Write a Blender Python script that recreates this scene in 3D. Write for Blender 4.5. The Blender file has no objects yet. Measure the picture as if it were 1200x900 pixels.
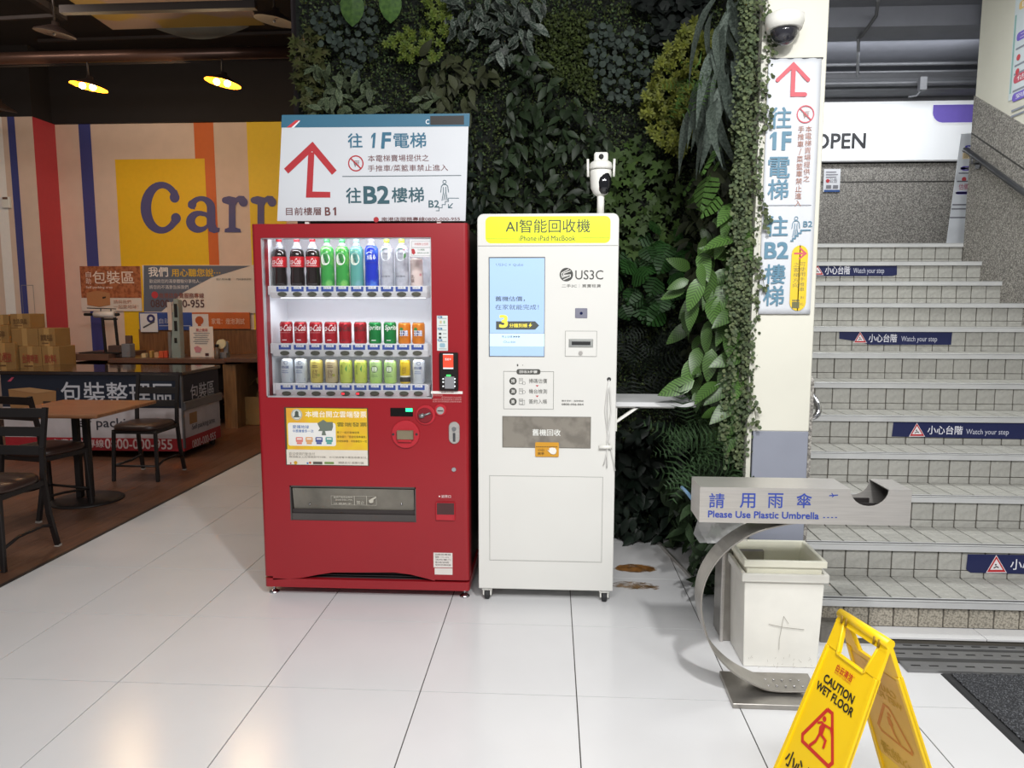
import bpy, bmesh, math, random
import numpy as np
from mathutils import Vector, Matrix
R = random.Random(7)
NR = np.random.RandomState(7)
SC = bpy.context.scene
COL = SC.collection
PI = math.pi

# ------------------------------------------------------------------ camera
CF, CH, CYAW, CPIT, CROL = 844.92, 1.48787, 0.055135, 0.112343, 0.001124
_cy, _sy = math.cos(CYAW), math.sin(CYAW)
CFW = Vector((-_sy*math.cos(CPIT), _cy*math.cos(CPIT), -math.sin(CPIT)))
_r = Vector((_cy, _sy, 0)); _u = _r.cross(CFW)
_cr, _sr = math.cos(CROL), math.sin(CROL)
CR = _r*_cr + _u*_sr
CU = _u*_cr - _r*_sr
CO = Vector((0, 0, CH))
cam = bpy.data.cameras.new('camera'); camo = bpy.data.objects.new('camera', cam); COL.objects.link(camo)
cam.sensor_fit = 'HORIZONTAL'; cam.sensor_width = 36; cam.lens = CF/1200*36; cam.clip_start = .05
camo.matrix_world = Matrix(((CR.x, CU.x, -CFW.x, 0), (CR.y, CU.y, -CFW.y, 0), (CR.z, CU.z, -CFW.z, CH), (0, 0, 0, 1)))
SC.camera = camo
# ------------------------------------------------------------------ world, exposure
SC.view_settings.view_transform = 'Standard'; SC.view_settings.look = 'None'
SC.view_settings.gamma = 1; SC.view_settings.use_curve_mapping = False
SC.view_settings.exposure = -0.45
w = bpy.data.worlds.new('world'); SC.world = w; w.use_nodes = True
w.node_tree.nodes['Background'].inputs[0].default_value = (.93, .96, 1, 1)
w.node_tree.nodes['Background'].inputs[1].default_value = .30
# ------------------------------------------------------------------ lights
def area(name, loc, target, sx, sy, power, col=(1, 1, 1), spread=PI):
    l = bpy.data.lights.new(name, 'AREA'); l.shape = 'RECTANGLE'; l.size = sx; l.size_y = sy
    l.energy = power; l.color = col; l.spread = spread
    o = bpy.data.objects.new(name, l); COL.objects.link(o); o.location = loc
    o.rotation_euler = (Vector(target)-Vector(loc)).to_track_quat('-Z', 'Y').to_euler()
    return o
area('ceiling_spot_light', (.75, .6, 3.3), (.6, 3.0, .3), .16, .16, 100, (1, .995, .985))
area('ceiling_panel_light', (-.4, -.8, 3.4), (-.15, 2.6, .6), 2.2, .6, 66, (1, .99, .98), 2.1)
area('ceiling_panel_light_b', (1.6, -.6, 3.4), (1.6, 3.6, .6), 1.6, .6, 78, (1, .995, .99))
area('stair_light', (2.2, 4.6, 3.85), (2.2, 4.9, 0), 1.6, .4, 66, (.98, 1, 1))
area('landing_light', (2.9, 7.2, 3.8), (2.9, 8.3, 3.0), 2.2, .3, 36, (.95, .98, 1))
area('food_court_light', (-4.6, 5.2, 4.2), (-4.6, 6.6, 0), 2.4, .8, 72, (1, .84, .72))

def ray(px, py): return CFW + CR*((px-600)/CF) - CU*((py-450)/CF)
def at_y(px, py, Y): d = ray(px, py); return CO + d*(Y/d.y)
def at_x(px, py, X): d = ray(px, py); return CO + d*(X/d.x)
def at_z(px, py, Z=0.): d = ray(px, py); return CO + d*((Z-CH)/d.z)
def crop(x0, y0, s): return lambda x, y: (x0+x/s, y0+y/s)

# ------------------------------------------------------------------ materials
def lin(c): return tuple((v/12.92 if v <= .04045 else ((v+.055)/1.055)**2.4) for v in c)
def hx(s): return lin(tuple(int(s[i:i+2], 16)/255 for i in (0, 2, 4)))
MATS = {}
def mat(name, col, rough=.5, metal=0., var=.08, scale=6., bump=0., bscale=60., emis=0., trans=0., coat=0., rnd=None, alpha=1., aniso=None, detail=4, thr=None, col2=None):
    if name in MATS: return MATS[name]
    c = hx(col) if isinstance(col, str) else col
    m = bpy.data.materials.new(name); m.use_nodes = True; nt = m.node_tree; N = nt.nodes; L = nt.links
    b = N['Principled BSDF']
    b.inputs['Roughness'].default_value = rough; b.inputs['Metallic'].default_value = metal
    b.inputs['Transmission Weight'].default_value = trans; b.inputs['Coat Weight'].default_value = coat
    b.inputs['Alpha'].default_value = alpha
    tc = N.new('ShaderNodeTexCoord'); nz = N.new('ShaderNodeTexNoise'); nz.inputs['Scale'].default_value = scale; nz.inputs['Detail'].default_value = detail
    mp = N.new('ShaderNodeMapping'); L.new(tc.outputs['Object'], mp.inputs[0]); L.new(mp.outputs[0], nz.inputs['Vector'])
    if aniso: mp.inputs['Scale'].default_value = aniso
    mx = N.new('ShaderNodeMix'); mx.data_type = 'RGBA'
    c2 = (hx(col2) if isinstance(col2, str) else col2) if col2 else tuple(v*(1-var*2) for v in c)
    mx.inputs[6].default_value = (*c, 1); mx.inputs[7].default_value = (*c2, 1)
    fac = nz.outputs[0]
    rp = N.new('ShaderNodeValToRGB'); lo, hi = thr or (.35, .7)
    rp.color_ramp.elements[0].position = lo; rp.color_ramp.elements[1].position = hi
    L.new(fac, rp.inputs[0]); L.new(rp.outputs[0], mx.inputs[0])
    out = mx.outputs[2]
    if rnd:
        hs = N.new('ShaderNodeHueSaturation'); mr = N.new('ShaderNodeMapRange')
        if rnd[0] == 'island': g = N.new('ShaderNodeNewGeometry'); L.new(g.outputs['Random Per Island'], mr.inputs[0])
        else: g = N.new('ShaderNodeObjectInfo'); L.new(g.outputs['Random'], mr.inputs[0])
        mr.inputs[3].default_value = 1-rnd[1]; mr.inputs[4].default_value = 1+rnd[1]
        L.new(mr.outputs[0], hs.inputs['Value']); L.new(out, hs.inputs['Color']); out = hs.outputs[0]
    L.new(out, b.inputs['Base Color'])
    if emis: L.new(out, b.inputs['Emission Color']); b.inputs['Emission Strength'].default_value = emis
    if bump:
        n2 = N.new('ShaderNodeTexNoise'); n2.inputs['Scale'].default_value = bscale; n2.inputs['Detail'].default_value = 3
        L.new(mp.outputs[0], n2.inputs['Vector'])
        bp = N.new('ShaderNodeBump'); bp.inputs['Strength'].default_value = bump; bp.inputs['Distance'].default_value = .01
        L.new(n2.outputs[0], bp.inputs['Height']); L.new(bp.outputs[0], b.inputs['Normal'])
    MATS[name] = m
    return m
def ink(col, rough=.55): return mat('print_'+col, col, rough, var=.02, scale=20)
def glow(col, s): return mat('glow_'+col+str(s), col, .4, var=.01, emis=s)

# ------------------------------------------------------------------ mesh builder
def wloc(o):
    v = Vector((0, 0, 0))
    while o: v = v+o.location; o = o.parent
    return v
class MB:
    def __init__(s, m=None): s.v = []; s.f = []; s.mi = []; s.ms = []; s.m = m; s.sm = []
    def _m(s, m):
        m = m or s.m
        if m not in s.ms: s.ms.append(m)
        return s.ms.index(m)
    def add(s, vs, fs, m=None, smooth=False):
        k = len(s.v); i = s._m(m)
        s.v += [tuple(v) for v in vs]; s.f += [tuple(k+a for a in f) for f in fs]
        s.mi += [i]*len(fs); s.sm += [smooth]*len(fs); return s
    def box(s, x0, x1, y0, y1, z0, z1, m=None):
        v = [(x, y, z) for z in (z0, z1) for y in (y0, y1) for x in (x0, x1)]
        return s.add(v, [(0, 2, 3, 1), (4, 5, 7, 6), (0, 1, 5, 4), (1, 3, 7, 5), (3, 2, 6, 7), (2, 0, 4, 6)], m)
    def hull8(s, a, b, m=None):          # a: bottom 4 pts ccw, b: top 4
        return s.add(list(a)+list(b), [(3, 2, 1, 0), (4, 5, 6, 7), (0, 1, 5, 4), (1, 2, 6, 5), (2, 3, 7, 6), (3, 0, 4, 7)], m)
    def prism(s, pts, fr, d0, d1, m=None, smooth=False):   # pts 2D ccw in frame, extruded n from d0 to d1
        n = len(pts)
        v = [fr(u, w_, d0) for u, w_ in pts]+[fr(u, w_, d1) for u, w_ in pts]
        s.add(v, [tuple(range(n))[::-1], tuple(range(n, 2*n))], m)
        return s.add(v, [(i, (i+1) % n, n+(i+1) % n, n+i) for i in range(n)], m, smooth)
    def cyl(s, p0, p1, r0, r1=None, n=16, m=None, caps=True, smooth=True):
        p0 = Vector(p0); p1 = Vector(p1); r1 = r0 if r1 is None else r1
        d = (p1-p0).normalized(); a = d.orthogonal().normalized(); b = d.cross(a)
        v = []
        for p, r in ((p0, r0), (p1, r1)):
            for i in range(n): t = 2*PI*i/n; v.append(p+a*(r*math.cos(t))+b*(r*math.sin(t)))
        s.add(v, [(i, (i+1) % n, n+(i+1) % n, n+i) for i in range(n)], m, smooth)
        if caps: s.add(v, [tuple(range(n))[::-1], tuple(range(n, 2*n))], m)
        return s
    def lathe(s, c, prof, n=20, m=None, smooth=True, caps=True, sx=1., sy=1.):
        c = Vector(c); v = []; k = len(prof)
        for r, z in prof:
            for i in range(n): t = 2*PI*i/n; v.append((c.x+r*math.cos(t)*sx, c.y+r*math.sin(t)*sy, c.z+z))
        s.add(v, [(j*n+i, j*n+(i+1) % n, (j+1)*n+(i+1) % n, (j+1)*n+i) for j in range(k-1) for i in range(n)], m, smooth)
        if caps: s.add(v, [tuple(range(n))[::-1], tuple(range((k-1)*n, k*n))], m)
        return s
    def tube(s, pts, r, n=8, m=None, flat=None):
        pts = [Vector(p) for p in pts]; v = []; k = len(pts)
        t0 = (pts[1]-pts[0]).normalized(); a = t0.orthogonal().normalized()
        for j, p in enumerate(pts):
            t = (pts[min(j+1, k-1)]-pts[max(j-1, 0)]).normalized()
            a = (a-t*a.dot(t)).normalized(); b = t.cross(a)
            for i in range(n): q = 2*PI*i/n; v.append(p+a*(r*math.cos(q))+b*(r*math.sin(q)))
        s.add(v, [(j*n+i, j*n+(i+1) % n, (j+1)*n+(i+1) % n, (j+1)*n+i) for j in range(k-1) for i in range(n)], m, True)
        return s.add(v, [tuple(range(n))[::-1], tuple(range((k-1)*n, k*n))], m)
    def bar(s, p0, p1, w_, h, up=(0, 0, 1), m=None):
        p0 = Vector(p0); p1 = Vector(p1); d = (p1-p0).normalized(); a = d.cross(Vector(up)).normalized(); b = a.cross(d)
        q = [a*(w_/2*i)+b*(h/2*j) for i, j in ((-1, -1), (1, -1), (1, 1), (-1, 1))]
        return s.hull8([p0+x for x in q][::-1], [p1+x for x in q][::-1], m)
    def ball(s, c, rx, ry=None, rz=None, n=14, k=8, m=None, z0=-1., z1=1.):
        ry = ry or rx; rz = rz or rx
        a0, a1 = math.asin(z0), math.asin(z1)
        prof = [(max(math.cos(a0+(a1-a0)*i/k), 1e-3), math.sin(a0+(a1-a0)*i/k)*rz) for i in range(k+1)]
        c = Vector(c); v = []
        for r, z in prof:
            for i in range(n): t = 2*PI*i/n; v.append((c.x+rx*r*math.cos(t), c.y+ry*r*math.sin(t), c.z+z))
        s.add(v, [(j*n+i, j*n+(i+1) % n, (j+1)*n+(i+1) % n, (j+1)*n+i) for j in range(k) for i in range(n)], m, True)
        return s.add(v, [tuple(range(n))[::-1], tuple(range(k*n, (k+1)*n))], m)
    def mesh(s, name, off=(0, 0, 0), bevel=0., fix=True, seg=1):
        me = bpy.data.meshes.new(name); o = Vector(off)
        me.from_pydata([(a-o.x, b-o.y, c-o.z) for a, b, c in s.v], [], s.f)
        for m in s.ms: me.materials.append(m)
        me.polygons.foreach_set('material_index', s.mi); me.polygons.foreach_set('use_smooth', s.sm)
        if bevel or fix:
            bm = bmesh.new(); bm.from_mesh(me)
            bmesh.ops.remove_doubles(bm, verts=bm.verts, dist=1e-6)
            if fix: bmesh.ops.recalc_face_normals(bm, faces=bm.faces)
            if bevel:
                es = [e for e in bm.edges if len(e.link_faces) == 2 and e.calc_face_angle(0) > .5]
                bmesh.ops.bevel(bm, geom=es, offset=bevel, segments=seg, affect='EDGES', clamp_overlap=True, profile=.5)
            bm.to_mesh(me); bm.free()
        return me
    def build(s, name, parent=None, bevel=0., fix=True, seg=1):
        off = wloc(parent) if parent else (0, 0, 0)
        o = bpy.data.objects.new(name, s.mesh(name, off, bevel, fix, seg)); COL.objects.link(o)
        if parent: o.parent = parent
        return o
def inst(name, me, loc, parent=None, rot=None, scale=None):
    o = bpy.data.objects.new(name, me); COL.objects.link(o)
    if parent: o.parent = parent; o.location = Vector(loc)-wloc(parent)
    else: o.location = loc
    if rot is not None: o.rotation_euler = rot
    if scale is not None: o.scale = scale
    return o
def thing(name, label, cat, loc=(0, 0, 0), group=None):
    o = bpy.data.objects.new(name, None); COL.objects.link(o); o.location = loc; o.empty_display_size = .05
    return tag(o, label, cat, group)
def tag(o, label, cat, group=None):
    o['label'] = label; o['category'] = cat
    if group: o['group'] = group
    return o
def struct(o): o['kind'] = 'structure'; return o
def stuff(o): o['kind'] = 'stuff'; return o
def sgroup(name, loc=(0, 0, 0)):
    o = bpy.data.objects.new(name, None); COL.objects.link(o); o.location = loc; return struct(o)
def dup(root, loc=None, rz=None, label=None):
    def cp(o, par):
        c = o.copy(); COL.objects.link(c); c.parent = par
        for ch in [x for x in KIDS.get(o.name, [])]: cp(ch, c)
        return c
    KIDS = {}
    for x in COL.objects:
        if x.parent: KIDS.setdefault(x.parent.name, []).append(x)
    c = cp(root, None)
    if loc: c.location = loc
    if rz is not None: c.rotation_euler = (0, 0, rz)
    if label: c['label'] = label
    return c

# ------------------------------------------------------------------ frames and printing
def FRY(Y): return lambda u, v, n=0: Vector((u, Y-n, v))          # faces the -Y side, u = X
def FRXp(X): return lambda u, v, n=0: Vector((X+n, u, v))         # faces +X, u = Y
def FRXm(X): return lambda u, v, n=0: Vector((X-n, -u, v))        # faces -X, u = -Y
def FRZ(Z): return lambda u, v, n=0: Vector((u, v, Z+n))
def FRcyl(cx, cy, r): return lambda u, v, n=0: Vector((cx+(r+n)*math.sin(u/r), cy-(r+n)*math.cos(u/r), v))
def FR3(O, U, V):
    O = Vector(O); U = Vector(U).normalized(); V = Vector(V); V = (V-U*V.dot(U)).normalized(); Nn = U.cross(V)
    return lambda u, v, n=0: O+U*u+V*v+Nn*n
_cu = bpy.data.curves.new('glyphs', 'FONT'); _cu.resolution_u = 3
_to = bpy.data.objects.new('glyphs', _cu); _TC = {}
def glyphs(s, bold=0., res=3, space=1.):
    k = (s, 0, res, space)
    if k not in _TC:
        _cu.body = s; _cu.resolution_u = res; _cu.space_character = space
        me = _to.to_mesh()
        _TC[k] = ([(v.co.x, v.co.y) for v in me.vertices], [tuple(p.vertices) for p in me.polygons]); _to.to_mesh_clear()
    return _TC[k]
class Print:
    def __init__(s, fr, e=.0005, W=None): s.fr = fr; s.e = e; s.b = MB(); s.W = W; s.k = 0
    def bx(s, x0, y0, x1, y1):      # picture-measured box -> (u0, v0, u1, v1) on the plane
        xm, ym = (x0+x1)/2, (y0+y1)/2
        return s.W(x0, ym)[0], s.W(xm, y1)[1], s.W(x1, ym)[0], s.W(xm, y0)[1]
    def poly(s, pts, m, l=1):      # each piece sits a hair above the one before, so none coincide
        s.k += 1; n = s.e*(l+.02*(s.k % 40)); s.b.add([s.fr(u, v, n) for u, v in pts], [tuple(range(len(pts)))], m); return s
    def rect(s, b, m, l=1, rad=0., nseg=1):
        u0, v0, u1, v1 = b
        if rad:
            p = []
            for cx, cy, a in ((u1-rad, v1-rad, 0), (u0+rad, v1-rad, 90), (u0+rad, v0+rad, 180), (u1-rad, v0+rad, 270)):
                for k in range(5): t = math.radians(a+k*22.5); p.append((cx+rad*math.cos(t), cy+rad*math.sin(t)))
            return s.poly(p, m, l)
        for i in range(nseg):
            a = u0+(u1-u0)*i/nseg; c = u0+(u1-u0)*(i+1)/nseg
            s.poly([(a, v0), (c, v0), (c, v1), (a, v1)], m, l)
        return s
    def frame(s, b, t, m, l=1):
        u0, v0, u1, v1 = b
        for q in ((u0, v0, u1, v0+t), (u0, v1-t, u1, v1), (u0, v0, u0+t, v1), (u1-t, v0, u1, v1)): s.rect(q, m, l)
        return s
    def disc(s, c, r, m, l=1, n=20, ry=None):
        ry = ry or r; return s.poly([(c[0]+r*math.cos(2*PI*i/n), c[1]+ry*math.sin(2*PI*i/n)) for i in range(n)], m, l)
    def ring(s, c, r, t, m, l=1, n=24):
        a = [(c[0]+r*math.cos(2*PI*i/n), c[1]+r*math.sin(2*PI*i/n)) for i in range(n)]
        b = [(c[0]+(r-t)*math.cos(2*PI*i/n), c[1]+(r-t)*math.sin(2*PI*i/n)) for i in range(n)]
        for i in range(n): j = (i+1) % n; s.poly([b[i], a[i], a[j], b[j]], m, l)
        return s
    def line(s, pts, t, m, l=1, closed=False):
        n = len(pts)
        if closed: pts = list(pts)+[pts[0], pts[1]]
        L_, R_ = [], []
        P = [Vector((p[0], p[1])) for p in pts]
        for i, p in enumerate(P):
            d0 = (p-P[i-1]).normalized() if i else None; d1 = (P[i+1]-p).normalized() if i < len(P)-1 else None
            d = (d0+d1) if d0 and d1 else (d0 or d1)
            d = d.normalized() if d.length > 1e-6 else d1
            k = 1/max(.35, d.dot(d1 or d0)); q = Vector((-d.y, d.x))*(t/2*k)
            L_.append(p+q); R_.append(p-q)
        r = range(1, len(P)-1) if closed else range(len(P)-1)
        for i in r: s.poly([R_[i], R_[i+1], L_[i+1], L_[i]], m, l)
        return s
    def text(s, st, b, m, bold=0., l=2, shear=0., res=3, space=1., mirror=False, keep=False):
        u0, v0, u1, v1 = b; vs, fs = glyphs(st, bold, res, space)
        if not vs: return s
        x0 = min(v[0] for v in vs); x1 = max(v[0] for v in vs); y0 = min(v[1] for v in vs); y1 = max(v[1] for v in vs)
        su = (u1-u0)/max(x1-x0, 1e-6); sv = (v1-v0)/max(y1-y0, 1e-6)
        if keep: su = sv
        out = []
        for x, y in vs:
            X = (x-x0)*su; Yv = (y-y0)*sv; X += shear*Yv
            if mirror: X = (u1-u0)-X
            out.append(s.fr(u0+X, v0+Yv, s.e*l))
        s.b.add(out, fs, m)
        if bold:                      # heavier weight: the same outline again, shifted a little each way
            for i_, (dx, dy) in enumerate(((1, 1), (-1, 1), (1, -1), (-1, -1))):
                a = s.fr(u0, v0, 0); du = s.fr(u0+dx*bold*abs(sv)*.62, v0+dy*bold*abs(sv)*.62, s.e*.16*(i_+1))-a
                s.b.add([q+du for q in out], fs, m)
        return s
    def one(s, b, m, l=2, shear=0.):      # a figure 1 with its flag
        u0, v0, u1, v1 = b; w_, h = u1-u0, v1-v0
        return s.poly([(u0+x*w_+shear*y*h, v0+y*h) for x, y in ((.42, 0), (1, 0), (1, 1), (.55, 1), (0, .80), (0, .60), (.42, .76))], m, l)
    def col(s, st, b, m, **k):      # vertical writing, one glyph per cell
        u0, v0, u1, v1 = b; n = len(st); h = (v1-v0)/n
        for i, ch in enumerate(st):
            q = (u0, v1-h*(i+.93), u1, v1-h*(i+.07))
            if ch in '1一/':
                c_ = (u0+u1)/2; q = (c_-(u1-u0)*.2, q[1], c_+(u1-u0)*.2, q[3])
            s.text(ch, q, m, **k)
        return s
    def build(s, name, parent=None): return s.b.build(name, parent, fix=False)
def WY(Y):
    def W(px, py): p = at_y(px, py, Y); return (p.x, p.z)
    return W
def PY(Y, e=.0005): return Print(FRY(Y), e, WY(Y))
# ------------------------------------------------------------------ palette
M_grout = mat('tile_grout', '4c4845', .9)
M_tile = mat('glazed_white_tile', 'd9d9da', .22, var=.02, scale=2.5, bump=.02, bscale=3)
M_wood = mat('brown_vinyl_plank', '6b4a38', .42, var=.18, scale=3, aniso=(14, 1.2, 1), rnd=('obj', .10), bump=.05)
M_black = mat('black_paint', '16130f', .6)
M_dark = mat('dark_ceiling_paint', '1b1616', .85)
M_white = mat('white_paint', 'e6e5de', .55, var=.02)
M_cream = mat('cream_wall_paint', 'd9d7ca', .6, var=.03, scale=3)
M_grey = mat('grey_blue_wall_paint', '8b8f9c', .55, var=.03)
M_steel = mat('brushed_steel', 'c9c5c0', .34, .62, var=.06, scale=8, aniso=(1, 1, 30), bump=.02)
M_alu = mat('aluminium_nosing', 'd2d3d3', .4, .25, var=.05)
M_rubber = mat('dark_rubber', '2a2a2c', .7)
M_chrome = mat('worn_chrome', 'cfcfd2', .18, 1.)
M_glass = mat('clear_glass', 'ffffff', .03, trans=1., var=0)

def terrazzo(name, base, a, b_, rough=.5, sc=90):
    m = bpy.data.materials.new(name); m.use_nodes = True; N = m.node_tree.nodes; L = m.node_tree.links; bs = N['Principled BSDF']
    tc = N.new('ShaderNodeTexCoord'); v = N.new('ShaderNodeTexVoronoi'); v.inputs['Scale'].default_value = sc
    L.new(tc.outputs['Object'], v.inputs['Vector']); sp = N.new('ShaderNodeSeparateColor'); L.new(v.outputs['Color'], sp.inputs[0])
    r = N.new('ShaderNodeValToRGB'); L.new(sp.outputs[0], r.inputs[0]); e = r.color_ramp.elements; r.color_ramp.interpolation = 'CONSTANT'
    e[0].color = (*hx(a), 1); e[1].position = .32; e[1].color = (*hx(base), 1)
    k = e.new(.72); k.color = (*hx(b_), 1)
    L.new(r.outputs[0], bs.inputs['Base Color']); bs.inputs['Roughness'].default_value = rough
    bp = N.new('ShaderNodeBump'); bp.inputs['Strength'].default_value = .25; bp.inputs['Distance'].default_value = .004
    L.new(sp.outputs[1], bp.inputs['Height']); L.new(bp.outputs[0], bs.inputs['Normal'])
    return m
M_gran = terrazzo('washed_pebble_wall', '85817c', '65625e', 'a5a19a', .6, 120)
M_stair = mat('stair_tile_glaze', 'adaca6', .55, var=.10, scale=30, bump=.5, bscale=50, rnd=('obj', .05))
M_stairb = mat('speckled_base_tile', 'aaa395', .6, var=.25, scale=120, bump=.4, bscale=90, rnd=('obj', .07), thr=(.45, .6))
M_joint = mat('stair_joint_mortar', '57534c', .9)

# ------------------------------------------------------------------ floor
TX, TY, TS = .104, 2.6032, .6
fl = sgroup('floor')
MB(M_grout).box(-2.88, 3.6, -1.4, 9.1, -.06, -.004).build('slab', fl)
fb = MB(M_tile).box(-TS/2+.0022, TS/2-.0022, -TS/2+.0022, TS/2-.0022, -.012, 0); tile_me = fb.mesh('floor_tile')
ntile = 0
for i in range(-6, 6):
    for j in range(-7, 12):
        x0 = TX+i*TS; y0 = TY+j*TS
        if x0 > 1.2 and y0 > 3.0: continue
        if x0 < -2.88+.01 and x0+TS < -2.88: continue
        if x0 > -1.5 and y0 > 4.9: continue
        if x0 < -2.88:
            if x0+TS+2.88 < .03: continue
            MB(M_tile).box(-2.879, x0+TS-.0015, y0+.0022, y0+TS-.0022, -.012, 0).build('floor_tile', fl)
        else: inst('floor_tile', tile_me, (x0+TS/2, y0+TS/2, 0), fl)
# brown stains beside the white machine
def stain_mat(name, c, lo, hi, sc):
    m = mat(name, c, .35, var=.35, scale=22); N = m.node_tree.nodes; L = m.node_tree.links
    nz = N.new('ShaderNodeTexNoise'); nz.inputs['Scale'].default_value = sc; nz.inputs['Detail'].default_value = 5
    tc = N.new('ShaderNodeTexCoord'); L.new(tc.outputs['Object'], nz.inputs['Vector'])
    rp = N.new('ShaderNodeMapRange'); rp.inputs[1].default_value = lo; rp.inputs[2].default_value = hi; L.new(nz.outputs[0], rp.inputs[0]); L.new(rp.outputs[0], N['Principled BSDF'].inputs['Alpha'])
    return m
M_stain = stain_mat('rust_stain', '9a6a38', .18, .5, 14)
M_stain2 = stain_mat('rust_stain_pale', 'ad8a60', .40, .68, 17)
def blob(cx, cy, rx, ry, m, n, z=.0006, jag=.25, name='stain'):
    pts = [(cx+rx*math.cos(2*PI*i/n)*(1+R.uniform(-jag, jag*.4)), cy+ry*math.sin(2*PI*i/n)*(1+R.uniform(-jag, jag*.4))) for i in range(n)]
    return Print(FRZ(0), z).poly(pts, m, 1).build(name, fl)
a = at_z(744, 666); blob(a.x, a.y, .115, .06, M_stain, 30, .0006, .10); blob(a.x, a.y, .125, .07, M_stain2, 30, .0005, .1)
a = at_z(756, 687); blob(a.x, a.y, .085, .05, M_stain2, 30, .0008, .3); blob(a.x-.01, a.y-.01, .06, .025, M_stain2, 24, .001, .3)
a = at_z(745, 686); blob(a.x-.02, a.y, .13, .055, M_stain2, 30, .0005, .3)
# wood floor on the left
wf = sgroup('floor_wood')
MB(mat('plank_joint', '4a342a', .8)).box(-9.0, -2.9, .5, 9.1, -.06, -.004).build('slab', wf)
pl = {}
for r_ in range(38):
    x1 = -2.902-r_*.15; y = .6-R.uniform(0, 1.2)
    while y < 9.0:
        ln = 1.2; ya, yb = max(y, .55), min(y+ln, 9.05)
        if yb-ya > .1 and (ya > 2.2 or x1 > -4.5):
            k = round(yb-ya, 2)
            if k not in pl: pl[k] = MB(M_wood).box(-.0745, .0745, -k/2+.0006, k/2-.0006, -.01, 0).mesh('plank', bevel=.0008)
            if x1 > -6.6 and yb > 2.6: inst('plank', pl[k], (x1-.075, (ya+yb)/2, 0), wf)
        y += ln
struct(MB(mat('edge_strip', '2b2422', .5)).box(-2.902, -2.878, .5, 9.1, -.01, .004).build('trim_1'))
# strip trim at the foot of the plant wall
struct(MB(M_steel).hull8([(.79, 3.62, 0), (.80, 3.62, 0), (.655, 4.50, 0), (.64, 4.50, 0)], [(.79, 3.62, .02), (.80, 3.62, .02), (.655, 4.50, .02), (.64, 4.50, .02)]).build('trim_2'))

# ------------------------------------------------------------------ stairs
SY, SH, SD, SN = 3.18, .165, .28, 12
st = sgroup('staircase', (1.2, SY, 0))
SX0, SX1 = 1.215, 3.41
tw = .1095
rt = MB(M_stair).box(-tw/2+.003, tw/2-.003, -.006, .006, -.05+.003, .05-.001).mesh('tile', bevel=.002)
rb = MB(M_stairb).box(-tw/2+.003, tw/2-.003, -.006, .006, -.05+.003, .05-.001).mesh('tile', bevel=.002)
rl = MB(M_stair).box(-tw/2+.003, tw/2-.003, -.006, .006, -.019, .016).mesh('tile', bevel=.002)
tt = MB(M_stair).box(-tw/2+.003, tw/2-.003, -.05+.0025, .05-.0025, -.008, .002).mesh('tile', bevel=.0015)
tn = MB(M_stair).box(-tw/2+.003, tw/2-.003, -.017, .017, -.008, .002).mesh('tile', bevel=.0015)
M_nosedark = mat('nosing_groove', '5b5b5c', .6)
for k in range(1, SN+1):
    y = SY+(k-1)*SD; z = k*SH
    yb = y+SD+.05 if k < SN else y+2.2
    stp = MB(M_joint).box(SX0, SX1, y+.022, yb, z-SH+(.0 if k > 1 else .0), z-.008).build('step', st)
    vis0 = max(SX0, (y*.337) if k > 1 else SX0)     # what lies left of this is hidden by the pillar
    e = SX1 if k < 12 else SX1
    nb = MB(M_alu).box(SX0, e, y, y+.006, z-.030, z+.002)
    nb.box(SX0, e, y, y+.012, z-.002, z+.003); nb.box(SX0, e, y+.034, y+.04, z-.004, z+.003)
    nb.build('nosing', stp, bevel=.001)
    MB(M_nosedark).box(SX0, e, y+.012, y+.034, z-.008, z+.0015).build('nosing_insert', stp)
    low = MB(M_stair); trd = MB(M_stair); nlow = ntr = 0
    i = 0
    while True:
        x = SX0+(i+.5)*tw+R.uniform(-.0006, .0006); i += 1
        if x+tw/2 > SX1+.03: break
        seen = x+tw/2 > vis0-.1 and x < y*.80+.1
        if k == 1:
            inst('tile', rb, (x, y+.022, .088), stp)
        else:
            if seen: inst('tile', rt, (x, y+.022+R.uniform(-.001, .001), z-.078), stp)
            else: low.box(x-tw/2+.003, x+tw/2-.003, y+.016, y+.028, z-.125, z-.03)
            if seen and k <= 5: inst('tile', rl, (x, y+.022, z-SH+.02), stp)
            else: low.box(x-tw/2+.003, x+tw/2-.003, y+.016, y+.028, z-SH+.002, z-SH+.037)
        for q, (ty, hw) in enumerate(((y+.059, .017), (y+.128, .0475), (y+.228, .0475), (y+.29, .008))):
            if k <= 4 and seen and q < 3: inst('tile', tn if q == 0 else tt, (x, ty, z-.001), stp)
            elif not (q == 3 and k == 12): trd.box(x-tw/2+.003, x+tw/2-.003, ty-hw, ty+hw, z-.008, z+.001)
    if low.v: stuff(low.build('tile_row', stp, fix=False))
    if trd.v: stuff(trd.build('tile_row', stp, fix=False))
# raised white strip in front of the stairs, dark plinth at its left end
sp = sgroup('trim_3', (1.31, 3.1, 0))
MB(M_joint).box(1.31, 3.41, 3.105, 3.205, 0, .03).build('bed', sp)
for x in (1.31, 1.896, 2.496, 3.096): MB(M_tile).box(x+.0015, min(x+.6 if x > 1.4 else 1.896, 3.41)-.0015, 3.095, 3.201, .028, .038).build('floor_tile', sp, bevel=.001)
struct(MB(mat('dark_stone', '77736c', .5, var=.2, scale=20)).box(1.19, 1.308, 3.10, 3.40, 0, .075).build('trim_4', bevel=.004))

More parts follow.
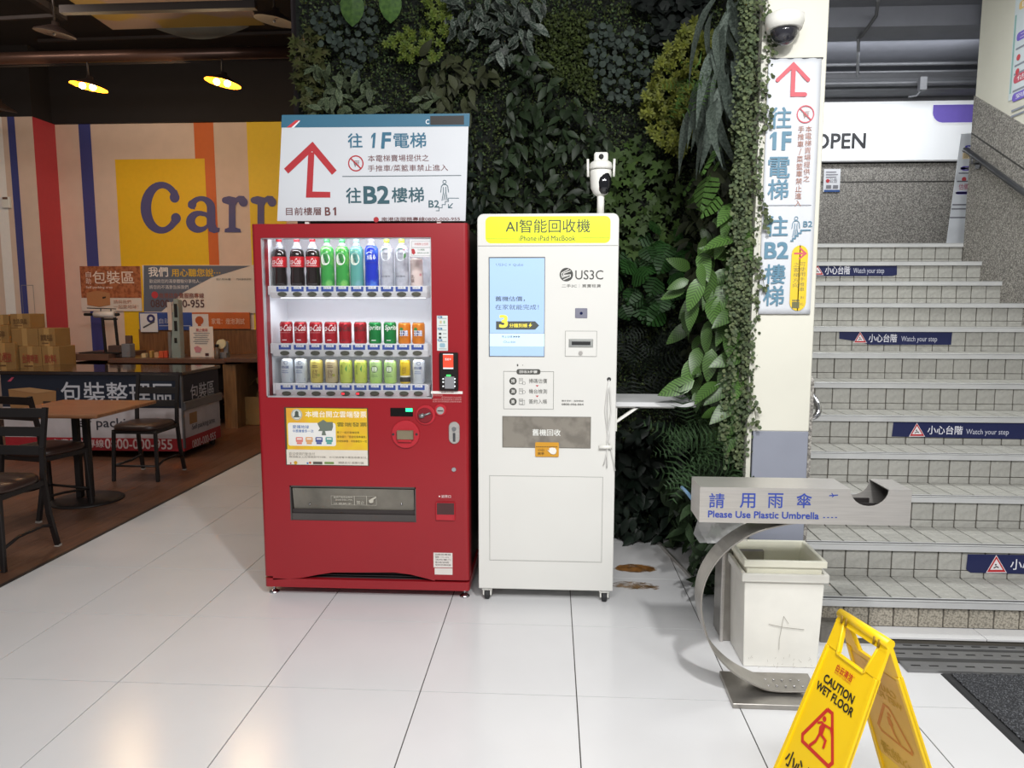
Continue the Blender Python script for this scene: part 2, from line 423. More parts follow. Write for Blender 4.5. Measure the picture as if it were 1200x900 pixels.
# ------------------------------------------------------------------ stair hall: walls, ceiling
wr = sgroup('wall_right', (3.41, 3, 0))
MB(M_cream).box(3.41, 3.6, 2.0, 6.258, 0, 3.95).build('plaster', wr)
dd = .165/.28*.985
def dado(y): return 3.121-(6.199-y)*dd
MB(M_gran).prism([(-6.26, 0), (-6.26, dado(6.26)-.0), (-2.0, dado(2.0)), (-2.0, 0)][::-1], FRXm(3.41), -.1, .012, M_gran).build('dado', wr)
lnm = ink('3a3836')
P = Print(FRXm(3.398), .001)
P.poly([(-6.26, dado(6.26)-.30), (-6.26, dado(6.26)-.285), (-2.0, dado(2.0)-.285), (-2.0, dado(2.0)-.30)][::-1], lnm, 1)
P.build('joint_line', wr)
# wall between pillar and stairs (granite stringer)
ws = sgroup('wall_stair_side', (1.1, 3.4, 0))
MB(M_gran).prism([(3.372, 0), (3.372, 1.13), (3.45, 1.18), (6.3, 2.9), (9.0, 2.9), (9.0, 0)], lambda u, v, n=0: Vector((1.19+n, u, v)), 0, .018).build('dado', ws)
MB(M_cream).box(1.0, 1.186, 3.66, 9.0, 0, 3.95).build('plaster', ws)
# back wall of the landing
wb = sgroup('wall_back', (3.0, 8.3, 1.98))
MB(M_gran).box(1.2, 7.0, 8.3, 8.4, 1.9, 3.016).build('dado', wb)
P = PY(8.298, .001); P.rect((1.2, 2.800, 7.0, 2.813), lnm).build('joint_line', wb)
M_sign = mat('white_sign_panel', 'f1f3f6', .5, emis=.28, var=.01)
MB(M_sign).box(1.2, 7.0, 8.22, 8.3, 3.02, 3.633).build('sign_panel', wb)
MB(mat('grey_plaster', '77777b', .8)).box(1.2, 7.0, 8.3, 8.4, 3.0, 3.96).build('upper_wall', wb)
P = PY(8.218, .002)
P.text('OPEN', P.bx(953.5, 156.5, 1014, 174), ink('26272c'), bold=.03)
q = P.bx(1093, 122.5, 1160, 143.5)
pts = [(q[2], q[3]), (q[0], q[3]), (q[0], q[1]+.10)]+[(q[0]+.11-.11*math.cos(t), q[1]+.11-.11*math.sin(t)) for t in (.3, .6, .9, 1.2, PI/2)]+[(q[2], q[1])]
P.poly([(a+.0, b) for a, b in pts], ink('7a68c8'))
P.line([(q[0]-.02, q[3])]+[(q[0]-.012, q[1]+.1)]+[(q[0]+.10-.11*math.cos(t), q[1]+.10-.11*math.sin(t)) for t in (.3, .6, .9, 1.2, PI/2)]+[(q[2], q[1]-.012)], .02, ink('ffffff'), 2)
P.build('lettering', wb)
cs = sgroup('ceiling_stairs', (2.3, 5, 3.95))
Mc = mat('grey_ceiling_paint', '74767f', .8, var=.05)
Mc2 = mat('grey_ceiling_paint_dark', '56575b', .8, var=.05)
MB(Mc).box(1.0, 7.0, 3.4, 9.0, 3.95, 4.05).build('slab', cs)
MB(Mc).box(1.0, 7.0, 6.5, 6.74, 3.79, 3.95).build('beam', cs)
MB(Mc2).box(1.2, 7.0, 7.95, 8.22, 3.68, 3.80).build('beam', cs)
struct(MB(M_cream).box(6.9, 7.0, 6.26, 8.3, 1.9, 3.95).build('wall_landing'))
struct(MB(mat('landing_floor', 'a9a8a3', .5)).box(3.41, 7.0, 6.27, 8.4, 1.85, 1.975).build('floor_landing'))
# pipes on the stair ceiling
M_pipe = mat('grey_pipe_paint', '4c4d51', .5)
for (z, y, r_, lab) in ((3.86, 7.7, .018, 'upper thin grey pipe running across under the stair ceiling'), (3.80, 7.75, .013, 'middle thin grey pipe running across under the stair ceiling'), (3.72, 7.85, .022, 'lowest grey pipe running across above the white sign')):
    tag(MB(M_pipe).tube([(1.2, y, z), (4.0, y, z-.005), (6.9, y, z)], r_).build('pipe'), lab, 'pipe')
tag(MB(M_pipe).tube([at_y(1029, 0, 6.1), at_y(1027, 18, 6.44), at_y(1010, 42, 6.46), at_y(1006, 45, 7.0), at_y(1005, 88, 7.66)], .014).build('conduit'), 'bent grey conduit crossing the beam over the stairs', 'conduit')
a = at_y(1084, 96, 7.68); a.y = 7.73; tag(MB(M_pipe).box(a.x-.035, a.x+.035, a.y-.03, a.y+.03, a.z-.07, a.z+.06).tube([(a.x, a.y, a.z-.05), (a.x-.05, a.y, a.z-.12), (a.x-.13, a.y, a.z-.13)], .010).build('junction_box', bevel=.004), 'small grey junction box clamped to the pipes right of the conduit', 'junction box')
# ------------------------------------------------------------------ pillar
PX0, PX1, PYF = .925, 1.187, 3.35
pi_ = sgroup('pillar', (1.05, 3.5, 0))
zg = at_y(910, 505.5, PYF).z
MB(M_cream).box(PX0, PX1, PYF, 3.66, zg, 3.95).build('upper_part', pi_, bevel=.004)
MB(M_grey).box(PX0+.01, PX1-.001, PYF+.001, 3.659, 0, zg).build('painted_base', pi_, bevel=.003)
# ------------------------------------------------------------------ food court shell
Mm = mat('mural_wall_paint', 'd8c0b0', .7, var=.03)
wm = sgroup('wall_mural', (-4, 9.1, 0))
ZT = 3.72
MB(Mm).box(-6.35, -1.2, 9.1, 9.2, 0, ZT).build('plaster', wm)
MB(M_dark).box(-9, -1.2, 9.05, 9.2, ZT, 5.2).build('bulkhead', wm)
P = PY(9.097, .002)
blue, red_, org, yel = ink('3d4384'), ink('c8414b'), ink('d0662a'), ink('e6c01c')
def vstripe(P, xa, ya, xb, m, l=1, Y=9.1, z0=0, z1=ZT):
    a = at_y(xa, ya, Y).x; b = at_y(xb, ya, Y).x; P.rect((a, z0, b, z1), m, l)
vstripe(P, 92, 147, 106, blue); vstripe(P, 227, 145, 250, org); vstripe(P, 289, 145, 332, yel)
a = at_y(135, 187, 9.1); b = at_y(240, 186, 9.1); P.rect((a.x, .6, b.x, a.z), ink('e8b818'), 2)
# slab-serif letters
vio = ink('514e80')
K = crop(120, 170, 5.714)
def cp(pts): return [P.W(*K(x, y)) for x, y in pts]
def arc(cx, cy, rx, ry, a0, a1, n=14): return [(cx+rx*math.cos(math.radians(a0+(a1-a0)*i/n)), cy-ry*math.sin(math.radians(a0+(a1-a0)*i/n))) for i in range(n+1)]
def strip(out, inn, l=4):
    o, i_ = cp(out), cp(inn)
    for k in range(len(o)-1): P.poly([o[k], o[k+1], i_[k+1], i_[k]], vio, l)
def dot(x, y, r): c = P.W(*K(x, y)); e = P.W(*K(x+r, y)); P.disc(c, abs(e[0]-c[0]), vio, 4, 18)
strip(arc(395, 420, 137, 174, 42, 318, 26), arc(405, 420, 76, 130, 42, 318, 26))
strip([(500, 300), (519, 345), (519, 360)], [(460, 325), (455, 345), (455, 352)]); dot(486, 352, 33)
dot(495, 490, 33); strip([(497, 537), (520, 515), (528, 490)], [(461, 505), (470, 495), (480, 485)])
# a
dot(603, 399, 29); strip(arc(665, 420, 92, 78, 175, 0, 14), arc(662, 425, 40, 50, 190, 0, 14))
P.poly(cp([(702, 418), (757, 418), (760, 540), (700, 540)]), vio, 4)
strip([(757, 520), (768, 552), (788, 556), (783, 582), (750, 590), (715, 578)], [(702, 520), (704, 540), (706, 545), (708, 550), (710, 555), (712, 560)])
strip(arc(642, 514, 80, 74, 10, 350, 24), arc(664, 510, 42, 38, 10, 350, 24))
P.poly(cp([(660, 440), (705, 452), (705, 482), (662, 474)]), vio, 4)
for dx in (0, 192):
    P.poly(cp([(848+dx, 355), (893+dx, 352), (893+dx, 560), (848+dx, 560)]), vio, 4)
    dot(822+dx, 370, 20); P.poly(cp([(815+dx, 350), (850+dx, 342), (893+dx, 352), (893+dx, 400), (850+dx, 400), (818+dx, 390)]), vio, 4)
    strip([(880+dx, 362), (915+dx, 340), (950+dx, 342), (972+dx, 372)], [(893+dx, 408), (905+dx, 385), (922+dx, 380), (940+dx, 385)])
    dot(945+dx, 382, 30)
    P.poly(cp([(822+dx, 562), (850+dx, 552), (893+dx, 552), (925+dx, 562), (930+dx, 584), (820+dx, 584)]), vio, 4)
P.build('painted_mural', wm)
# left column with its stripes
wc = sgroup('wall_column', (-6.5, 8.8, 0))
MB(Mm).box(-7.4, -6.303, 8.7, 9.2, 0, 3.72).build('plaster', wc)
MB(M_dark).box(-7.4, -6.303, 8.7, 9.2, 3.72, 5.2).build('bulkhead', wc)
Print(FRXp(-6.303), .002).rect((8.7, 0, 9.1, 3.72), ink('c2404a')).build('painted_stripe', wc)
P = PY(8.698, .002); vstripe(P, 8.5, 138, 17, blue, Y=8.7); vstripe(P, -10, 138, 2, ink('f0ece8'), Y=8.7)
P.frame(P.bx(29, 334, 43, 440), .006, ink('8d8580'), 2); P.build('painted_stripe', wc)
struct(MB(mat('far_white_wall', 'e6dcd2', .7)).box(-9, -7.4, 8.6, 8.7, 0, 3.72).build('wall_left'))
struct(MB(mat('far_white_wall', 'e6dcd2', .7)).box(-9.1, -9.0, .5, 8.7, 0, 4.7).build('wall_far_left'))
struct(MB(M_dark).box(-9, -7.4, 8.6, 8.7, 3.72, 5.2).build('wall_left_bulkhead'))
struct(MB(M_dark).box(-9, -1.75, 2.5, 9.2, 4.55, 4.7).build('ceiling'))
struct(MB(mat('divider_paint', '2a2224', .85)).box(-1.66, -1.60, 4.7, 9.1, 0, 4.6).build('wall_divider'))
# ================================================================== red vending machine
YF = 3.464
W0 = WY(YF)
def X_(px, py=450, Y=YF): return at_y(px, py, Y).x
def Z_(py, px=430, Y=YF): return at_y(px, py, Y).z
M_red = mat('red_enamel', '95131e', .32, var=.04, scale=2, coat=.25)
M_red2 = mat('red_plastic', 'b02530', .35, var=.03)
M_cab = mat('dark_cabinet_metal', '37322f', .4, .6, var=.2, scale=4)
M_inner = mat('white_cabinet_liner', 'eceef2', .5, var=.01)
def pane_mat(name, tint=(1, 1, 1), f=1.0):
    m = bpy.data.materials.new(name); m.use_nodes = True; N = m.node_tree.nodes; L = m.node_tree.links; N.remove(N['Principled BSDF'])
    t = N.new('ShaderNodeBsdfTransparent'); t.inputs[0].default_value = (*tint, 1); g = N.new('ShaderNodeBsdfGlossy'); g.inputs['Roughness'].default_value = .02
    fr = N.new('ShaderNodeFresnel'); fr.inputs[0].default_value = 1.45; mx = N.new('ShaderNodeMixShader')
    nz = N.new('ShaderNodeTexNoise'); nz.inputs['Scale'].default_value = 3; mm = N.new('ShaderNodeMath'); mm.operation = 'MULTIPLY_ADD'; mm.inputs[1].default_value = .0
    L.new(nz.outputs[0], mm.inputs[0]); L.new(fr.outputs[0], mm.inputs[2])
    L.new(mm.outputs[0], mx.inputs[0]); L.new(t.outputs[0], mx.inputs[1]); L.new(g.outputs[0], mx.inputs[2]); L.new(mx.outputs[0], N['Material Output'].inputs[0])
    return m
M_pane = pane_mat('window_pane_glass')
vm = thing('vending_machine', 'red drinks vending machine with lit window of bottles and cans, beside the plant wall', 'vending machine', (-.93, 3.8, 0))
RX0, RX1, RZ0, RZ1 = -1.453, -.404, .048, 1.863
c5 = crop(290, 260, 4.093); c6 = crop(290, 460, 3.6)
WX0, WX1 = X_(308.5, 370), X_(506, 370)
WZ0, WZ1 = Z_(466.5, 400), Z_(278.3, 400)
DX0, DX1 = X_(340, 590), X_(487.5, 590); DZ0, DZ1 = Z_(611, 415), Z_(570, 415)
d = MB(M_red); fr = FRY(YF)
D = -.09
def qc(cx, cy, r, a0, a1): return [(cx+r*math.cos(math.radians(a0+(a1-a0)*i/5)), cy+r*math.sin(math.radians(a0+(a1-a0)*i/5))) for i in range(6)]
top = lambda z: (lambda u, v, n=0: Vector((u, v, z+n)))
rr = .018
# side strips with rounded outer corners
for (xa, xb, side) in ((RX0, DX0 if DX0 < WX0 else WX0, 0), (max(DX1, WX1), RX1, 1)):
    if side == 0: prof = [(xb, YF), (xb, YF+.09), (xa, YF+.09)]+qc(xa+rr, YF+rr, rr, 180, 270)
    else: prof = [(xa, YF+.09), (xa, YF)]+qc(xb-rr, YF+rr, rr, 270, 360)+[(xb, YF+.09)]
    d.prism(prof, top(RZ0+.055), 0, RZ1-RZ0-.055, M_red)
XA = min(DX0, WX0); XB = max(DX1, WX1)
d.box(XA, XB, YF, YF+.09, WZ1, RZ1)
if WX0 > XA: d.box(XA, WX0, YF, YF+.09, WZ0, WZ1)
if WX1 < XB: d.box(WX1, XB, YF, YF+.09, WZ0, WZ1)
d.box(XA, XB, YF, YF+.09, DZ1, WZ0)
d.box(XA, DX0, YF, YF+.09, DZ0, DZ1); d.box(DX1, XB, YF, YF+.09, DZ0, DZ1)
zk = Z_(682, 430)
ar = [c6(230, 782), c6(300, 768), c6(360, 759), c6(620, 759), c6(690, 768), c6(760, 786), c6(800, 795)]
arp = [(W0(*q)) for q in ar]
poly = [(XA, DZ0), (XA, W0(*c6(115, 790))[1])]+[(min(max(x, XA), XB), z) for x, z in arp]+[(XB, W0(*c6(925, 798))[1]), (XB, DZ0)]
d.prism(poly, fr, -.03, 0, M_red)
d.build('door', vm, fix=True)
k = MB(M_red); k.prism([(RX0, YF+.5), (RX0, YF+.018)]+qc(RX0+rr, YF+rr, rr, 180, 270)+qc(RX1-rr, YF+rr, rr, 270, 360)+[(RX1, YF+.5)], top(RZ0), 0, .044, M_red).build('kick_panel', vm)
g = MB(mat('dark_recess', '120d0c', .8)).box(RX0+.03, RX1-.01, YF+.05, YF+.06, RZ0+.03, DZ0)
g.build('vent_recess', vm)
for i in range(5):
    z = zk+.008+i*.013; MB(M_rubber).box(-1.25+i*.0, -.62, YF+.028, YF+.05, z, z+.004).build('vent_slat', vm)
cb = MB(M_cab)
cb.box(RX0+.012, RX1-.012, YF+.09, 4.16, RZ0+.01, WZ0-.01)
cb.box(RX0+.012, RX1-.012, 3.86, 4.16, WZ0-.01, RZ1-.01)
cb.box(RX0+.012, RX0+.03, YF+.09, 3.86, WZ0-.01, RZ1-.01); cb.box(RX1-.03, RX1-.012, YF+.09, 3.86, WZ0-.01, RZ1-.01)
cb.box(RX0+.03, RX1-.03, YF+.09, 3.86, WZ1+.052, RZ1-.01)
cb.build('cabinet', vm, bevel=.003)
ln = MB(M_inner)
ln.box(WX0-.02, WX1+.02, 3.80, 3.85, WZ0-.01, WZ1+.045); ln.box(WX0-.03, WX0-.004, YF+.03, 3.80, WZ0-.01, WZ1+.045)
ln.box(WX1+.004, WX1+.03, YF+.03, 3.80, WZ0-.01, WZ1+.045); ln.box(WX0-.03, WX1+.03, YF+.03, 3.80, WZ0-.03, WZ0-.004); ln.box(WX0-.03, WX1+.03, YF+.03, 3.80, WZ1+.042, WZ1+.05)
ln.build('liner', vm)
MB(M_pane).box(WX0+.002, WX1-.002, YF+.012, YF+.016, WZ0+.002, WZ1-.002).build('glass_pane', vm)
fw = MB(mat('window_gasket', 'c9c9cc', .4, .5)).box(WX0, WX1, YF+.006, YF+.03, WZ0, WZ0+.006).box(WX0, WX0+.005, YF+.006, YF+.03, WZ0, WZ1).box(WX1-.005, WX1, YF+.006, YF+.03, WZ0, WZ1).box(WX0, WX1, YF+.006, YF+.03, WZ1-.004, WZ1)
fw.build('window_frame', vm)
# lamps inside the window
tb = MB(mat('lit_tube', 'f4f6ff', .4, emis=6, var=.0)); tb.cyl((WX0+.03, 3.565, WZ1+.028), (WX1-.03, 3.565, WZ1+.028), .009, n=10); tb.build('light_tube', vm)
zs1 = Z_(350, 410, 3.53)
tb = MB(mat('lit_tube', 'f4f6ff', .4, emis=6, var=.0)); tb.cyl((WX0+.05, 3.575, zs1+.008), (WX1-.05, 3.575, zs1+.008), .006, n=10); tb.build('light_tube', vm)
def inlight(z, y, p):
    l = bpy.data.lights.new('cabinet_lamp', 'AREA'); l.shape = 'RECTANGLE'; l.size = WX1-WX0-.08; l.size_y = .02; l.energy = p; l.color = (.92, .95, 1)
    o = bpy.data.objects.new('cabinet_lamp', l); COL.objects.link(o); o.location = ((WX0+WX1)/2, y, z); o.rotation_euler = (.35, 0, 0)
inlight(WZ1+.017, 3.565, 1.6); inlight(zs1-.002, 3.58, 1.1); inlight(Z_(419, 410, 3.53)-.006, 3.58, .55)

rows = [dict(y=(335, 349), tx=[331, 348.6, 366, 383.6, 401, 418.6, 436, 453.6, 470.8, 488], ty=339, by=344.7, x=(316.5, 504)),
        dict(y=(403, 418), tx=[333.9, 351.5, 369.6, 386.6, 404.5, 420.7, 438, 455.3, 472.4, 489.3], ty=407.2, by=413.7, x=(319.5, 502.5)),
        dict(y=(450, 465.5), tx=[336, 353.5, 370.8, 387.9, 405, 422.3, 439.2, 456.3, 473.6, 490.5], ty=454.4, by=461, x=(322.5, 500))]
M_bar = mat('white_shelf_plastic', 'dfe0e4', .4); M_btn = mat('olive_button_plastic', '56564a', .35); M_tagb = ink('3350a0'); M_tagw = ink('e9ecf2')
YS = 3.53
for n_, r_ in enumerate(rows):
    z0 = Z_(r_['y'][1], 410, YS); z1 = Z_(r_['y'][0], 410, YS); zm = Z_(342+(r_['y'][0]-335), 410, YS)
    xa = X_(r_['x'][0], r_['y'][0], YS); xb = X_(r_['x'][1], r_['y'][0], YS)
    sh = MB(M_bar).hull8([(xa, YS+.006, z0), (xb, YS+.006, z0), (xb, YS+.03, z0), (xa, YS+.03, z0)], [(xa, YS-.004, zm), (xb, YS-.004, zm), (xb, YS+.03, zm), (xa, YS+.03, zm)])
    sh.box(xa, xb, YS+.002, YS+.03, zm, z1)
    sh.box(xa, xb, YS+.03, 3.79, z1-.012, z1-.005); sh.box(xa-.012, xa, YS-.002, YS+.03, z0+.014, z1); sh.box(xb, xb+.016, YS-.004, YS+.03, z0+.008, z1-.002)
    sh = sh.build('shelf', vm, bevel=.0015)
    P = PY(YS+.0018, .0004)
    for j, x in enumerate(r_['tx']):
        b = P.bx(x-7.2, r_['ty']-3, x+7.2, r_['ty']+2.6)
        T = Print(FRY(YS+.0015), .0004)
        T.rect(b, M_tagb, 1); T.rect((b[0]+(b[2]-b[0])*.2, b[1]+(b[3]-b[1])*.52, b[0]+(b[2]-b[0])*.82, b[3]), M_tagw, 2)
        T.text('25元' if n_ else '35元', (b[0]+.015, b[1]+.013, b[2]-.018, b[3]-.001), ink('55585e'), l=3, res=1)
        T.build('price_tag', sh)
        c = at_y(x, r_['by'], YS); lit = n_ == 2 and j in (4, 5)
        bt = MB(M_btn); pts = [(c.x+.0235*math.cos(2*PI*i/16), c.z+.0115*math.sin(2*PI*i/16)) for i in range(16)]
        bt.prism(pts, FRY(YS), .0, .006, M_btn)
        if lit: bt.prism([(c.x+a, c.z+b_) for a, b_ in ((-.019, -.006), (-.004, -.006), (-.004, .004), (-.019, .004))], FRY(YS), .006, .0068, glow('ff3040', 1.6))
        bt.build('button', sh, bevel=.001)

# ---- doors parts: posters, slots, reader
def pxbox(name, x0, y0, x1, y1, dpt, m, parent, Y=YF, bevel=.0015, back=0.):
    a = at_y(x0, (y0+y1)/2, Y).x; b = at_y(x1, (y0+y1)/2, Y).x; c = at_y((x0+x1)/2, y1, Y).z; e = at_y((x0+x1)/2, y0, Y).z
    return MB(m).box(a, b, Y-dpt, Y+back, c, e).build(name, parent, bevel=bevel)
po = pxbox('poster_frame', 334, 477.5, 432, 545.5, .002, mat('poster_backing', '4a3a30', .5), vm)
P = PY(YF-.0022); K = crop(325, 470, 10); B = lambda x0, y0, x1, y1: P.bx(*K(x0, y0), *K(x1, y1))
yl = mat('poster_yellow', 'e2c21c', .35, var=.12, scale=8, col2='dba03a'); P.rect(B(110, 85, 1055, 572), yl, 1); P.rect(B(110, 572, 1060, 748), ink('d9d2c6'), 1)
P.rect(B(128, 255, 685, 525), ink('e3e2de'), 2, rad=.01)
c = P.W(*K(228, 158)); P.disc(c, .028, ink('cfd2c8'), 2); P.ring(c, .026, .002, ink('707468'), 3)
P.poly([P.W(*K(x, y)) for x, y in ((185, 190), (205, 170), (208, 125), (228, 112), (248, 125), (250, 170), (268, 190))], ink('4b544c'), 3)
P.text('本機台開立雲端發票', B(328, 118, 1045, 192), ink('f3ead8'), bold=.02)
P.text('雲端發票', B(700, 250, 1050, 300), ink('6d6a2a'), bold=.01); P.text('愛護地球', B(180, 282, 372, 322), ink('3c6aa8'), bold=.01); P.text('中獎機會多一次', B(182, 332, 425, 368), ink('3c6aa8'), bold=.01)
P.text('除了一般的雲端發票', B(700, 355, 960, 382), ink('4a4520'), res=1); P.text('還有額外「雲端發票專屬獎」', B(700, 405, 1045, 434), ink('4a4520'), res=1); P.text('的開獎機會，中獎機會多一倍', B(700, 457, 1050, 485), ink('4a4520'), res=1)
lf = [(470+0, 260), (540, 218), (580, 245), (650, 245), (655, 300), (640, 345), (560, 350), (575, 400), (520, 400), (530, 350), (480, 350), (500, 320)]
P.poly([P.W(*K(x, y)) for x, y in lf], ink('6b756a'), 4)
for x, cc in ((260, 'd98077'), (375, 'd9a06a'), (490, '4f5a92'), (608, '4f9a92')):
    P.rect(B(x-42, 422, x+42, 480), ink(cc), 3, rad=.004); P.rect(B(x-30, 482, x+30, 505), ink(cc), 3); P.rect(B(x-28, 435, x+28, 450), ink('e8e2da'), 4)
P.text('歡迎使用行動支付', B(138, 600, 440, 638), ink('8b8378')); P.text('掃描機台上的條碼即可付款，亦可使用電子票證感應支付。', B(138, 646, 1055, 670), ink('6f675e'), res=1)
P.disc(P.W(*K(215, 722)), .009, ink('c79a2a'), 2); P.disc(P.W(*K(158, 728)), .004, ink('a23a3a'), 2); P.disc(P.W(*K(385, 722)), .006, ink('b8563a'), 2); P.disc(P.W(*K(355, 728)), .005, ink('3a6aa8'), 2)
P.rect(B(420, 710, 528, 740), ink('55504a'), 2); P.rect(B(552, 712, 665, 738), ink('6f8a4a'), 2, rad=.004); P.text('掃碼支付 感應付款', B(715, 710, 1015, 738), ink('5f574e'), res=1)
P.build('poster_print', po)
# delivery hatch
hx0, hx1 = DX0, DX1
hb = MB(mat('hatch_plastic', '4b4644', .4)).box(hx0, hx1, YF+.05, YF+.09, DZ0, DZ1).box(hx0, hx0+.006, YF, YF+.05, DZ0, DZ1).box(hx1-.006, hx1, YF, YF+.05, DZ0, DZ1).box(hx0, hx1, YF, YF+.05, DZ1-.008, DZ1).box(hx0, hx1, YF+.006, YF+.05, DZ0, DZ0+.035)
hb = hb.build('delivery_hatch', vm)
M_flap = mat('smoked_flap_plastic', '7a756b', .15, var=.25, scale=5)
MB(M_flap).hull8([(hx0+.012, YF+.022, DZ0+.055), (hx1-.012, YF+.022, DZ0+.055), (hx1-.012, YF+.026, DZ0+.055), (hx0+.012, YF+.026, DZ0+.055)], [(hx0+.012, YF+.006, DZ1-.014), (hx1-.012, YF+.006, DZ1-.014), (hx1-.012, YF+.012, DZ1-.014), (hx0+.012, YF+.012, DZ1-.014)]).build('flap', hb)
MB(mat('hatch_sill_dark', '332c2b', .5)).box(hx0+.008, hx1-.008, YF+.012, YF+.02, DZ0+.037, DZ0+.056).build('sill', hb)  # dark bar along the foot of the flap
for x in (362, 470): c = at_y(x, 591.5, YF); MB(M_chrome).ball((c.x, YF+.013, c.z), .005).build('rivet', hb)
P = PY(YF+.004); K = crop(330, 560, 7.06); B = lambda x0, y0, x1, y1: P.bx(*K(x0, y0), *K(x1, y1)); q = ink('b8b3a6')
P.frame(B(410, 150, 785, 225), .001, q); P.rect(B(600, 150, 604, 225), q); P.rect(B(702, 150, 706, 225), q)
P.text('推開門板取出飲料', B(430, 152, 590, 168), q, res=1); P.text('請勿將手伸入門內', B(445, 174, 585, 190), q, res=1); P.text('注意夾手', B(430, 205, 580, 220), q, res=1); P.text('禁止', B(620, 190, 685, 220), q, res=1)
P.poly([P.W(*K(x, y)) for x, y in ((722, 185), (750, 168), (778, 155), (782, 165), (760, 182), (758, 205), (738, 210), (724, 202))], q); P.build('flap_print', hb)
# controls
def disc_part(name, px, py, rpx, dpt, m, parent, n=28, bev=.003, y=YF):
    c = at_y(px, py, y); r = rpx*YF/CF
    return MB(m).cyl((c.x, y, c.z), (c.x, y-dpt, c.z), r, n=n, smooth=False).build(name, parent, bevel=bev)
pxbox('display', 457.5, 478, 484, 488, .003, mat('black_gloss', '14100f', .12), vm)
cc_ = MB(glow('38ff9a', 2.2)); a = at_y(480, 480, YF)
Print(FRY(YF-.0032), .0004, W0).rect(PY(YF).bx(475.5, 478.3, 483.5, 482.3), glow('30f090', 2.5)).build('lit_digits', vm)
sl = disc_part('coin_return_plate', 498.8, 486.3, 12, .008, M_red2, vm); disc_part('coin_knob', 498.3, 486.5, 9.3, .014, mat('dark_red_plastic', '7d1620', .35), sl)
a = at_y(492.5, 487.5, YF); b = at_y(505, 483.5, YF); MB(mat('grey_lever', '8d8f90', .35, .6)).tube([(a.x, YF-.018, a.z), ((a.x*.6+b.x*.4), YF-.018, a.z*.6+b.z*.4)], .011).tube([((a.x*.8+b.x*.2), YF-.017, a.z*.8+b.z*.2), (b.x, YF-.017, b.z)], .005).build('lever', sl)
cr_ = disc_part('coin_slot_ring', 516.3, 480.3, 7.3, .006, M_red2, vm); disc_part('coin_slot', 516, 481, 4.8, .009, M_steel, cr_)
Print(FRY(YF-.0095), .0004).rect(PY(YF).bx(513, 480.6, 519.5, 481.6), ink('2b2421')).build('slot_gap', cr_)
bl = disc_part('bill_acceptor', 475.5, 508.8, 17, .010, M_red2, vm)
a = PY(YF).bx(466, 503.5, 485.3, 514.3); MB(mat('brass_plate', 'a89a80', .3, .7)).box(a[0], a[2], YF-.026, YF-.01, a[1], a[3]).build('bill_slot', bl, bevel=.003)
MB(M_red2).box(a[0]+.004, a[2]-.008, YF-.024, YF-.01, a[1]-.013, a[1]).build('bill_tray', bl, bevel=.003)
for px in (461.3, 488.6): c = at_y(px, 508.5, YF); MB(M_rubber).cyl((c.x, YF-.01, c.z), (c.x, YF-.012, c.z), .006, n=10).build('screw', bl)
a = PY(YF).bx(526, 494, 538.8, 520); lk = MB(M_steel); pts = []
w_ = (a[2]-a[0])/2; cxk = (a[0]+a[2])/2
pts = qc(cxk, a[3]-w_, w_, 0, 90)+qc(cxk, a[3]-w_, w_, 90, 180)+qc(cxk, a[1]+w_, w_, 180, 270)+qc(cxk, a[1]+w_, w_, 270, 360)
lk.prism(pts, FRY(YF), 0, .008, M_steel); lk = lk.build('lock_handle', vm, bevel=.003)
MB(M_chrome).cyl((cxk, YF-.008, a[3]-.035), (cxk, YF-.014, a[3]-.035), .011, n=16).build('lock_cylinder', lk)
MB(mat('dark_steel', '6c6d70', .3, .9)).box(cxk-.006, cxk+.006, YF-.011, YF-.008, a[1]+.012, a[3]-.055).build('latch', lk, bevel=.001)
disc_part('key_lock', 532, 550, 2.8, .006, M_chrome, vm, n=14, bev=.001)
# coin return cup
cu_ = pxbox('coin_return_cup', *c6(793, 462), *c6(877, 540), .012, M_red2, vm, bevel=.006)
pxbox('cup_opening', *c6(799, 466), *c6(872, 515), .001, mat('cup_dark', '4a2a2a', .3), cu_, Y=YF-.0122, bevel=.0005)
P = PY(YF-.0004); B = lambda x0, y0, x1, y1: P.bx(*c6(x0, y0), *c6(x1, y1))
P.text('退幣口', B(818, 432, 858, 444), ink('e9d9d6')); P.disc(P.W(*c6(810, 438)), .004, ink('e9d9d6'))
P.build('coin_return_lettering', vm)
for (y0, y1) in ((676, 738), (741, 768)):
    s_ = pxbox('data_label', *c6(785 if y0 < 700 else 790, y0), *c6(865, y1), .0008, ink('d8d2cc'), vm, bevel=0)
    if y0 < 700:
        P = PY(YF-.001); t = ink('6a6460')
        for i, tx_ in enumerate(('自動販賣機', '電壓 110V 60Hz', '消耗電力', '製造號碼', '使用前請詳讀')): P.text(tx_, P.bx(*c6(792, 680+i*11), *c6(858-(i % 2)*8, 687+i*11)), t, res=1, l=1)
        P.build('label_print', s_)
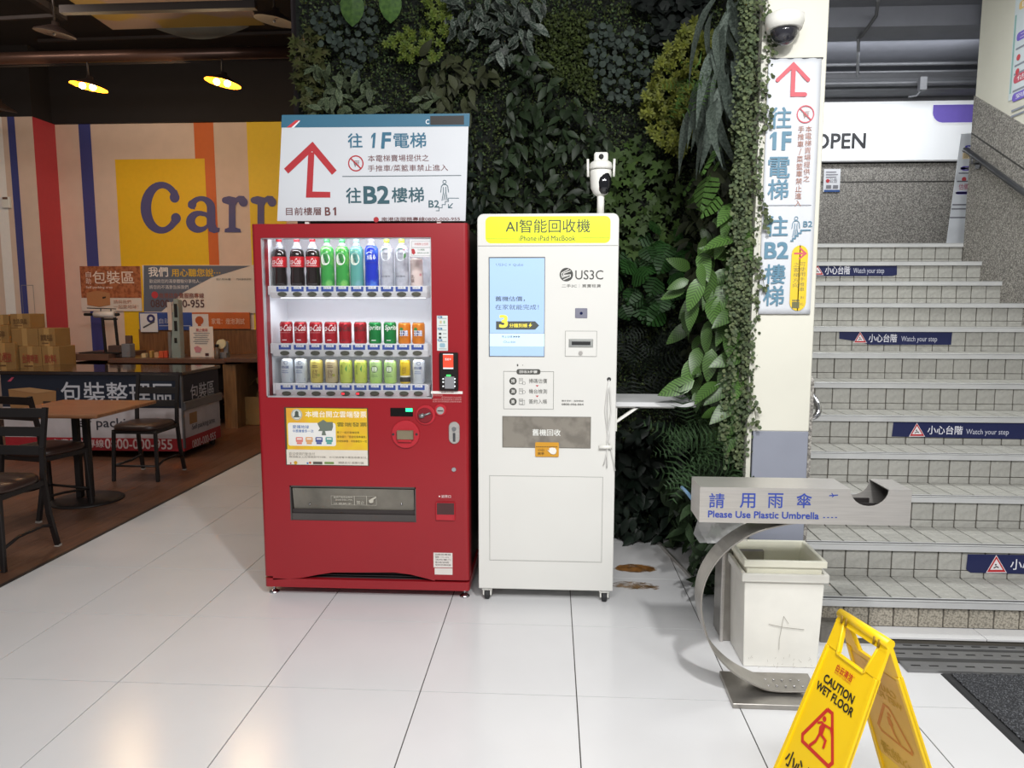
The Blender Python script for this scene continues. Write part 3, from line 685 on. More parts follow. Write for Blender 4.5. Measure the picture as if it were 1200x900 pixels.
# payment stickers and card reader
s_ = pxbox('payment_sticker', *c5(909, 450), *c5(961, 618), .0008, ink('d5dad8'), vm, bevel=0)
P = PY(YF-.001); B = lambda x0, y0, x1, y1: P.bx(*c5(x0, y0), *c5(x1, y1))
for y, tx_ in ((452, '步驟一'), (508, '步驟二'), (563, '步驟三')): P.rect(B(912, y, 934, y+9), ink('2f6f9a')); P.text(tx_, B(913, y+2, 932, y+8), ink('ffffff'), res=1)
for y in (462, 496, 518, 573, 608): P.rect(B(918, y, 955, y+2.5), ink('8a9496'))
for y in (532, 550): P.rect(B(918, y, 930, y+10), ink('2a2a2a')); P.rect(B(937, y+2, 955, y+6), ink('9aa2a2'))
P.rect(B(922, 582, 948, 602), ink('8fb0c0'), rad=.006); P.rect(B(922, 474, 932, 488), ink('c8b890')); P.rect(B(940, 474, 948, 488), ink('90b898')); P.build('sticker_print', s_)
rd = pxbox('card_reader', *c5(923, 626), *c5(1012, 808), .02, mat('reader_black', '1d1817', .3), vm, bevel=.004)
Print(FRY(YF-.0205), .0005, W0).rect(PY(YF).bx(*c5(941, 632), *c5(990, 704)), ink('f0eef0')).rect(PY(YF).bx(*c5(941, 636), *c5(990, 697)), glow('e8452c', .5), 2).text('悠遊卡', PY(YF).bx(*c5(950, 652), *c5(980, 663)), ink('ffffff'), l=3).build('reader_screen', rd)
pxbox('reader_pad', *c5(946, 742), *c5(993, 800), .004, mat('pad_silver', 'a9acb0', .35, .6), rd, Y=YF-.02)
Print(FRY(YF-.0205), .0005, W0).rect(PY(YF).bx(*c5(957, 731), *c5(978, 739)), glow('40e060', 1.5)).build('reader_lamp', rd)
for y in (751, 766, 786):
    for x in (942, 997): c = at_y(*c5(x, y), YF); MB(glow('e8f0f0', .6)).cyl((c.x, YF-.02, c.z), (c.x, YF-.023, c.z), .004, n=8).build('reader_led', rd)
P = PY(YF-.0004); B = lambda x0, y0, x1, y1: P.bx(*c5(x0, y0), *c5(x1, y1))
P.rect(B(880, 812, 1032, 825), ink('e6e0dc')); P.text('感應式付款', B(930, 814, 990, 823), ink('8a5a58'), res=1)
t = ink('c88a88')
for i, tx_ in enumerate(('使用說明', '請先選擇商品後再將卡片靠近感應區', '扣款完成後商品即落下請取用', '如有任何問題請洽服務專線')): P.text(tx_, B(888 if i == 0 else 930-(i > 1)*42, 828+i*10, 1026-(i == 0)*90, 836+i*10), t, res=1, l=1)
P.build('instructions', vm)
# note in upper right of the window and the printed line on the glass
P = PY(YF+.0115); B = lambda x0, y0, x1, y1: P.bx(*c5(x0, y0), *c5(x1, y1))
P.rect(B(778, 84, 887, 168), ink('e0dfe0')); P.b.build('notice', vm, fix=False)
P = PY(YF+.0110)
P.frame(B(787, 93, 880, 163), .0012, ink('7a7a7c')); P.text('本機禁止加熱', B(800, 100, 868, 113), ink('c87a7c'), res=1); P.rect(B(790, 122, 877, 124), ink('7a7a7c')); P.text('小心輕放', B(815, 129, 850, 138), ink('4a7a58'), res=1); P.text('飲料冰涼', B(815, 145, 870, 153), ink('6a8a78'), res=1)
P.poly([P.W(*c5(x, y)) for x, y in ((786, 132), (795, 128), (802, 134), (806, 150), (796, 158), (788, 150))], ink('b03038')); P.build('notice_print', vm)
# feet
for x, y_ in ((RX0+.03, YF+.05), (RX1-.03, YF+.05), (RX0+.03, 4.1), (RX1-.03, 4.1)):
    MB(M_chrome).cyl((x, y_, .012), (x, y_, RZ0+.01), .008, n=12).lathe((x, y_, 0), [(.026, 0), (.026, .006), (.010, .016)], 16).build('foot', vm)

# ================================================================== drinks
def lines(P, b, n, m, l=2):
    h = (b[3]-b[1])/n
    for i in range(n): P.rect((b[0]+(i % 2)*.002, b[1]+h*i+h*.25, b[2]-((i*7) % 3)*.003, b[1]+h*i+h*.7), m, l, nseg=4)
Yp = 3.61
def bottle(px, label, prof, mb, neckp, mneck, capc, capz, fn, base_px=334.5, n=20, grp=None):
    c = at_y(px, base_px, Yp); c.z = Z_(335, 410, YS)-.004
    t = thing('bottle', label, 'bottle', c, grp)
    MB(mb).lathe(c, prof, n).build('body', t)
    if neckp: MB(mneck).lathe(c, neckp, n).build('neck', t)
    MB(capc).lathe(c, [(.0135, capz), (.0145, capz+.002), (.0145, capz+.017), (.0125, capz+.019)], 18).build('cap', t)
    fn(t, c)
M_cola = mat('dark_cola', '1d1210', .12, coat=.5, var=.02); M_pet = mat('clear_pet', 'dfe6ee', .08, var=.03, alpha=.45)
colap = [(.029, 0), (.034, .004), (.0365, .02), (.0365, .05), (.0335, .075), (.0345, .098), (.0358, .115), (.0358, .155), (.034, .175), (.027, .186)]
colan = [(.027, .186), (.021, .200), (.0135, .215), (.0125, .226)]
def cola_l(t, c):
    P = Print(FRcyl(c.x, c.y, .0364), .0003); rm = ink('c01824', .35)
    for i in range(20): a = -PI*.0364+i*2*PI*.0364/20; P.rect((a, c.z+.098, a+2*PI*.0364/20, c.z+.150), rm, 1)
    P.build('label', t); P = Print(FRcyl(c.x, c.y, .0364), .0003)
    P.text('Coca-Cola', (-.045, c.z+.112, .026, c.z+.141), ink('f2e8e8'), bold=.02, shear=.25, l=3); P.rect((-.05, c.z+.104, .03, c.z+.1065), ink('f2e8e8'), 3, nseg=6); P.build('lettering', t)
for i, (px, lab) in enumerate(((328.5, 'leftmost cola bottle with red cap, nearest the left frame on the top shelf'), (349.3, 'middle one of the three dark cola bottles with red labels'), (367.6, 'third cola bottle from the left, touching the green tea bottle'))):
    bottle(px, lab, colap, M_cola, colan, M_pet, ink('b01824', .4), .224, cola_l, grp='cola bottles on the top shelf')
def sqp(r): return [(r*.9, 0), (r, .004), (r, .06), (r*.97, .10), (r, .16), (r*.98, .185), (r*.7, .200)]
def tea_l(t, c):
    P = Print(FRcyl(c.x, c.y, .0345), .0004); P.disc((-.002, c.z+.137), .0245, ink('dfe8dc'), 1, 20, ry=.030); P.build('label', t)
    P = Print(FRcyl(c.x, c.y, .0345), .0004); P.col('原萃', (-.011, c.z+.116, .009, c.z+.159), ink('3c5a48'), l=2)
    for i in range(6): P.disc((-.024+i*.0095, c.z+.178), .0017, ink('c8e85a'), 1, 6)
    P.build('lettering', t)
for px, col, c2, lab in ((384.5, '3f9a4a', '8fce74', 'left bright green tea bottle with round white label, beside the cola bottles'), (402.2, '3f9a48', '97d46c', 'right bright green tea bottle, beside the teal one'), (418.8, '5fa39a', '7fa8b8', 'pale teal tea bottle with round white label, left of the blue bottle')):
    bottle(px, lab, sqp(.034), mat('tea_'+col+c2, col, .15, var=.05, scale=18, col2=c2, thr=(.5, .75)), [(.023, .200), (.0135, .214), (.0128, .222)], M_pet, ink('3f9a58' if col[0] == '3' else '8fc4b4', .4), .219, tea_l, grp='tea bottles on the top shelf')
def blue_l(t, c):
    P = Print(FRcyl(c.x, c.y, .0345), .0004); wq = ink('dfe6ff')
    P.line([(-.018, c.z+.165), (-.004, c.z+.172), (.010, c.z+.166)], .004, wq); P.text('水瓶', (-.016, c.z+.134, .010, c.z+.158), wq, bold=.03); P.line([(.016, c.z+.14), (.020, c.z+.158), (.026, c.z+.142), (.018, c.z+.136)], .004, wq)
    lines(P, (-.026, c.z+.118, .026, c.z+.124), 1, ink('1a2088')); P.build('label', t)
bottle(436.2, 'royal blue sports drink bottle with grey cap on the top shelf', sqp(.034)[:-2]+[(.033, .188), (.026, .203)], mat('blue_drink', '2338b8', .15, scale=14, col2='4a7fd0', thr=(.5, .7)), [(.026, .203), (.014, .214), (.0128, .225)], M_pet, ink('a9a4b4', .4), .222, blue_l)
M_clear = mat('clear_water_bottle', 'c9ccd6', .1, var=.12, scale=30, alpha=.8)
def clr_l(k):
    def f(t, c):
        P = Print(FRcyl(c.x, c.y, .0342), .0004); P.disc((0, c.z+.160), .026, ink('e0e6ea'), 1, 18, ry=.032); P.build('label', t)
        P = Print(FRcyl(c.x, c.y, .0342), .0004); P.text('多喝水', (-.015, c.z+.158, .013, c.z+.168), ink('4f5560'), l=2); P.line([(-.024, c.z+.17), (-.01, c.z+.187), (.01, c.z+.188)], .0025, ink('3f9a8c'), 2)
        lines(P, (-.016, c.z+.142, .012, c.z+.150), 1, ink('9aa0a8')); P.text('純水氣泡', (-.028, c.z+.048, .022, c.z+.056), ink('4a4a50'), l=2)
        if k: P.poly([(.014, c.z+.135), (.028, c.z+.15), (.026, c.z+.168), (.016, c.z+.16)], ink('5aa05a'), 3); P.disc((.018, c.z+.182), .004, ink('c85a6a'), 3, 8)
        P.build('lettering', t)
    return f
for k, (px, lab) in enumerate(((454, 'clear water bottle with yellow-green cap right of the blue bottle'), (471.5, 'clear bottle with green leaf on its label, under the corner notice'))):
    bottle(px, lab, sqp(.034)[:-1]+[(.030, .190), (.022, .203)], M_clear, [(.022, .203), (.014, .212), (.0128, .222)], M_pet, ink('a4b83c', .4), .217, clr_l(k))
def can(px, pt, pb, label, m, fn, r=.032, name='can', grp=None, zrow=None):
    c = at_y(px, pb, Yp); c.z = zrow; h = at_y(px, pt, Yp).z-at_y(px, pb, Yp).z
    t = thing(name, label, 'can', c, grp)
    MB(m).lathe(c, [(r*.82, 0), (r*.98, .006), (r, .012), (r, h-.014), (r*.97, h-.009), (r*.86, h-.003)], 22).build('body', t)
    MB(M_steel).lathe(c, [(r*.86, h-.003), (r*.88, h), (r*.80, h), (r*.78, h-.003)], 22, caps=True).build('rim', t)
    fn(t, c, h, r)
z1 = Z_(335, 410, YS)-.004; z2 = Z_(403, 410, YS)-.004; z3 = Z_(450, 410, YS)-.004
def milk(t, c, h, r):
    P = Print(FRcyl(c.x, c.y, r), .0004); P.poly([(-.03, c.z+h-.012), (.03, c.z+h-.012), (.02, c.z+h-.03), (0, c.z+h-.04), (-.02, c.z+h-.03)], ink('c8606a')); P.col('乳酸', (-.024, c.z+.02, -.006, c.z+.06), ink('5a3a3c')); P.disc((.026, c.z+.06), .007, ink('c88a90')); P.build('label', t)
can(488.5, 301, 335, 'cream and pink tall can at the right end of the top shelf', mat('cream_can', 'e0cfc8', .35), milk, .031, zrow=z1)
M_cr = mat('can_red', 'b5202a', .25, .35, var=.06); M_cg = mat('can_green', '1f8a45', .25, .35); M_co = mat('can_orange', 'e08420', .3, .2)
def txtcan(s_, colr, x0, x1, sh=.2, z0=.58, z1_=.86, extra=None):
    def f(t, c, h, r):
        P = Print(FRcyl(c.x, c.y, r), .0004); P.text(s_, (x0, c.z+h*z0, x1, c.z+h*z1_), ink(colr), bold=.02, shear=sh, l=2)
        P.rect((-.012, c.z+h*.16, .010, c.z+h*.19), ink(colr), 2, nseg=2)
        if extra: extra(P, c, h, r)
        P.build('lettering', t)
    return f
ra = lambda P, c, h, r: P.rect((-.026, c.z+h*.50, .030, c.z+h*.51), ink('e0b0b0'), 2, nseg=6)
orn = ('leftmost', 'second', 'third', 'fourth')
for i, px in enumerate((336.2, 353, 370.8, 388.3)): can(px, 376, 402, orn[i]+' red cola can with white script, counted from the left on the middle shelf', M_cr, txtcan('Coca-Cola', 'efe4e4', -.058, .034, .3, extra=ra), grp='red cola cans with white script', zrow=z2)
for i, px in enumerate((405.1, 422.8)): can(px, 376, 402, ('left', 'right')[i]+' one of two red cans with black script, beside the '+('white-script cans', 'green cans')[i], M_cr, txtcan('Coca-Cola', '3a1210', -.058 if i == 0 else -.048, .034, .3), grp='red cans with black script', zrow=z2)
for i, px in enumerate((439.9, 457.4)): can(px, 376, 402, ('green lemonade can beside the red cans', 'green lemonade can beside the orange cans')[i], M_cg, txtcan('Sprite', 'eef4ee', -.040 if i == 0 else -.022, .036 if i == 0 else .046, .2), grp='green cans on the middle shelf', zrow=z2)
def fan(t, c, h, r):
    P = Print(FRcyl(c.x, c.y, r), .0004); P.disc((-.010, c.z+h*.68), .010, ink('3f8a3c'), 1, 10); P.disc((.004, c.z+h*.46), .019, ink('232a66'), 1, 12); P.rect((-.020, c.z+h*.40, .024, c.z+h*.62), ink('232a66'), 1, nseg=4)
    P.text('芬達', (-.019, c.z+h*.38, .024, c.z+h*.64), ink('eef0ff'), bold=.03, l=3); P.build('lettering', t)
for i, px in enumerate((474.2, 490.7)): can(px, 377, 402.5, ('orange soda can beside the green cans', 'orange soda can at the right end of the middle shelf')[i], M_co, fan, grp='orange cans', zrow=z2)
def sports(t, c, h, r):
    P = Print(FRcyl(c.x, c.y, r), .0004); b = ink('4a5a86'); P.ring((.004, c.z+h*.84), .010, .002, b); P.text('FIN健', (-.020, c.z+h*.60, .018, c.z+h*.72), b, bold=.02); lines(P, (-.02, c.z+h*.40, .015, c.z+h*.54), 2, ink('8a98b4'))
    P.poly([(-.010, c.z+h*.10), (.028, c.z+h*.10), (.028, c.z+h*.22)], ink('4a6aa8')); P.build('lettering', t)
for px, lab in ((337.4, 'leftmost white and blue can on the bottom shelf'), (353.6, 'second white and blue can from the left on the bottom shelf'), (491.3, 'white and blue can at the right end of the bottom shelf')): can(px, 420.5, 449, lab, mat('can_white', 'cfd6dc', .3, .3), sports, grp='white and blue cans', zrow=z3)
def beige(t, c, h, r):
    P = Print(FRcyl(c.x, c.y, r), .0004); b = ink('6a5030'); lines(P, (-.016, c.z+h*.66, .016, c.z+h*.78), 2, b); P.text('奶茶', (-.014, c.z+h*.22, .014, c.z+h*.58), b); P.disc((.018, c.z+h*.35), .008, ink('9a9a40'), 1, 8); P.build('lettering', t)
for i, (px, mc, lab) in enumerate(((371.6, 'c9b85e', 'golden tea can left of the beige one on the bottom shelf'), (389.2, 'b9a986', 'beige milk tea can beside the green and yellow cans'))): can(px, 421.5, 449, lab, mat('can_'+mc, mc, .35, .2), beige, zrow=z3)
def ygr(t, c, h, r):
    P = Print(FRcyl(c.x, c.y, r), .0004); P.poly([(.004, c.z+h*.62), (.012, c.z+h*.78), (.028, c.z+h*.80), (.034, c.z+h*.62), (.024, c.z+h*.48), (.010, c.z+h*.50)], ink('2f8a44')); P.poly([(-.03, c.z+h*.12), (.03, c.z+h*.20), (.03, c.z+h*.30), (-.03, c.z+h*.24)], ink('d08a4a')); P.poly([(-.01, c.z+h*.10), (.03, c.z+h*.18), (.03, c.z+h*.22), (-.02, c.z+h*.16)], ink('2f7a3c'), 2)
    P.col('冬瓜', (-.022, c.z+h*.38, -.008, c.z+h*.82), ink('3a5a2a')); P.build('lettering', t)
for i, px in enumerate((406, 423.2)): can(px, 421.5, 449, ('left', 'right')[i]+' yellow-green can with green leaf, above the '+('left', 'right')+[' red-lit button'][0] if False else ('left yellow-green can with a green leaf, beside the beige can', 'right yellow-green can with a green leaf, beside the pale green can')[i], mat('can_yg', 'bcc85a', .35, .2), ygr, grp='yellow-green cans', zrow=z3)
def pgr(t, c, h, r):
    P = Print(FRcyl(c.x, c.y, r), .0004); P.ring((0, c.z+h*.62), .017, .003, ink('3a4a3e')); P.text('麥香', (-.013, c.z+h*.52, .013, c.z+h*.72), ink('dfe8d8'), bold=.03, l=2); lines(P, (-.018, c.z+h*.28, .016, c.z+h*.40), 2, ink('7a9a5a')); P.build('lettering', t)
for i, px in enumerate((440.8, 457.8)): can(px, 422, 449.5, ('pale green can with round scribbled logo beside the yellow-green cans', 'pale green can with round scribbled logo beside the slim yellow can')[i], mat('can_pg', 'a9c48e', .35, .2, col2='9ac050'), pgr, grp='pale green cans', zrow=z3)
def slim(t, c, h, r):
    P = Print(FRcyl(c.x, c.y, r), .0004)
    for i in range(12): a = -r*PI*.5+i*r*PI/12; P.rect((a, c.z+.010, a+r*PI/12, c.z+h*.28), ink('2e2a24'), 1); P.rect((a, c.z+h*.28, a+r*PI/12, c.z+h*.34), ink('d8d4c4'), 1)
    P.text('伯朗', (-.010, c.z+h*.42, .010, c.z+h*.72), ink('8a6a10'), l=2); P.build('lettering', t)
can(475, 421, 449, 'slim yellow coffee can with black foot on the bottom shelf', mat('can_yellow', 'd2b22a', .3, .2), slim, .0265, zrow=z3)
# ================================================================== sign board on the red machine
YB = 3.52
t = thing('sign_board', 'white direction board with red arrow and teal characters standing on the red machine', 'sign', (-.87, YB, RZ1))
c4 = crop(300, 120, 4.615)
WB = WY(YB)
co = [WB(325, 259), WB(545.5, 259), WB(549.5, 133), WB(331, 136)]
M_board = mat('white_banner_vinyl', 'cfd2d7', .5, var=.03, scale=2)
MB(M_board).prism(co, FRY(YB), -.004, .002, M_board).build('panel', t)
MB(M_white).bar((-1.2, YB+.02, RZ1-.002), (-1.2, YB+.02, 2.3), .02, .02, (0, 1, 0)).bar((-.55, YB+.02, RZ1-.002), (-.55, YB+.02, 2.3), .02, .02, (0, 1, 0)).build('support', t)
P = PY(YB-.0024); B = lambda x0, y0, x1, y1: P.bx(*c4(x0, y0), *c4(x1, y1)); Q = lambda pts: [P.W(*c4(x, y)) for x, y in pts]
teal, dteal, red, dred = ink('2f6680'), ink('2f5560'), ink('b0262e'), ink('6a3a3a')
P.poly(Q([(136, 136), (1154, 130), (1156, 60), (140, 68)]), teal)
P.poly(Q([(165, 136), (195, 136), (240, 97), (215, 97)]), ink('c8363e'), 2); P.poly(Q([(190, 138), (205, 138), (240, 100), (232, 100)]), ink('e8eaee'), 3)
P.text('C', B(918, 93, 937, 117), ink('e8eaee'), bold=.02); P.rect(B(943, 73, 1125, 121), mat('black_tape', '17130f', .5), 3)
P.text('往', B(498, 168, 575, 245), teal, bold=.02); P.one(B(618, 165, 641, 247), teal, shear=.1); P.text('F', B(679, 165, 722, 247), teal, bold=.045, shear=.1); P.text('電梯', B(745, 165, 920, 245), teal, bold=.02)
P.text('往', B(488, 462, 568, 545), dteal, bold=.02); P.text('B2', B(585, 455, 718, 545), dteal, bold=.045); P.text('樓梯', B(735, 460, 908, 540), dteal, bold=.02)
P.text('本電梯賣場提供之', B(605, 283, 935, 320), dred); P.text('手推車/菜籃車禁止進入', B(605, 337, 1038, 372), dred)
P.text('目前樓層', B(163, 568, 352, 610), dred, bold=.01); P.text('B', B(374, 568, 402, 611), dred, bold=.03); P.one(B(417, 567, 434, 611), dred); P.rect(B(467, 396, 1110, 400), ink('4a5a60'))
P.text('南港店服務專線0800-000-955', B(680, 620, 1103, 641), dred, bold=.01); P.disc(P.W(*c4(650, 634)), .013, red)
def arrowL(P, Q, tip, lw, m):
    pass
P.line(Q([(163, 372), (305, 238), (424, 380)]), .0475*.66, red); P.poly(Q([(283, 270), (316, 270), (306, 480), (270, 515)]), red); P.poly(Q([(270, 515), (300, 482), (402, 484), (402, 515)]), red)
c = P.W(*c4(540, 330)); P.ring(c, .038, .006, red); P.line([(c[0]-.025, c[1]+.025), (c[0]+.025, c[1]-.025)], .006, red, 4)
def cart_icon(P, c, s, m):
    P.line([(c[0]-.9*s, c[1]+.7*s), (c[0]-.5*s, c[1]+.6*s), (c[0]-.25*s, c[1]-.3*s), (c[0]+.65*s, c[1]-.3*s)], .14*s, m, 3)
    for a in (.5, .1): P.line([(c[0]-.45*s, c[1]+a*s), (c[0]+.8*s, c[1]+a*s)], .08*s, m, 3)
    for a in (-.3, .1, .5): P.line([(c[0]+a*s, c[1]+.5*s), (c[0]+a*s, c[1]-.1*s)], .08*s, m, 3)
    P.disc((c[0]-.15*s, c[1]-.6*s), .13*s, m, 3, 8); P.disc((c[0]+.5*s, c[1]-.6*s), .13*s, m, 3, 8)
cart_icon(P, c, .022, dred)
def man(P, x, y, s, m, l=3):       # x,y head centre in metres, s total height
    P.ring((x, y), s*.10, s*.03, m, l, 14)
    P.line([(x-s*.20, y-s*.52), (x-s*.16, y-s*.22), (x-s*.08, y-s*.13), (x+s*.08, y-s*.13), (x+s*.16, y-s*.22), (x+s*.20, y-s*.52)], s*.035, m, l)
    P.line([(x-s*.14, y-s*.93), (x-s*.06, y-s*.5), (x-s*.06, y-s*.25)], s*.035, m, l); P.line([(x+s*.14, y-s*.93), (x+s*.06, y-s*.5), (x+s*.06, y-s*.25)], s*.035, m, l); P.line([(x-s*.05, y-s*.9), (x, y-s*.55), (x+s*.05, y-s*.9)], s*.03, m, l)
h = P.W(*c4(1020, 430)); man(P, h[0], h[1], .095, dteal)
P.text('B2', B(934, 530, 990, 568), dteal, bold=.02)
P.line(Q([(973, 586), (990, 586), (990, 570), (1007, 570), (1007, 553), (1024, 553), (1024, 536), (1041, 536), (1041, 518), (1098, 518)]), .003, dteal)
P.line(Q([(1064, 546), (1044, 568)]), .005, dteal); P.line(Q([(1041, 550), (1041, 570), (1062, 570)]), .004, dteal)
P.build('lettering', t)

# ================================================================== white recycling machine
M_mw = mat('white_machine_enamel', 'd9d8d3', .38, var=.02, scale=2)
wm_ = thing('recycling_kiosk', 'tall white recycling kiosk on castors with yellow header and blue screen', 'kiosk', (-.02, 3.75, 0))
KX0, KX1, KZ0, KZ1 = -.357, .311, .064, 1.905
rr = .03; b = MB(M_mw)
prof = [(KX0, KZ0), (KX1, KZ0)]+qc(KX1-rr, KZ1-rr, rr, 0, 90)+qc(KX0+rr, KZ1-rr, rr, 90, 180)
b.prism(prof, FRY(YF), -.60, 0, M_mw).build('body', wm_, bevel=.003)
P = PY(YF-.0002); P.rect(P.bx(560, 287.6, 724, 288.3), ink('8d8c88')); P.build('panel_seam', wm_)
P = PY(YF-.0006); K7 = crop(550, 170, 3.333); K8 = crop(550, 420, 3.0); B = lambda x0, y0, x1, y1: P.bx(*K7(x0, y0), *K7(x1, y1))
hp = MB(M_mw)
u = B(63, 278, 551, 383); P.rect(u, glow('e6f500', .25), 1, rad=.025); k_ = ink('4a4a30')
P.text('AI智能回收機', B(142, 290, 472, 342), k_, bold=.01); P.text('iPhone·iPad·MacBook', B(195, 354, 414, 374), k_, bold=.012)
P.rect(B(66, 363, 185, 364.5), k_, 2); P.rect(B(422, 361.5, 549, 363), k_, 2); P.build('header_sign', wm_)
# screen
sc_ = MB(mat('screen_bezel', '6f7274', .3)).box(*(lambda q: (q[0], q[2], YF-.003, YF+.001, q[1], q[3]))(B(76, 437, 295, 827))).build('screen', wm_, bevel=.001)
P = PY(YF-.0034, .0003); Ks = crop(570, 295, 6.92); B = lambda x0, y0, x1, y1: P.bx(*Ks(x0, y0), *Ks(x1, y1))
P.rect(B(27, 52, 469, 846), mat('screen_blue', '9db8e0', .25, emis=.5, var=.03, scale=2, col2='9dbbe2'), 1); P.rect(B(27, 662, 469, 768), glow('bcd8ef', .6), 2); P.rect(B(27, 660, 469, 663), ink('7a8a98'), 3)
dk = ink('4a5560'); P.text('舊機估價，', B(73, 362, 312, 402), dk, bold=.01); P.text('在家就能完成！', B(72, 428, 425, 470), dk)
P.text('US3C × Qubii', B(78, 95, 298, 120), ink('6a7c98'), res=1)
P.poly([P.W(*Ks(x, y)) for x, y in ((78, 564), (395, 564), (428, 598), (395, 632), (78, 632))], ink('4a4f4c'), 2)
P.text('3', B(108, 516, 170, 612), glow('e8d84a', .5), bold=.05, l=4); P.text('分鐘到帳', B(186, 582, 332, 614), glow('e8d84a', .5), bold=.02, l=4)
P.poly([P.W(*Ks(x, y)) for x, y in ((362, 572), (342, 602), (354, 602), (346, 618), (372, 592), (358, 592))], glow('e8d84a', .5), 4)
P.text('馬上估價 ▶▶▶', B(125, 680, 275, 698), dk, res=1, l=3); P.text('Checkin', B(135, 722, 236, 740), dk, res=1, l=3); P.build('screen_picture', sc_)
# logo, camera, slot
P = PY(YF-.0004); B = lambda x0, y0, x1, y1: P.bx(*K7(x0, y0), *K7(x1, y1)); lg = ink('3c3c38')
c = P.W(*K7(379, 506)); P.disc(c, .032, lg, 1, 28); wt = ink('d9d8d3')
P.line([(c[0]-.014, c[1]-.024), (c[0]+.019, c[1]-.010), (c[0]+.019, c[1]-.001), (c[0]-.013, c[1]-.003), (c[0]-.013, c[1]+.006), (c[0]+.020, c[1]+.018)], .0042, wt, 2)
P.line([(c[0]-.022, c[1]-.014), (c[0]+.008, c[1]-.006), (c[0]-.022, c[1]-.008), (c[0]-.022, c[1]+.008), (c[0]+.012, c[1]+.026)], .0036, wt, 2)
P.text('US3C', B(414, 489, 523, 525), lg); P.text('二手3C｜買賣租賃', B(361, 543, 514, 557), ink('6a6a66')); P.build('logo', wm_)
w_ = pxbox('camera_window', *K7(413, 637), *K7(461, 676), .004, mat('lilac_lens_plate', '9494a4', .25, .3), wm_, bevel=.002)
c = at_y(*K7(437, 657), YF); MB(mat('lens_blue', '1a2048', .1)).cyl((c.x, YF-.004, c.z), (c.x, YF-.006, c.z), .007, n=14).build('lens', w_)
w_ = pxbox('receipt_door', *K7(374, 726), *K7(498, 826), .002, M_mw, wm_, bevel=.001)
P = PY(YF-.0021, .0003); P.frame(P.bx(*K7(374, 726), *K7(498, 826)), .0016, ink('7b7a76')); P.build('door_seam', w_)
q = PY(YF).bx(*K7(388, 757), *K7(484, 791)); MB(mat('slot_silver', 'b8bab8', .3, .5)).hull8([(q[0], YF-.002, q[1]), (q[2], YF-.002, q[1]), (q[2], YF-.002, q[3]), (q[0], YF-.002, q[3])], [(q[0]+.008, YF-.014, q[1]+.008), (q[2]-.008, YF-.014, q[1]+.008), (q[2]-.008, YF-.014, q[3]-.008), (q[0]+.008, YF-.014, q[3]-.008)]).build('slot_frame', w_)
MB(mat('slot_black', '1b1c1c', .5)).box(q[0]+.014, q[2]-.014, YF-.0155, YF-.013, q[1]+.013, q[3]-.012).build('slot_mouth', w_)
c = at_y(*K7(434.5, 812), YF); MB(M_steel).cyl((c.x, YF-.002, c.z), (c.x, YF-.007, c.z), .010, n=16).build('key_lock', w_)
# instruction panel
P = PY(YF-.0004); Ki = crop(580, 425, 7.503); B = lambda x0, y0, x1, y1: P.bx(*Ki(x0, y0), *Ki(x1, y1)); kk = ink('44443f')
P.frame(B(75, 76, 516, 409), .0016, kk); P.rect(B(190, 57, 400, 103), kk, 2, rad=.010); P.text('回收3步驟', B(216, 67, 372, 92), wt, bold=.02, l=3)
for y, a_, b_ in ((161, '掃', '掃碼估價'), (252, '測', '機台檢測'), (342, '簽', '簽約入帳')):
    c = P.W(*Ki(159, y)); P.disc(c, .0178, kk, 1); P.text(a_, B(143, y-16, 175, y+16), wt, l=2, bold=.02); P.text(b_, B(298, y-20, 458, y+20), ink('5a5a55'))
    P.frame(B(212, y-25, 245, y+25), .0012, kk); P.rect(B(218, y-14, 238, y-11), kk); P.rect(B(218, y-4, 238, y-1), kk)
    if y < 300: P.poly([P.W(*Ki(x, yy)) for x, yy in ((358, y+37), (386, y+37), (372, y+52))], ink('b83a40'))
P.ring(P.W(*Ki(254, 180)), .008, .0012, kk); P.ring(P.W(*Ki(254, 258)), .008, .0012, kk); P.frame(B(212, 330, 262, 370), .0012, kk, 2)
P.text('更多資訊｜服務專線', B(587, 328, 778, 344), kk, res=1); P.text('0800-056-064', B(587, 358, 778, 375), kk, bold=.02)
P.disc(P.W(*Ki(199, 22)), .0035, kk, 1, 10, ry=.006); P.disc(P.W(*Ki(244, 22)), .002, kk, 1, 8); P.build('instructions', wm_)
# chute
u = PY(YF).bx(*Ki(68, 476), *Ki(840, 747))
MB(mat('chute_rim', '8a8780', .4, .3)).box(u[0]-.002, u[2]+.002, YF-.002, YF+.001, u[1]-.002, u[3]+.002).build('chute_frame', wm_, bevel=.001)
fl_ = MB(mat('smudged_steel_flap', 'a39c91', .3, .55, var=.14, scale=14, thr=(.45, .62), detail=6)).box(u[0]+.002, u[2]-.002, YF-.004, YF-.001, u[1]+.002, u[3]-.002).build('recycling_flap', wm_, bevel=.001)
P = PY(YF-.0042, .0004); P.text('舊機回收', B(330, 586, 576, 642), ink('e4e4de'), bold=.02); P.build('lettering', fl_)
P = PY(YF-.0048, .0005); P.rect(B(354, 700, 562, 828), mat('orange_sticker', 'd59a2c', .4), 1, rad=.006); P.b.build('hand_warning_sticker', wm_, fix=False)
P = PY(YF-.0054, .0004); o_ = ink('4a3a20'); P.text('小心', B(376, 756, 434, 778), o_, bold=.02); P.text('夾手', B(376, 788, 434, 812), o_, bold=.02)
for i in range(12): P.rect(B(362+i*16, 736, 372+i*16, 744), o_)
P.poly([P.W(*Ki(x, y)) for x, y in ((458, 768), (478, 772), (476, 752), (500, 746), (530, 750), (543, 775), (535, 800), (515, 808), (492, 802))], ink('e8e4dc'), 2)
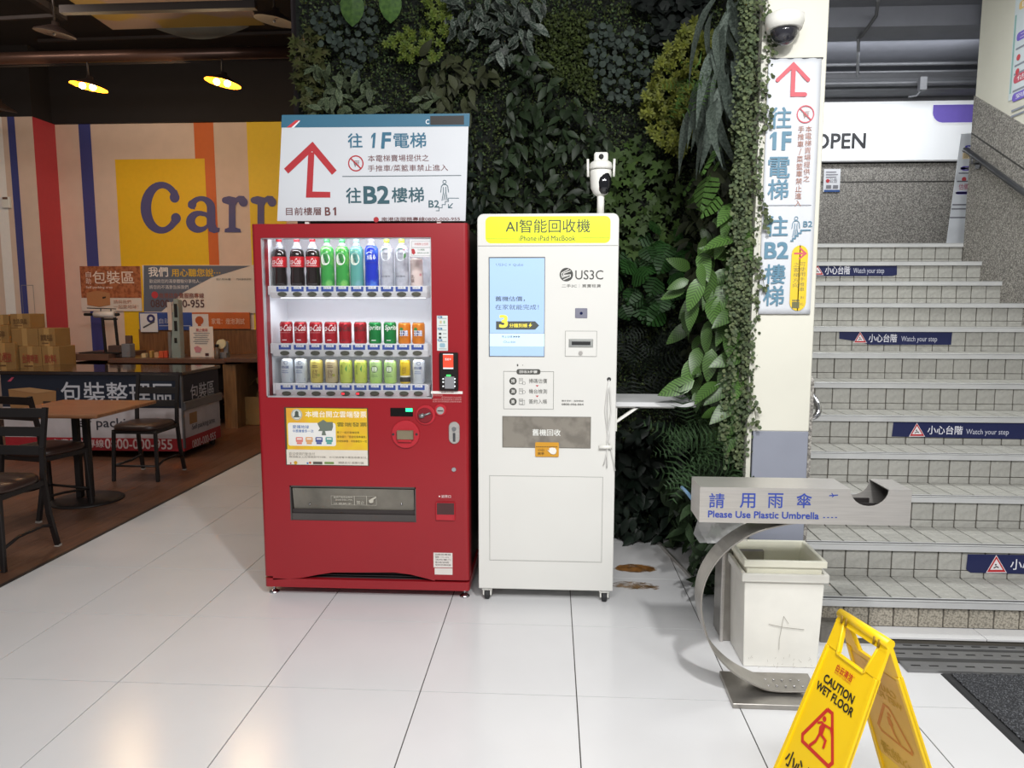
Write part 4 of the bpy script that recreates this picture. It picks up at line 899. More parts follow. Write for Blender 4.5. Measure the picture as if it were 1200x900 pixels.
P.line([P.W(*Ki(x, y)) for x, y in ((458, 768), (492, 802), (515, 808), (535, 800), (543, 775))], .001, o_, 3); P.build('sticker_print', wm_)
# lower door
P = PY(YF-.0003, .0004); P.frame(P.bx(573.5, 558, 706, 658), .0022, ink('9b9a96')); P.build('lower_door_seam', wm_)
pxbox('lower_door', 574.6, 559, 705, 657, .0015, M_mw, wm_, bevel=.001)
# cables
c0 = at_y(*Ki(1003, 146), YF); MB(M_rubber).cyl((c0.x, YF, c0.z), (c0.x, YF-.002, c0.z), .010, n=14).build('cable_hole', wm_)
Mcab = mat('white_cable', 'dddcd8', .5)
for i, (ax, bx_, ex) in enumerate(((968, 1000, 955), (1022, 985, 985), (990, 1008, 1058))):
    pts = [at_y(*Ki(1003, 150), YF-.006), at_y(*Ki((ax+1003)/2, 260), YF-.010), at_y(*Ki(ax, 420), YF-.010), at_y(*Ki(bx_, 700), YF-.012), at_y(*Ki((bx_+ex)/2, 820), YF-.012), at_y(*Ki(ex, 900+i*25), YF-.012)]
    MB(Mcab).tube(pts, .0024, 6).build('charging_cable', wm_)
a = at_y(*Ki(915, 738), YF); b_ = at_y(*Ki(1028, 738), YF)
MB(M_white).tube([(a.x, YF-.012, a.z), (b_.x, YF-.012, b_.z)], .010, 10).build('cable_clip', wm_)
# castors
for x, y_ in ((KX0+.04, YF+.045), (KX1-.04, YF+.045), (KX0+.04, 4.0), (KX1-.04, 4.0)):
    cs_ = MB(M_white).box(x-.026, x+.026, y_-.03, y_+.03, .048, KZ0+.002).box(x-.022, x-.014, y_-.024, y_+.01, .02, .05).box(x+.014, x+.022, y_-.024, y_+.01, .02, .05).build('castor', wm_, bevel=.002)
    MB(M_rubber).cyl((x-.012, y_-.015, .025), (x+.012, y_-.015, .025), .025, n=18, smooth=False).build('wheel', cs_, bevel=.003)
# fold-out shelf
sh = MB(mat('white_shelf_board', 'd4d5d5', .4)).box(.312, .70, 3.52, 3.84, .992, 1.006).box(.312, .70, 3.505, 3.52, .984, 1.006).build('side_shelf', wm_, bevel=.002)
MB(M_white).box(.312, .322, 3.52, 3.55, .86, .99).bar((.318, 3.535, .905), (.43, 3.535, .985), .012, .02, (0, 1, 0)).box(.312, .60, 3.525, 3.545, .976, .992).build('bracket', sh)
# ptz camera on the machine
cx_, cy_ = .232, YF+.06
t = thing('security_camera', 'white pan and tilt security camera on a short pole above the white kiosk', 'camera', (cx_, cy_, KZ1))
z_ = lambda py: at_y(703, py, cy_).z
MB(M_white).cyl((cx_-.005, cy_, KZ1-.002), (cx_-.005, cy_, z_(226)), .017, n=16).build('pole', t)
q0, q1, q2, q3 = z_(228), z_(200), z_(190), z_(179)
x0 = at_y(690.5, 205, cy_).x; x1 = at_y(717.5, 205, cy_).x; mx_ = (x0+x1)/2; rw = (x1-x0)/2
MB(M_white).box(mx_-.032, mx_+.032, cy_-.02, cy_+.03, q2-.01, q3).build('mount', t, bevel=.006)
MB(M_white).lathe((mx_, cy_, 0), [(rw*.92, q1+.004), (rw, q1+.012), (rw*.95, q2-.006), (rw*.7, q2+.004)], 24).build('collar', t)
hd = MB(M_white).lathe((mx_, cy_, 0), [(rw*.3, q0-.008), (rw*.62, q0+.004), (rw*.86, q0+.03), (rw*.95, q1-.012), (rw*.92, q1)], 24).build('head', t)
MB(mat('lens_black', '141418', .08, coat=.6)).ball((mx_+.014, cy_-rw*.52, (q0+q1)/2-.004), rw*.66, rw*.52, (q1-q0)*.50).build('lens', t)
for s_ in (-1, 1): MB(M_white).cyl((mx_+s_*(rw+.006), cy_-.012, q1-.03), (mx_+s_*(rw+.008), cy_-.012, q2+.012), .006, n=10).build('antenna', t)
MB(M_rubber).ball((mx_, cy_-.022, (q2+q3)/2), .012).build('sensor', t)

# ================================================================== pillar banner and dome camera
t = thing('hanging_banner', 'tall white cloth banner with pink arrow and blue characters hung on the pillar', 'banner', (1.05, PYF, 1.5))
YQ = PYF-.012
g = MB(M_board); nx, nz_ = 12, 40
zt, zb = at_y(932, 68.5, YQ).z, at_y(914, 368, YQ).z; xl, xr = at_y(905, 220, YQ).x-.045, at_y(957, 220, YQ).x
xl = at_y(891, 300, YQ).x+.002; xr = at_y(955, 250, YQ).x
vs = [(xl+(xr-xl)*i/nx, YQ+.004*math.sin(i*1.9+j*.12)*(.25+.75*max(0, (j-34)/6))+.002, zb+(zt-zb)*j/nz_) for j in range(nz_+1) for i in range(nx+1)]
g.add(vs, [(j*(nx+1)+i, j*(nx+1)+i+1, (j+1)*(nx+1)+i+1, (j+1)*(nx+1)+i) for j in range(nz_) for i in range(nx)], None, True)
o = g.build('cloth', t); md = o.modifiers.new('thick', 'SOLIDIFY'); md.thickness = .0015
MB(M_pipe).tube([(xl-.005, YQ+.003, zt+.001), (xr+.005, YQ+.003, zt+.001)], .003, 6).build('rod', t)
P = PY(YQ-.0035); Ka = crop(890, 60, 5.622); Kb = crop(880, 210, 5.4545)
A = lambda x0, y0, x1, y1: P.bx(*Ka(x0, y0), *Ka(x1, y1)); B = lambda x0, y0, x1, y1: P.bx(*Kb(x0, y0), *Kb(x1, y1))
QA = lambda p: [P.W(*Ka(x, y)) for x, y in p]; QB = lambda p: [P.W(*Kb(x, y)) for x, y in p]
pk, tl, br = ink('c85a64'), ink('5a8298'), ink('a4705e')
P.line(QA([(120, 190), (225, 88), (320, 188)]), .017, pk); P.line(QA([(226, 95), (218, 285), (300, 285)]), .019, pk)
for q in ((120, 190), (320, 188), (300, 285)): P.disc(P.W(*Ka(*q)), .009, pk, 2, 12)
P.text('往', A(72, 370, 210, 508), tl, bold=.02); P.one(A(68, 532, 112, 650), tl); P.text('F', A(152, 534, 205, 648), tl, bold=.05); P.text('電', A(58, 698, 200, 835), tl, bold=.02); P.text('梯', A(56, 846, 190, 975), tl, bold=.02)
c = P.W(*Ka(303, 415)); P.ring(c, .038, .005, pk); P.line([(c[0]-.025, c[1]+.025), (c[0]+.025, c[1]-.025)], .005, pk, 4); cart_icon(P, c, .021, br)
P.col('本電梯賣場提供之', A(296, 488, 338, 862), br); P.col('手推車/菜籃車禁止進入', A(243, 490, 285, 1025), br)
P.rect(B(112, 164, 386, 168), ink('8f9298')); P.text('往', B(98, 236, 236, 364), tl, bold=.02); P.text('B2', B(90, 405, 236, 504), tl, bold=.045); P.text('樓', B(86, 545, 220, 668), tl, bold=.02); P.text('梯', B(80, 682, 210, 808), tl, bold=.02)
h = P.W(*Kb(289, 250)); man(P, h[0], h[1], .086, tl); P.text('B2', B(335, 268, 392, 304), tl, bold=.02)
P.line(QB([(252, 394), (268, 394), (268, 378), (284, 378), (284, 362), (300, 362), (300, 345), (320, 345), (320, 327), (383, 325)]), .006, tl)
P.rect(B(254, 422, 358, 842), ink('e6c22c'), 1, rad=.038); P.line(QB([(275, 475), (350, 475)]), .008, pk, 3); P.line(QB([(312, 440), (350, 475), (306, 510)]), .008, pk, 3)
gr_ = ink('6a6a48'); P.col('可使用手推車', B(310, 528, 345, 720), gr_); P.col('之客梯方向', B(270, 530, 305, 695), gr_)
for i in range(4): q = P.W(*Kb(268+i*12, 775)); P.disc(q, .004, gr_, 3, 8); P.rect((q[0]-.004, q[1]-.035, q[0]+.004, q[1]-.006), gr_, 3)
P.text('B1', B(318, 748, 338, 765), gr_, res=1); P.text('B2', B(315, 790, 336, 806), gr_, res=1); P.build('lettering', t)
c = at_y(921, 30, 3.25)
t = thing('dome_camera', 'white dome security camera with smoked bubble mounted high on the cream pillar', 'camera', (c.x, PYF, c.z))
MB(M_white).lathe((c.x, 3.27, c.z), [(.070, -.012), (.080, .02), (.078, .045), (.06, .055)], 28, sy=1).box(c.x-.05, c.x+.05, 3.27, PYF, c.z+.0, c.z+.05).build('housing', t)
MB(mat('smoked_dome', '2c2c32', .08, coat=.5)).ball((c.x, 3.27, c.z-.012), .058, .058, .062, z0=-1, z1=0, k=8).build('dome', t)
# ================================================================== plant wall
YG = 4.58
M_back = mat('plant_backing_mesh', '141a12', .9, var=.3, scale=20)
pwl = sgroup('wall_plant_backing', (-.3, 4.6, 0))
MB(M_back).box(-1.60, .98, YG+.04, YG+.10, 0, 3.95).build('back_panel', pwl)
MB(M_back).box(.93, .985, 3.40, YG+.04, 0, 3.95).build('side_panel', pwl)
struct(MB(mat('pillar_side_trim', 'c9c8bc', .5)).box(.905, .925, 3.345, 3.40, 0, 3.95).build('trim_5'))
def leafmat(name, a, b_, rough=.45, v=.3, kind='island', sc=30):
    m = mat(name, a, rough+.12, col2=b_, scale=sc, rnd=(kind, v), thr=(.4, .6)); m.node_tree.nodes['Principled BSDF'].inputs['Specular IOR Level'].default_value = .28; return m
def stripe_leaf(name, a, b_):
    m = mat(name, a, .42, rnd=('obj', .4), scale=10, col2=a); N = m.node_tree.nodes; L = m.node_tree.links
    tc = N.new('ShaderNodeTexCoord'); sx = N.new('ShaderNodeSeparateXYZ'); L.new(tc.outputs['Object'], sx.inputs[0])
    ab = N.new('ShaderNodeMath'); ab.operation = 'ABSOLUTE'; L.new(sx.outputs[0], ab.inputs[0])
    ma = N.new('ShaderNodeMath'); ma.operation = 'MULTIPLY_ADD'; ma.inputs[1].default_value = -.9; L.new(ab.outputs[0], ma.inputs[0]); L.new(sx.outputs[1], ma.inputs[2])
    sn = N.new('ShaderNodeMath'); sn.operation = 'SINE'; mu = N.new('ShaderNodeMath'); mu.operation = 'MULTIPLY'; mu.inputs[1].default_value = 70; L.new(ma.outputs[0], mu.inputs[0]); L.new(mu.outputs[0], sn.inputs[0])
    mr = N.new('ShaderNodeMapRange'); mr.inputs[1].default_value = -.6; mr.inputs[2].default_value = .9; L.new(sn.outputs[0], mr.inputs[0])
    mx = [n for n in N if n.type == 'MIX'][0]; mx.inputs[7].default_value = (*hx(b_), 1)
    for l in list(L):
        if l.to_node == mx and l.to_socket == mx.inputs[0]: L.remove(l)
    L.new(mr.outputs[0], mx.inputs[0]); return m
# leaf shapes: length along +Y, normal +Z
def leaf_simple(w_=.4, seg=4, fold=.12, curl=.25, pt=1.0):
    v, f = [], []
    for i in range(seg+1):
        t = i/seg; hw = w_/2*math.sin(PI*min(1, t**.8*1.0))**pt if 0 < i < seg else 0.0
        z = -curl*t*t
        v += [(-hw, t, z+hw*fold*2), (0, t, z), (hw, t, z+hw*fold*2)]
    for i in range(seg):
        a = i*3; f += [(a, a+1, a+4, a+3), (a+1, a+2, a+5, a+4)]
    return v, f
def leaf_round(n=7):
    return [(0, .5, .03)]+[(.5*math.cos(2*PI*i/n), .5+.5*math.sin(2*PI*i/n), -.03) for i in range(n)], [(0, 1+i, 1+(i+1) % n) for i in range(n)]
def leaf_lobed(lobes, depth=.45, w_=1., seg=2):
    pts = []; n = lobes*2
    for i in range(n+1):
        a = -PI*.30+(PI*1.6)*i/n-PI*.0; r = 1. if i % 2 else depth
        pts.append((w_*.5*r*math.cos(a), .38+.6*r*math.sin(a)))
    v = [(0, .3, .02), (0, 0, 0)]+[(x, y, -.10*(x*x+y*y)) for x, y in pts]
    return v, [(0, 2+i, 3+i) for i in range(n)]
def leaf_monstera():
    v, f = [(0, 0, 0)], []
    for s_ in (-1, 1):
        for i in range(6):
            t0 = .08+i*.15; t1 = t0+.105; w0 = .5*math.sin(PI*min(.97, .22+t0*.85)); w1 = .5*math.sin(PI*min(.97, .22+t1*.85))
            k = len(v); v += [(0, t0, .01), (0, t1+.01, .01), (s_*w1*.95, t1+.10, -.07), (s_*w0, t0+.10, -.07)]
            f.append((k, k+3, k+2, k+1) if s_ > 0 else (k, k+1, k+2, k+3))
    k = len(v); v += [(-.06, .9, 0), (.06, .9, 0), (0, 1.05, -.04)]; f.append((k, k+1, k+2))
    return v, f
def leaf_fern(n=9):
    v, f = [], []
    for i in range(n):
        t = i/n; L_ = .32*math.sin(PI*(t*.85+.12))
        for s_ in (-1, 1):
            k = len(v); v += [(0, t, -.25*t*t), (s_*L_, t+.09, -.25*t*t-.05), (0, t+.05, -.25*t*t)]; f.append((k, k+1, k+2))
    return v, f
def rosette():
    v, f = [], []
    for q in range(2):
        for i in range(6):
            a = 2*PI*i/6+q*.5; r = .5-.2*q; z = .06+.1*q; k = len(v); c, s_ = math.cos(a), math.sin(a)
            v += [(0, .5, z*.3), (r*.6*math.cos(a-.4), .5+r*.6*math.sin(a-.4), z), (r*c, .5+r*s_, z+.05), (r*.6*math.cos(a+.4), .5+r*.6*math.sin(a+.4), z)]; f.append((k, k+1, k+2, k+3))
    return v, f
def basis(d, n):
    d = np.asarray(d, float); n = np.asarray(n, float)
    d = d/np.linalg.norm(d, axis=-1, keepdims=True); x = np.cross(d, n); x /= np.linalg.norm(x, axis=-1, keepdims=True)+1e-9; z = np.cross(x, d)
    return x, d, z
def mass(name, tmpl, pos, d, n, size, m, parent=None):
    """many small leaves merged into one mesh"""
    v, f = tmpl; v = np.array(v); x, y, z = basis(d, n); N = len(pos); k = len(v)
    size = np.asarray(size).reshape(-1, 1, 1)
    V = pos[:, None, :]+size*(v[None, :, 0:1]*x[:, None, :]+v[None, :, 1:2]*y[:, None, :]+v[None, :, 2:3]*z[:, None, :])
    V = V.reshape(-1, 3)
    me = bpy.data.meshes.new(name)
    lens = np.array([len(q) for q in f]); idx = np.concatenate([np.array(q) for q in f])
    off = (np.arange(N)*k)[:, None]; li = (idx[None, :]+off).ravel(); lt = np.tile(lens, N); ls = np.concatenate([[0], np.cumsum(lt)[:-1]])
    me.vertices.add(len(V)); me.vertices.foreach_set('co', V.astype(np.float32).ravel())
    me.loops.add(len(li)); me.loops.foreach_set('vertex_index', li.astype(np.int32))
    me.polygons.add(len(lt)); me.polygons.foreach_set('loop_start', ls.astype(np.int32)); me.polygons.foreach_set('loop_total', lt.astype(np.int32))
    me.update(calc_edges=True); me.materials.append(m)
    o = bpy.data.objects.new(name, me); COL.objects.link(o)
    if parent:
        w0 = wloc(parent); me.transform(Matrix.Translation(-w0)); o.parent = parent
    return stuff(o)
def inpoly(p, poly):
    r_ = False; n = len(poly); x, y = p
    for i in range(n):
        (x1, y1), (x2, y2) = poly[i], poly[(i+1) % n]
        if (y1 > y) != (y2 > y) and x < (x2-x1)*(y-y1)/(y2-y1)+x1: r_ = not r_
    return r_
def spots(poly, n, mind=0.):
    xs = [p[0] for p in poly]; ys = [p[1] for p in poly]; out = []; tries = 0
    while len(out) < n and tries < n*60:
        tries += 1; p = (R.uniform(min(xs), max(xs)), R.uniform(min(ys), max(ys)))
        if inpoly(p, poly) and (not mind or all((p[0]-q[0])**2+(p[1]-q[1])**2 > mind*mind for q in out[-160:])): out.append(p)
    return out
def back_pos(poly, n, d0, d1, mind=0.):
    """points in front of the back panel, inside an outline measured on it"""
    return np.array([at_y(px, py, YG-R.uniform(d0, d1)) for px, py in spots(poly, n, mind)])
def side_pos(poly, n, mind=0., y0=3.42, y1=4.4, xa=.62, xb=.90):
    out = []
    for px, py in spots(poly, n, mind):
        d = ray(px, py); k = max(.01, d.x/d.y); ya, yb = max(y0, xa/k), min(y1, xb/k)
        if ya > yb: ya = yb = min(y1, max(y0, xb/k))
        Y = R.uniform(ya, yb); out.append(CO+d*(Y/d.y))
    return np.array(out)
def dirs(n, base, jit): return np.array(base)+NR.normal(0, 1, (n, 3))*np.array(jit)
NB = (0, -1, .25)    # leaf faces out of the back wall
NS = (-.8, -.6, .3)  # leaf faces out of the side wall
def patch(name, label, poly, tmpl, n, size, m, side=False, d0=.02, d1=.14, base=(0, -.4, -.7), jit=(.6, .3, .5), nb=None, nj=.35, grp=None, each=False, mind=0., leafname='leaf', rng=None):
    """a plant: Empty plus its leaves, singly (each=True) or as one mass"""
    p = side_pos(poly, n, mind, **(rng or {})) if side else back_pos(poly, n, d0, d1, mind)
    n = len(p); d = dirs(n, base, jit); nn = dirs(n, nb or (NS if side else NB), (nj, nj, nj)); s_ = NR.uniform(size[0], size[1], n)
    c = p.mean(0); t = thing(name, label, 'plant', (float(c[0]), float(c[1]), float(p[:, 2].min())), grp)
    if each:
        me = bpy.data.meshes.new(leafname); me.from_pydata(tmpl[0], [], tmpl[1]); me.materials.append(m)
        for q in me.polygons: q.use_smooth = True
        x, y, z = basis(d, nn)
        for i in range(n):
            o = bpy.data.objects.new(leafname, me); COL.objects.link(o); o.parent = t
            M = Matrix(((x[i][0], y[i][0], z[i][0]), (x[i][1], y[i][1], z[i][1]), (x[i][2], y[i][2], z[i][2])))
            o.rotation_euler = M.to_euler(); o.location = Vector(p[i])-t.location; o.scale = (s_[i],)*3
    else: mass(leafname, tmpl, p, d, nn, s_, m, t)
    return t
# fine boxwood mat over the whole wall
dia = ([(0, 0, 0), (.3, .5, .05), (0, 1, 0), (-.3, .5, .05)], [(0, 1, 2, 3)])
Mbx = leafmat('boxwood_leaf', '31432a', '454f28', .5, .6)
full = [(352, -30), (905, -30), (905, 640), (545, 640), (545, 250), (350, 250)]
p1 = back_pos([(353, -30), (850, -30), (850, 640), (550, 640), (550, 260), (353, 200)], 42000, -.02, .045)
t = thing('boxwood_mat', 'dense mat of tiny dark green leaves covering the back of the plant wall', 'plant', (-.3, YG, .1))
n = len(p1); mass('leaf', dia, p1, dirs(n, (0, -.6, .1), (.8, .4, .8)), dirs(n, NB, (.6, .6, .6)), NR.uniform(.014, .026, n), Mbx, t)
ps = np.stack([NR.uniform(.885, .935, 7000), NR.uniform(3.40, 4.55, 7000), NR.uniform(.05, 3.4, 7000)], 1)
t = thing('boxwood_mat', 'mat of tiny dark leaves covering the return of the plant wall beside the pillar', 'plant', (.92, 4, .05))
mass('leaf', dia, ps, dirs(7000, (-.6, -.1, .1), (.4, .8, .8)), dirs(7000, (-1, 0, .2), (.6, .6, .6)), NR.uniform(.016, .03, 7000), Mbx, t)
# species on the back wall
Ldark = leafmat('ficus_leaf', '1b291a', '29351f', .38, .45, 'obj'); Lol = leafmat('olive_leaf', '30341f', '3c402a', .5, .35, 'obj')
Leuc = leafmat('eucalyptus_leaf', '38423b', '2e3832', .6, .3); Llime = leafmat('lime_leaf', '495b1d', '5e6a27', .5, .35)
Lvar = leafmat('variegated_leaf', '323f2c', '5b654b', .5, .3, 'obj', 14); Livy = leafmat('ivy_leaf', '2b3f1b', '3d5022', .5, .35, 'obj'); Lmon = leafmat('monstera_leaf', '1a3617', '26481c', .4, .3, 'obj')
Lyel = leafmat('schefflera_leaf', '535a1e', '666a26', .5, .35); Lcal = stripe_leaf('calathea_leaf', '31481f', '4a6a30'); Lbr = leafmat('bright_leaf', '345022', '47652c', .45, .2, 'obj')
Lfern = leafmat('fern_frond', '21341d', '2e4426', .5, .3, 'obj'); Lstr = leafmat('grey_strap_leaf', '3c463f', '566058', .55, .3, 'obj'); Lvine = leafmat('button_vine_leaf', '414e36', '565f40', .55, .35); Ldk2 = leafmat('dark_shrub_leaf', '141f17', '1d271f', .35, .4, 'obj')
S4 = leaf_simple(.42); S3 = leaf_simple(.5, 3, .15, .2); SL = leaf_simple(.2, 6, .1, .9)
patch('climbing_plant', 'yellow-green toothed foliage on the upper left edge of the plant wall', [(343, 40), (376, 30), (380, 128), (352, 130)], leaf_lobed(5), 150, (.05, .09), leafmat('edge_leaf', '383f1d', '454526', .5, .3), d1=.12)
patch('eucalyptus', 'grey-green round-leaved trailing strings at the upper left of the plant wall', [(364, 4), (442, 4), (440, 60), (420, 92), (388, 50), (372, 48)], leaf_round(), 150, (.026, .042), Leuc, d0=.08, d1=.16, base=(0, -.1, -1), jit=(.4, .2, .3))
patch('eucalyptus', 'grey-green round-leaved strings above and left of the pole camera', [(686, 22), (765, 30), (762, 110), (735, 122), (708, 110), (690, 70)], leaf_round(), 170, (.026, .042), Leuc, d0=.08, d1=.16, base=(0, -.1, -1), jit=(.4, .2, .3))
patch('lime_rosette_plant', 'bright lime rosettes in two clumps near the top of the plant wall', [(450, 50), (480, 38), (500, 44), (498, 4), (525, -5), (528, 40), (518, 74), (490, 78), (455, 72)], rosette(), 120, (.04, .065), Llime, d0=.1, d1=.16, base=(0, 0, 1), jit=(.3, .1, .3))
patch('variegated_plant', 'pale-edged variegated leaves just above the left of the direction board', [(366, 78), (398, 82), (436, 100), (440, 140), (372, 142)], S4, 70, (.07, .11), Lvar, d0=.08, d1=.18, each=True, mind=5, base=(0, -.5, 0), jit=(.9, .2, .8))
patch('variegated_plant', 'small pale-edged tuft above the middle of the direction board', [(492, 112), (518, 112), (518, 138), (492, 138)], S4, 22, (.06, .09), Lvar, d0=.08, d1=.18, each=True, base=(0, -.5, .1), jit=(.9, .2, .8))
patch('olive_leaved_plant', 'olive pointed leaves above the direction board, left of the dark glossy plants', [(490, 66), (535, 62), (582, 80), (580, 92), (545, 88), (556, 110), (556, 132), (528, 132), (506, 112)], S4, 60, (.08, .13), Lol, d0=.06, d1=.15, each=True, mind=5)
patch('ficus', 'glossy dark leaves with pale undersides at the top centre of the plant wall', [(524, -8), (640, -8), (628, 30), (612, 72), (580, 66), (548, 40), (528, 34)], S4, 120, (.07, .12), leafmat('ficus_pale', '212f26', '5b6159', .35, .5, 'obj', 9), d0=.08, d1=.2, each=True, mind=4)
patch('ficus', 'large dark green bush between the direction board and the pole camera', [(590, 66), (625, 60), (645, 90), (680, 112), (712, 150), (715, 245), (600, 246), (552, 240), (590, 160)], S4, 260, (.07, .115), Ldark, d0=.06, d1=.2, each=True, mind=5)
patch('spotted_plant', 'fine yellowish speckled foliage left of the eucalyptus strings', [(618, 18), (690, 10), (700, 120), (660, 100), (632, 70)], dia, 1800, (.02, .03), leafmat('speckled_leaf', '303b1b', '3b451f', .5, .5), d0=.03, d1=.09)
patch('dark_shrub', 'curly dark shrub at the top of the wall right of the eucalyptus', [(745, -10), (850, -10), (845, 20), (790, 50), (760, 40)], leaf_round(6), 150, (.05, .08), leafmat('curly_dark', '121715', '1b211d', .5, .4), d0=.05, d1=.16)
patch('ivy', 'green lobed ivy around the right of the pole camera', [(700, 195), (740, 160), (760, 165), (790, 200), (800, 300), (760, 320), (728, 310), (724, 250), (712, 245)], leaf_lobed(5, .55), 150, (.06, .1), Livy, d0=.08, d1=.2, each=True, mind=5, base=(0, -.3, -.9), jit=(.5, .2, .4))
patch('monstera', 'dark green split-leaved monstera right of the yellow header', [(728, 300), (770, 262), (812, 270), (800, 350), (775, 372), (728, 360)], leaf_monstera(), 34, (.10, .15), Lmon, d0=.14, d1=.3, each=True, mind=8, base=(-.2, -.4, -.8), jit=(.6, .1, .4))
patch('schefflera', 'yellow-olive rosette foliage on the corner right of the eucalyptus', [(750, 140), (775, 70), (810, 30), (838, 60), (836, 110), (812, 160), (800, 190), (762, 172)], rosette(), 330, (.05, .08), Lyel, d0=.1, d1=.4, base=(0, 0, 1), jit=(.3, .1, .3))
patch('fern', 'dark fern fronds above the white fold-out shelf', [(722, 380), (800, 370), (815, 455), (724, 458)], leaf_fern(), 46, (.16, .26), leafmat('dark_fern', '131b15', '1a241b', .5, .3, 'obj'), d0=.08, d1=.2, each=True, mind=7, base=(0, -.3, -.3), jit=(.9, .2, .7), leafname='frond')
patch('dark_shrub', 'dark glossy shrub below the fold-out shelf, reaching the floor', [(718, 500), (770, 488), (815, 505), (822, 640), (780, 640), (718, 640)], S3, 290, (.08, .13), Ldk2, d0=.06, d1=.22, each=True, mind=4)
patch('dark_shrub', 'dark leaves in the gap between the red machine and the white kiosk', [(536, 140), (566, 140), (566, 262), (550, 262)], S3, 45, (.06, .09), Ldk2, d0=.05, d1=.15, each=True)
# side wall
patch('strap_leaved_plant', 'long grey-green drooping strap leaves high beside the pillar', [(812, 130), (832, 60), (842, -20), (868, -20), (866, 60), (852, 100), (845, 140)], SL, 40, (.2, .36), Lstr, side=True, each=True, mind=6, base=(-.25, -.3, -.8), jit=(.45, .3, .25), rng=dict(xa=.70, xb=.80, y0=3.55))
patch('bright_fern', 'small bright green fern leaves high on the return of the plant wall', [(790, 95), (850, 80), (856, 105), (800, 120)], leaf_fern(6), 30, (.12, .2), Lbr, side=True, each=True, base=(-.6, -.4, -.4), jit=(.4, .3, .4), leafname='frond')
patch('palmate_plant', 'bright green finger-shaped leaves below the strap leaves', [(822, 180), (842, 170), (846, 230), (815, 240)], leaf_monstera(), 9, (.13, .18), Lbr, side=True, each=True, mind=9, base=(-.4, -.2, -.9), jit=(.3, .2, .3))
patch('corner_foliage', 'dark olive leaves filling the corner between both plant walls', [(800, 190), (855, 190), (850, 300), (845, 470), (800, 470), (806, 330)], S4, 240, (.07, .12), leafmat('dark_olive_leaf', '1f2414', '272c19', .5, .35, 'obj'), side=True, each=True, mind=4, rng=dict(xa=.72, xb=.88, y0=3.6))  # leaf colour runs between two dark olives
patch('calathea', 'big light green patterned calathea leaves beside the pillar', [(846, 236), (872, 240), (868, 300), (876, 440), (868, 510), (838, 505), (812, 450), (806, 400), (800, 330), (830, 270)], leaf_simple(.46, 6, .10, .35, .8), 96, (.11, .18), Lcal, side=True, each=True, mind=12, base=(-.45, -.35, -.55), jit=(.3, .2, .45), nb=(-.5, -.9, .35), nj=.25, rng=dict(xa=.66, xb=.86, y0=3.42, y1=3.8))
patch('fern', 'light green fern tufts below the calathea, level with the fold-out shelf bracket', [(800, 470), (868, 490), (872, 560), (815, 560), (800, 520)], leaf_fern(), 60, (.16, .26), Lfern, side=True, each=True, mind=6, base=(-.6, -.4, -.1), jit=(.4, .3, .5), leafname='frond', rng=dict(xa=.66, xb=.88, y0=3.42, y1=4.0))
patch('low_shrub', 'mid green leafy shrub at the foot of the return, behind the umbrella stand', [(780, 555), (872, 545), (872, 640), (836, 700), (822, 690), (790, 620)], S4, 190, (.09, .14), leafmat('low_leaf', '212f1d', '2e3f26', .45, .35, 'obj'), side=True, each=True, mind=5, base=(-.5, -.4, -.2), jit=(.4, .3, .5), rng=dict(xa=.70, xb=.88, y0=3.42, y1=4.3))
# hanging button-leaf vines beside the pillar
t = thing('hanging_vine', 'curtain of small button leaves hanging down the front edge beside the pillar', 'plant', (.9, 3.38, .6))
pos = []
for s_ in range(34):
    x = R.uniform(.80, .925); y = R.uniform(3.33, 3.42); zt_ = R.uniform(2.2, 3.2) if s_ % 2 else R.uniform(1.2, 2.2); ln = R.uniform(.6, 1.3); ph = R.uniform(0, 6)
    pts = [(x+.012*math.sin(ph+k*.8), y-.01*abs(math.sin(k)), zt_-ln*k/10) for k in range(11)]
    nl = int(ln*130)
    for k in range(nl): q = k/nl; pos.append((x+.012*math.sin(ph+q*8)+R.uniform(-.016, .016), y+R.uniform(-.015, .015), zt_-ln*q))
pos = np.array(pos); pos = pos[pos[:, 2] > .72]; n = len(pos)
btn = ([(0, 0, 0), (.42, .35, .05), (.38, .8, .03), (0, 1, 0), (-.38, .8, .03), (-.42, .35, .05)], [(0, 1, 2, 3), (0, 3, 4, 5)])
mass('leaf', btn, pos, dirs(n, (0, -.2, -.7), (.8, .2, .4)), dirs(n, (-.1, -1, .3), (.4, .3, .4)), NR.uniform(.012, .021, n), Lvine, t)
for i, (px, y0, y1, dx, lab) in enumerate(((903, 0, 62, 6, 'short vine spray hanging over the pillar beside the dome camera'), (899, 78, 150, 4, 'thin vine trailing over the left edge of the banner arrow'), (898, 205, 272, 4, 'vine trailing over the lower characters of the banner'), (893, 300, 345, 8, 'short vine tip lying over the banner near its yellow lozenge'), (882, 445, 500, 9, 'curled vine sprig hanging over the cream part of the pillar'))):
    a = at_y(px-9, y0, PYF-.03); b = at_y(px+dx-4, y1, PYF-.03); n = int((a.z-b.z)*80)+6
    q = NR.uniform(0, 1, n); pp = np.stack([a.x+(b.x-a.x)*np.sin(q*PI/2)+NR.uniform(-.016, .016, n), np.full(n, PYF-.03)+NR.uniform(-.01, .008, n), a.z+(b.z-a.z)*q], 1)
    t = thing('vine_sprig', lab, 'plant', (a.x, PYF-.03, b.z)); MB(mat('vine_stem', '4a5030', .7)).tube([(a.x-.03, PYF-.02, a.z), (a.x+(b.x-a.x)*.7, PYF-.03, (a.z+b.z)/2), (b.x, PYF-.03, b.z)], .0015, 5).build('stem', t)
    mass('leaf', btn, pp, dirs(n, (0, -.2, -.7), (.9, .2, .4)), dirs(n, (-.1, -1, .3), (.4, .3, .4)), NR.uniform(.016, .026, n), Lvine, t)
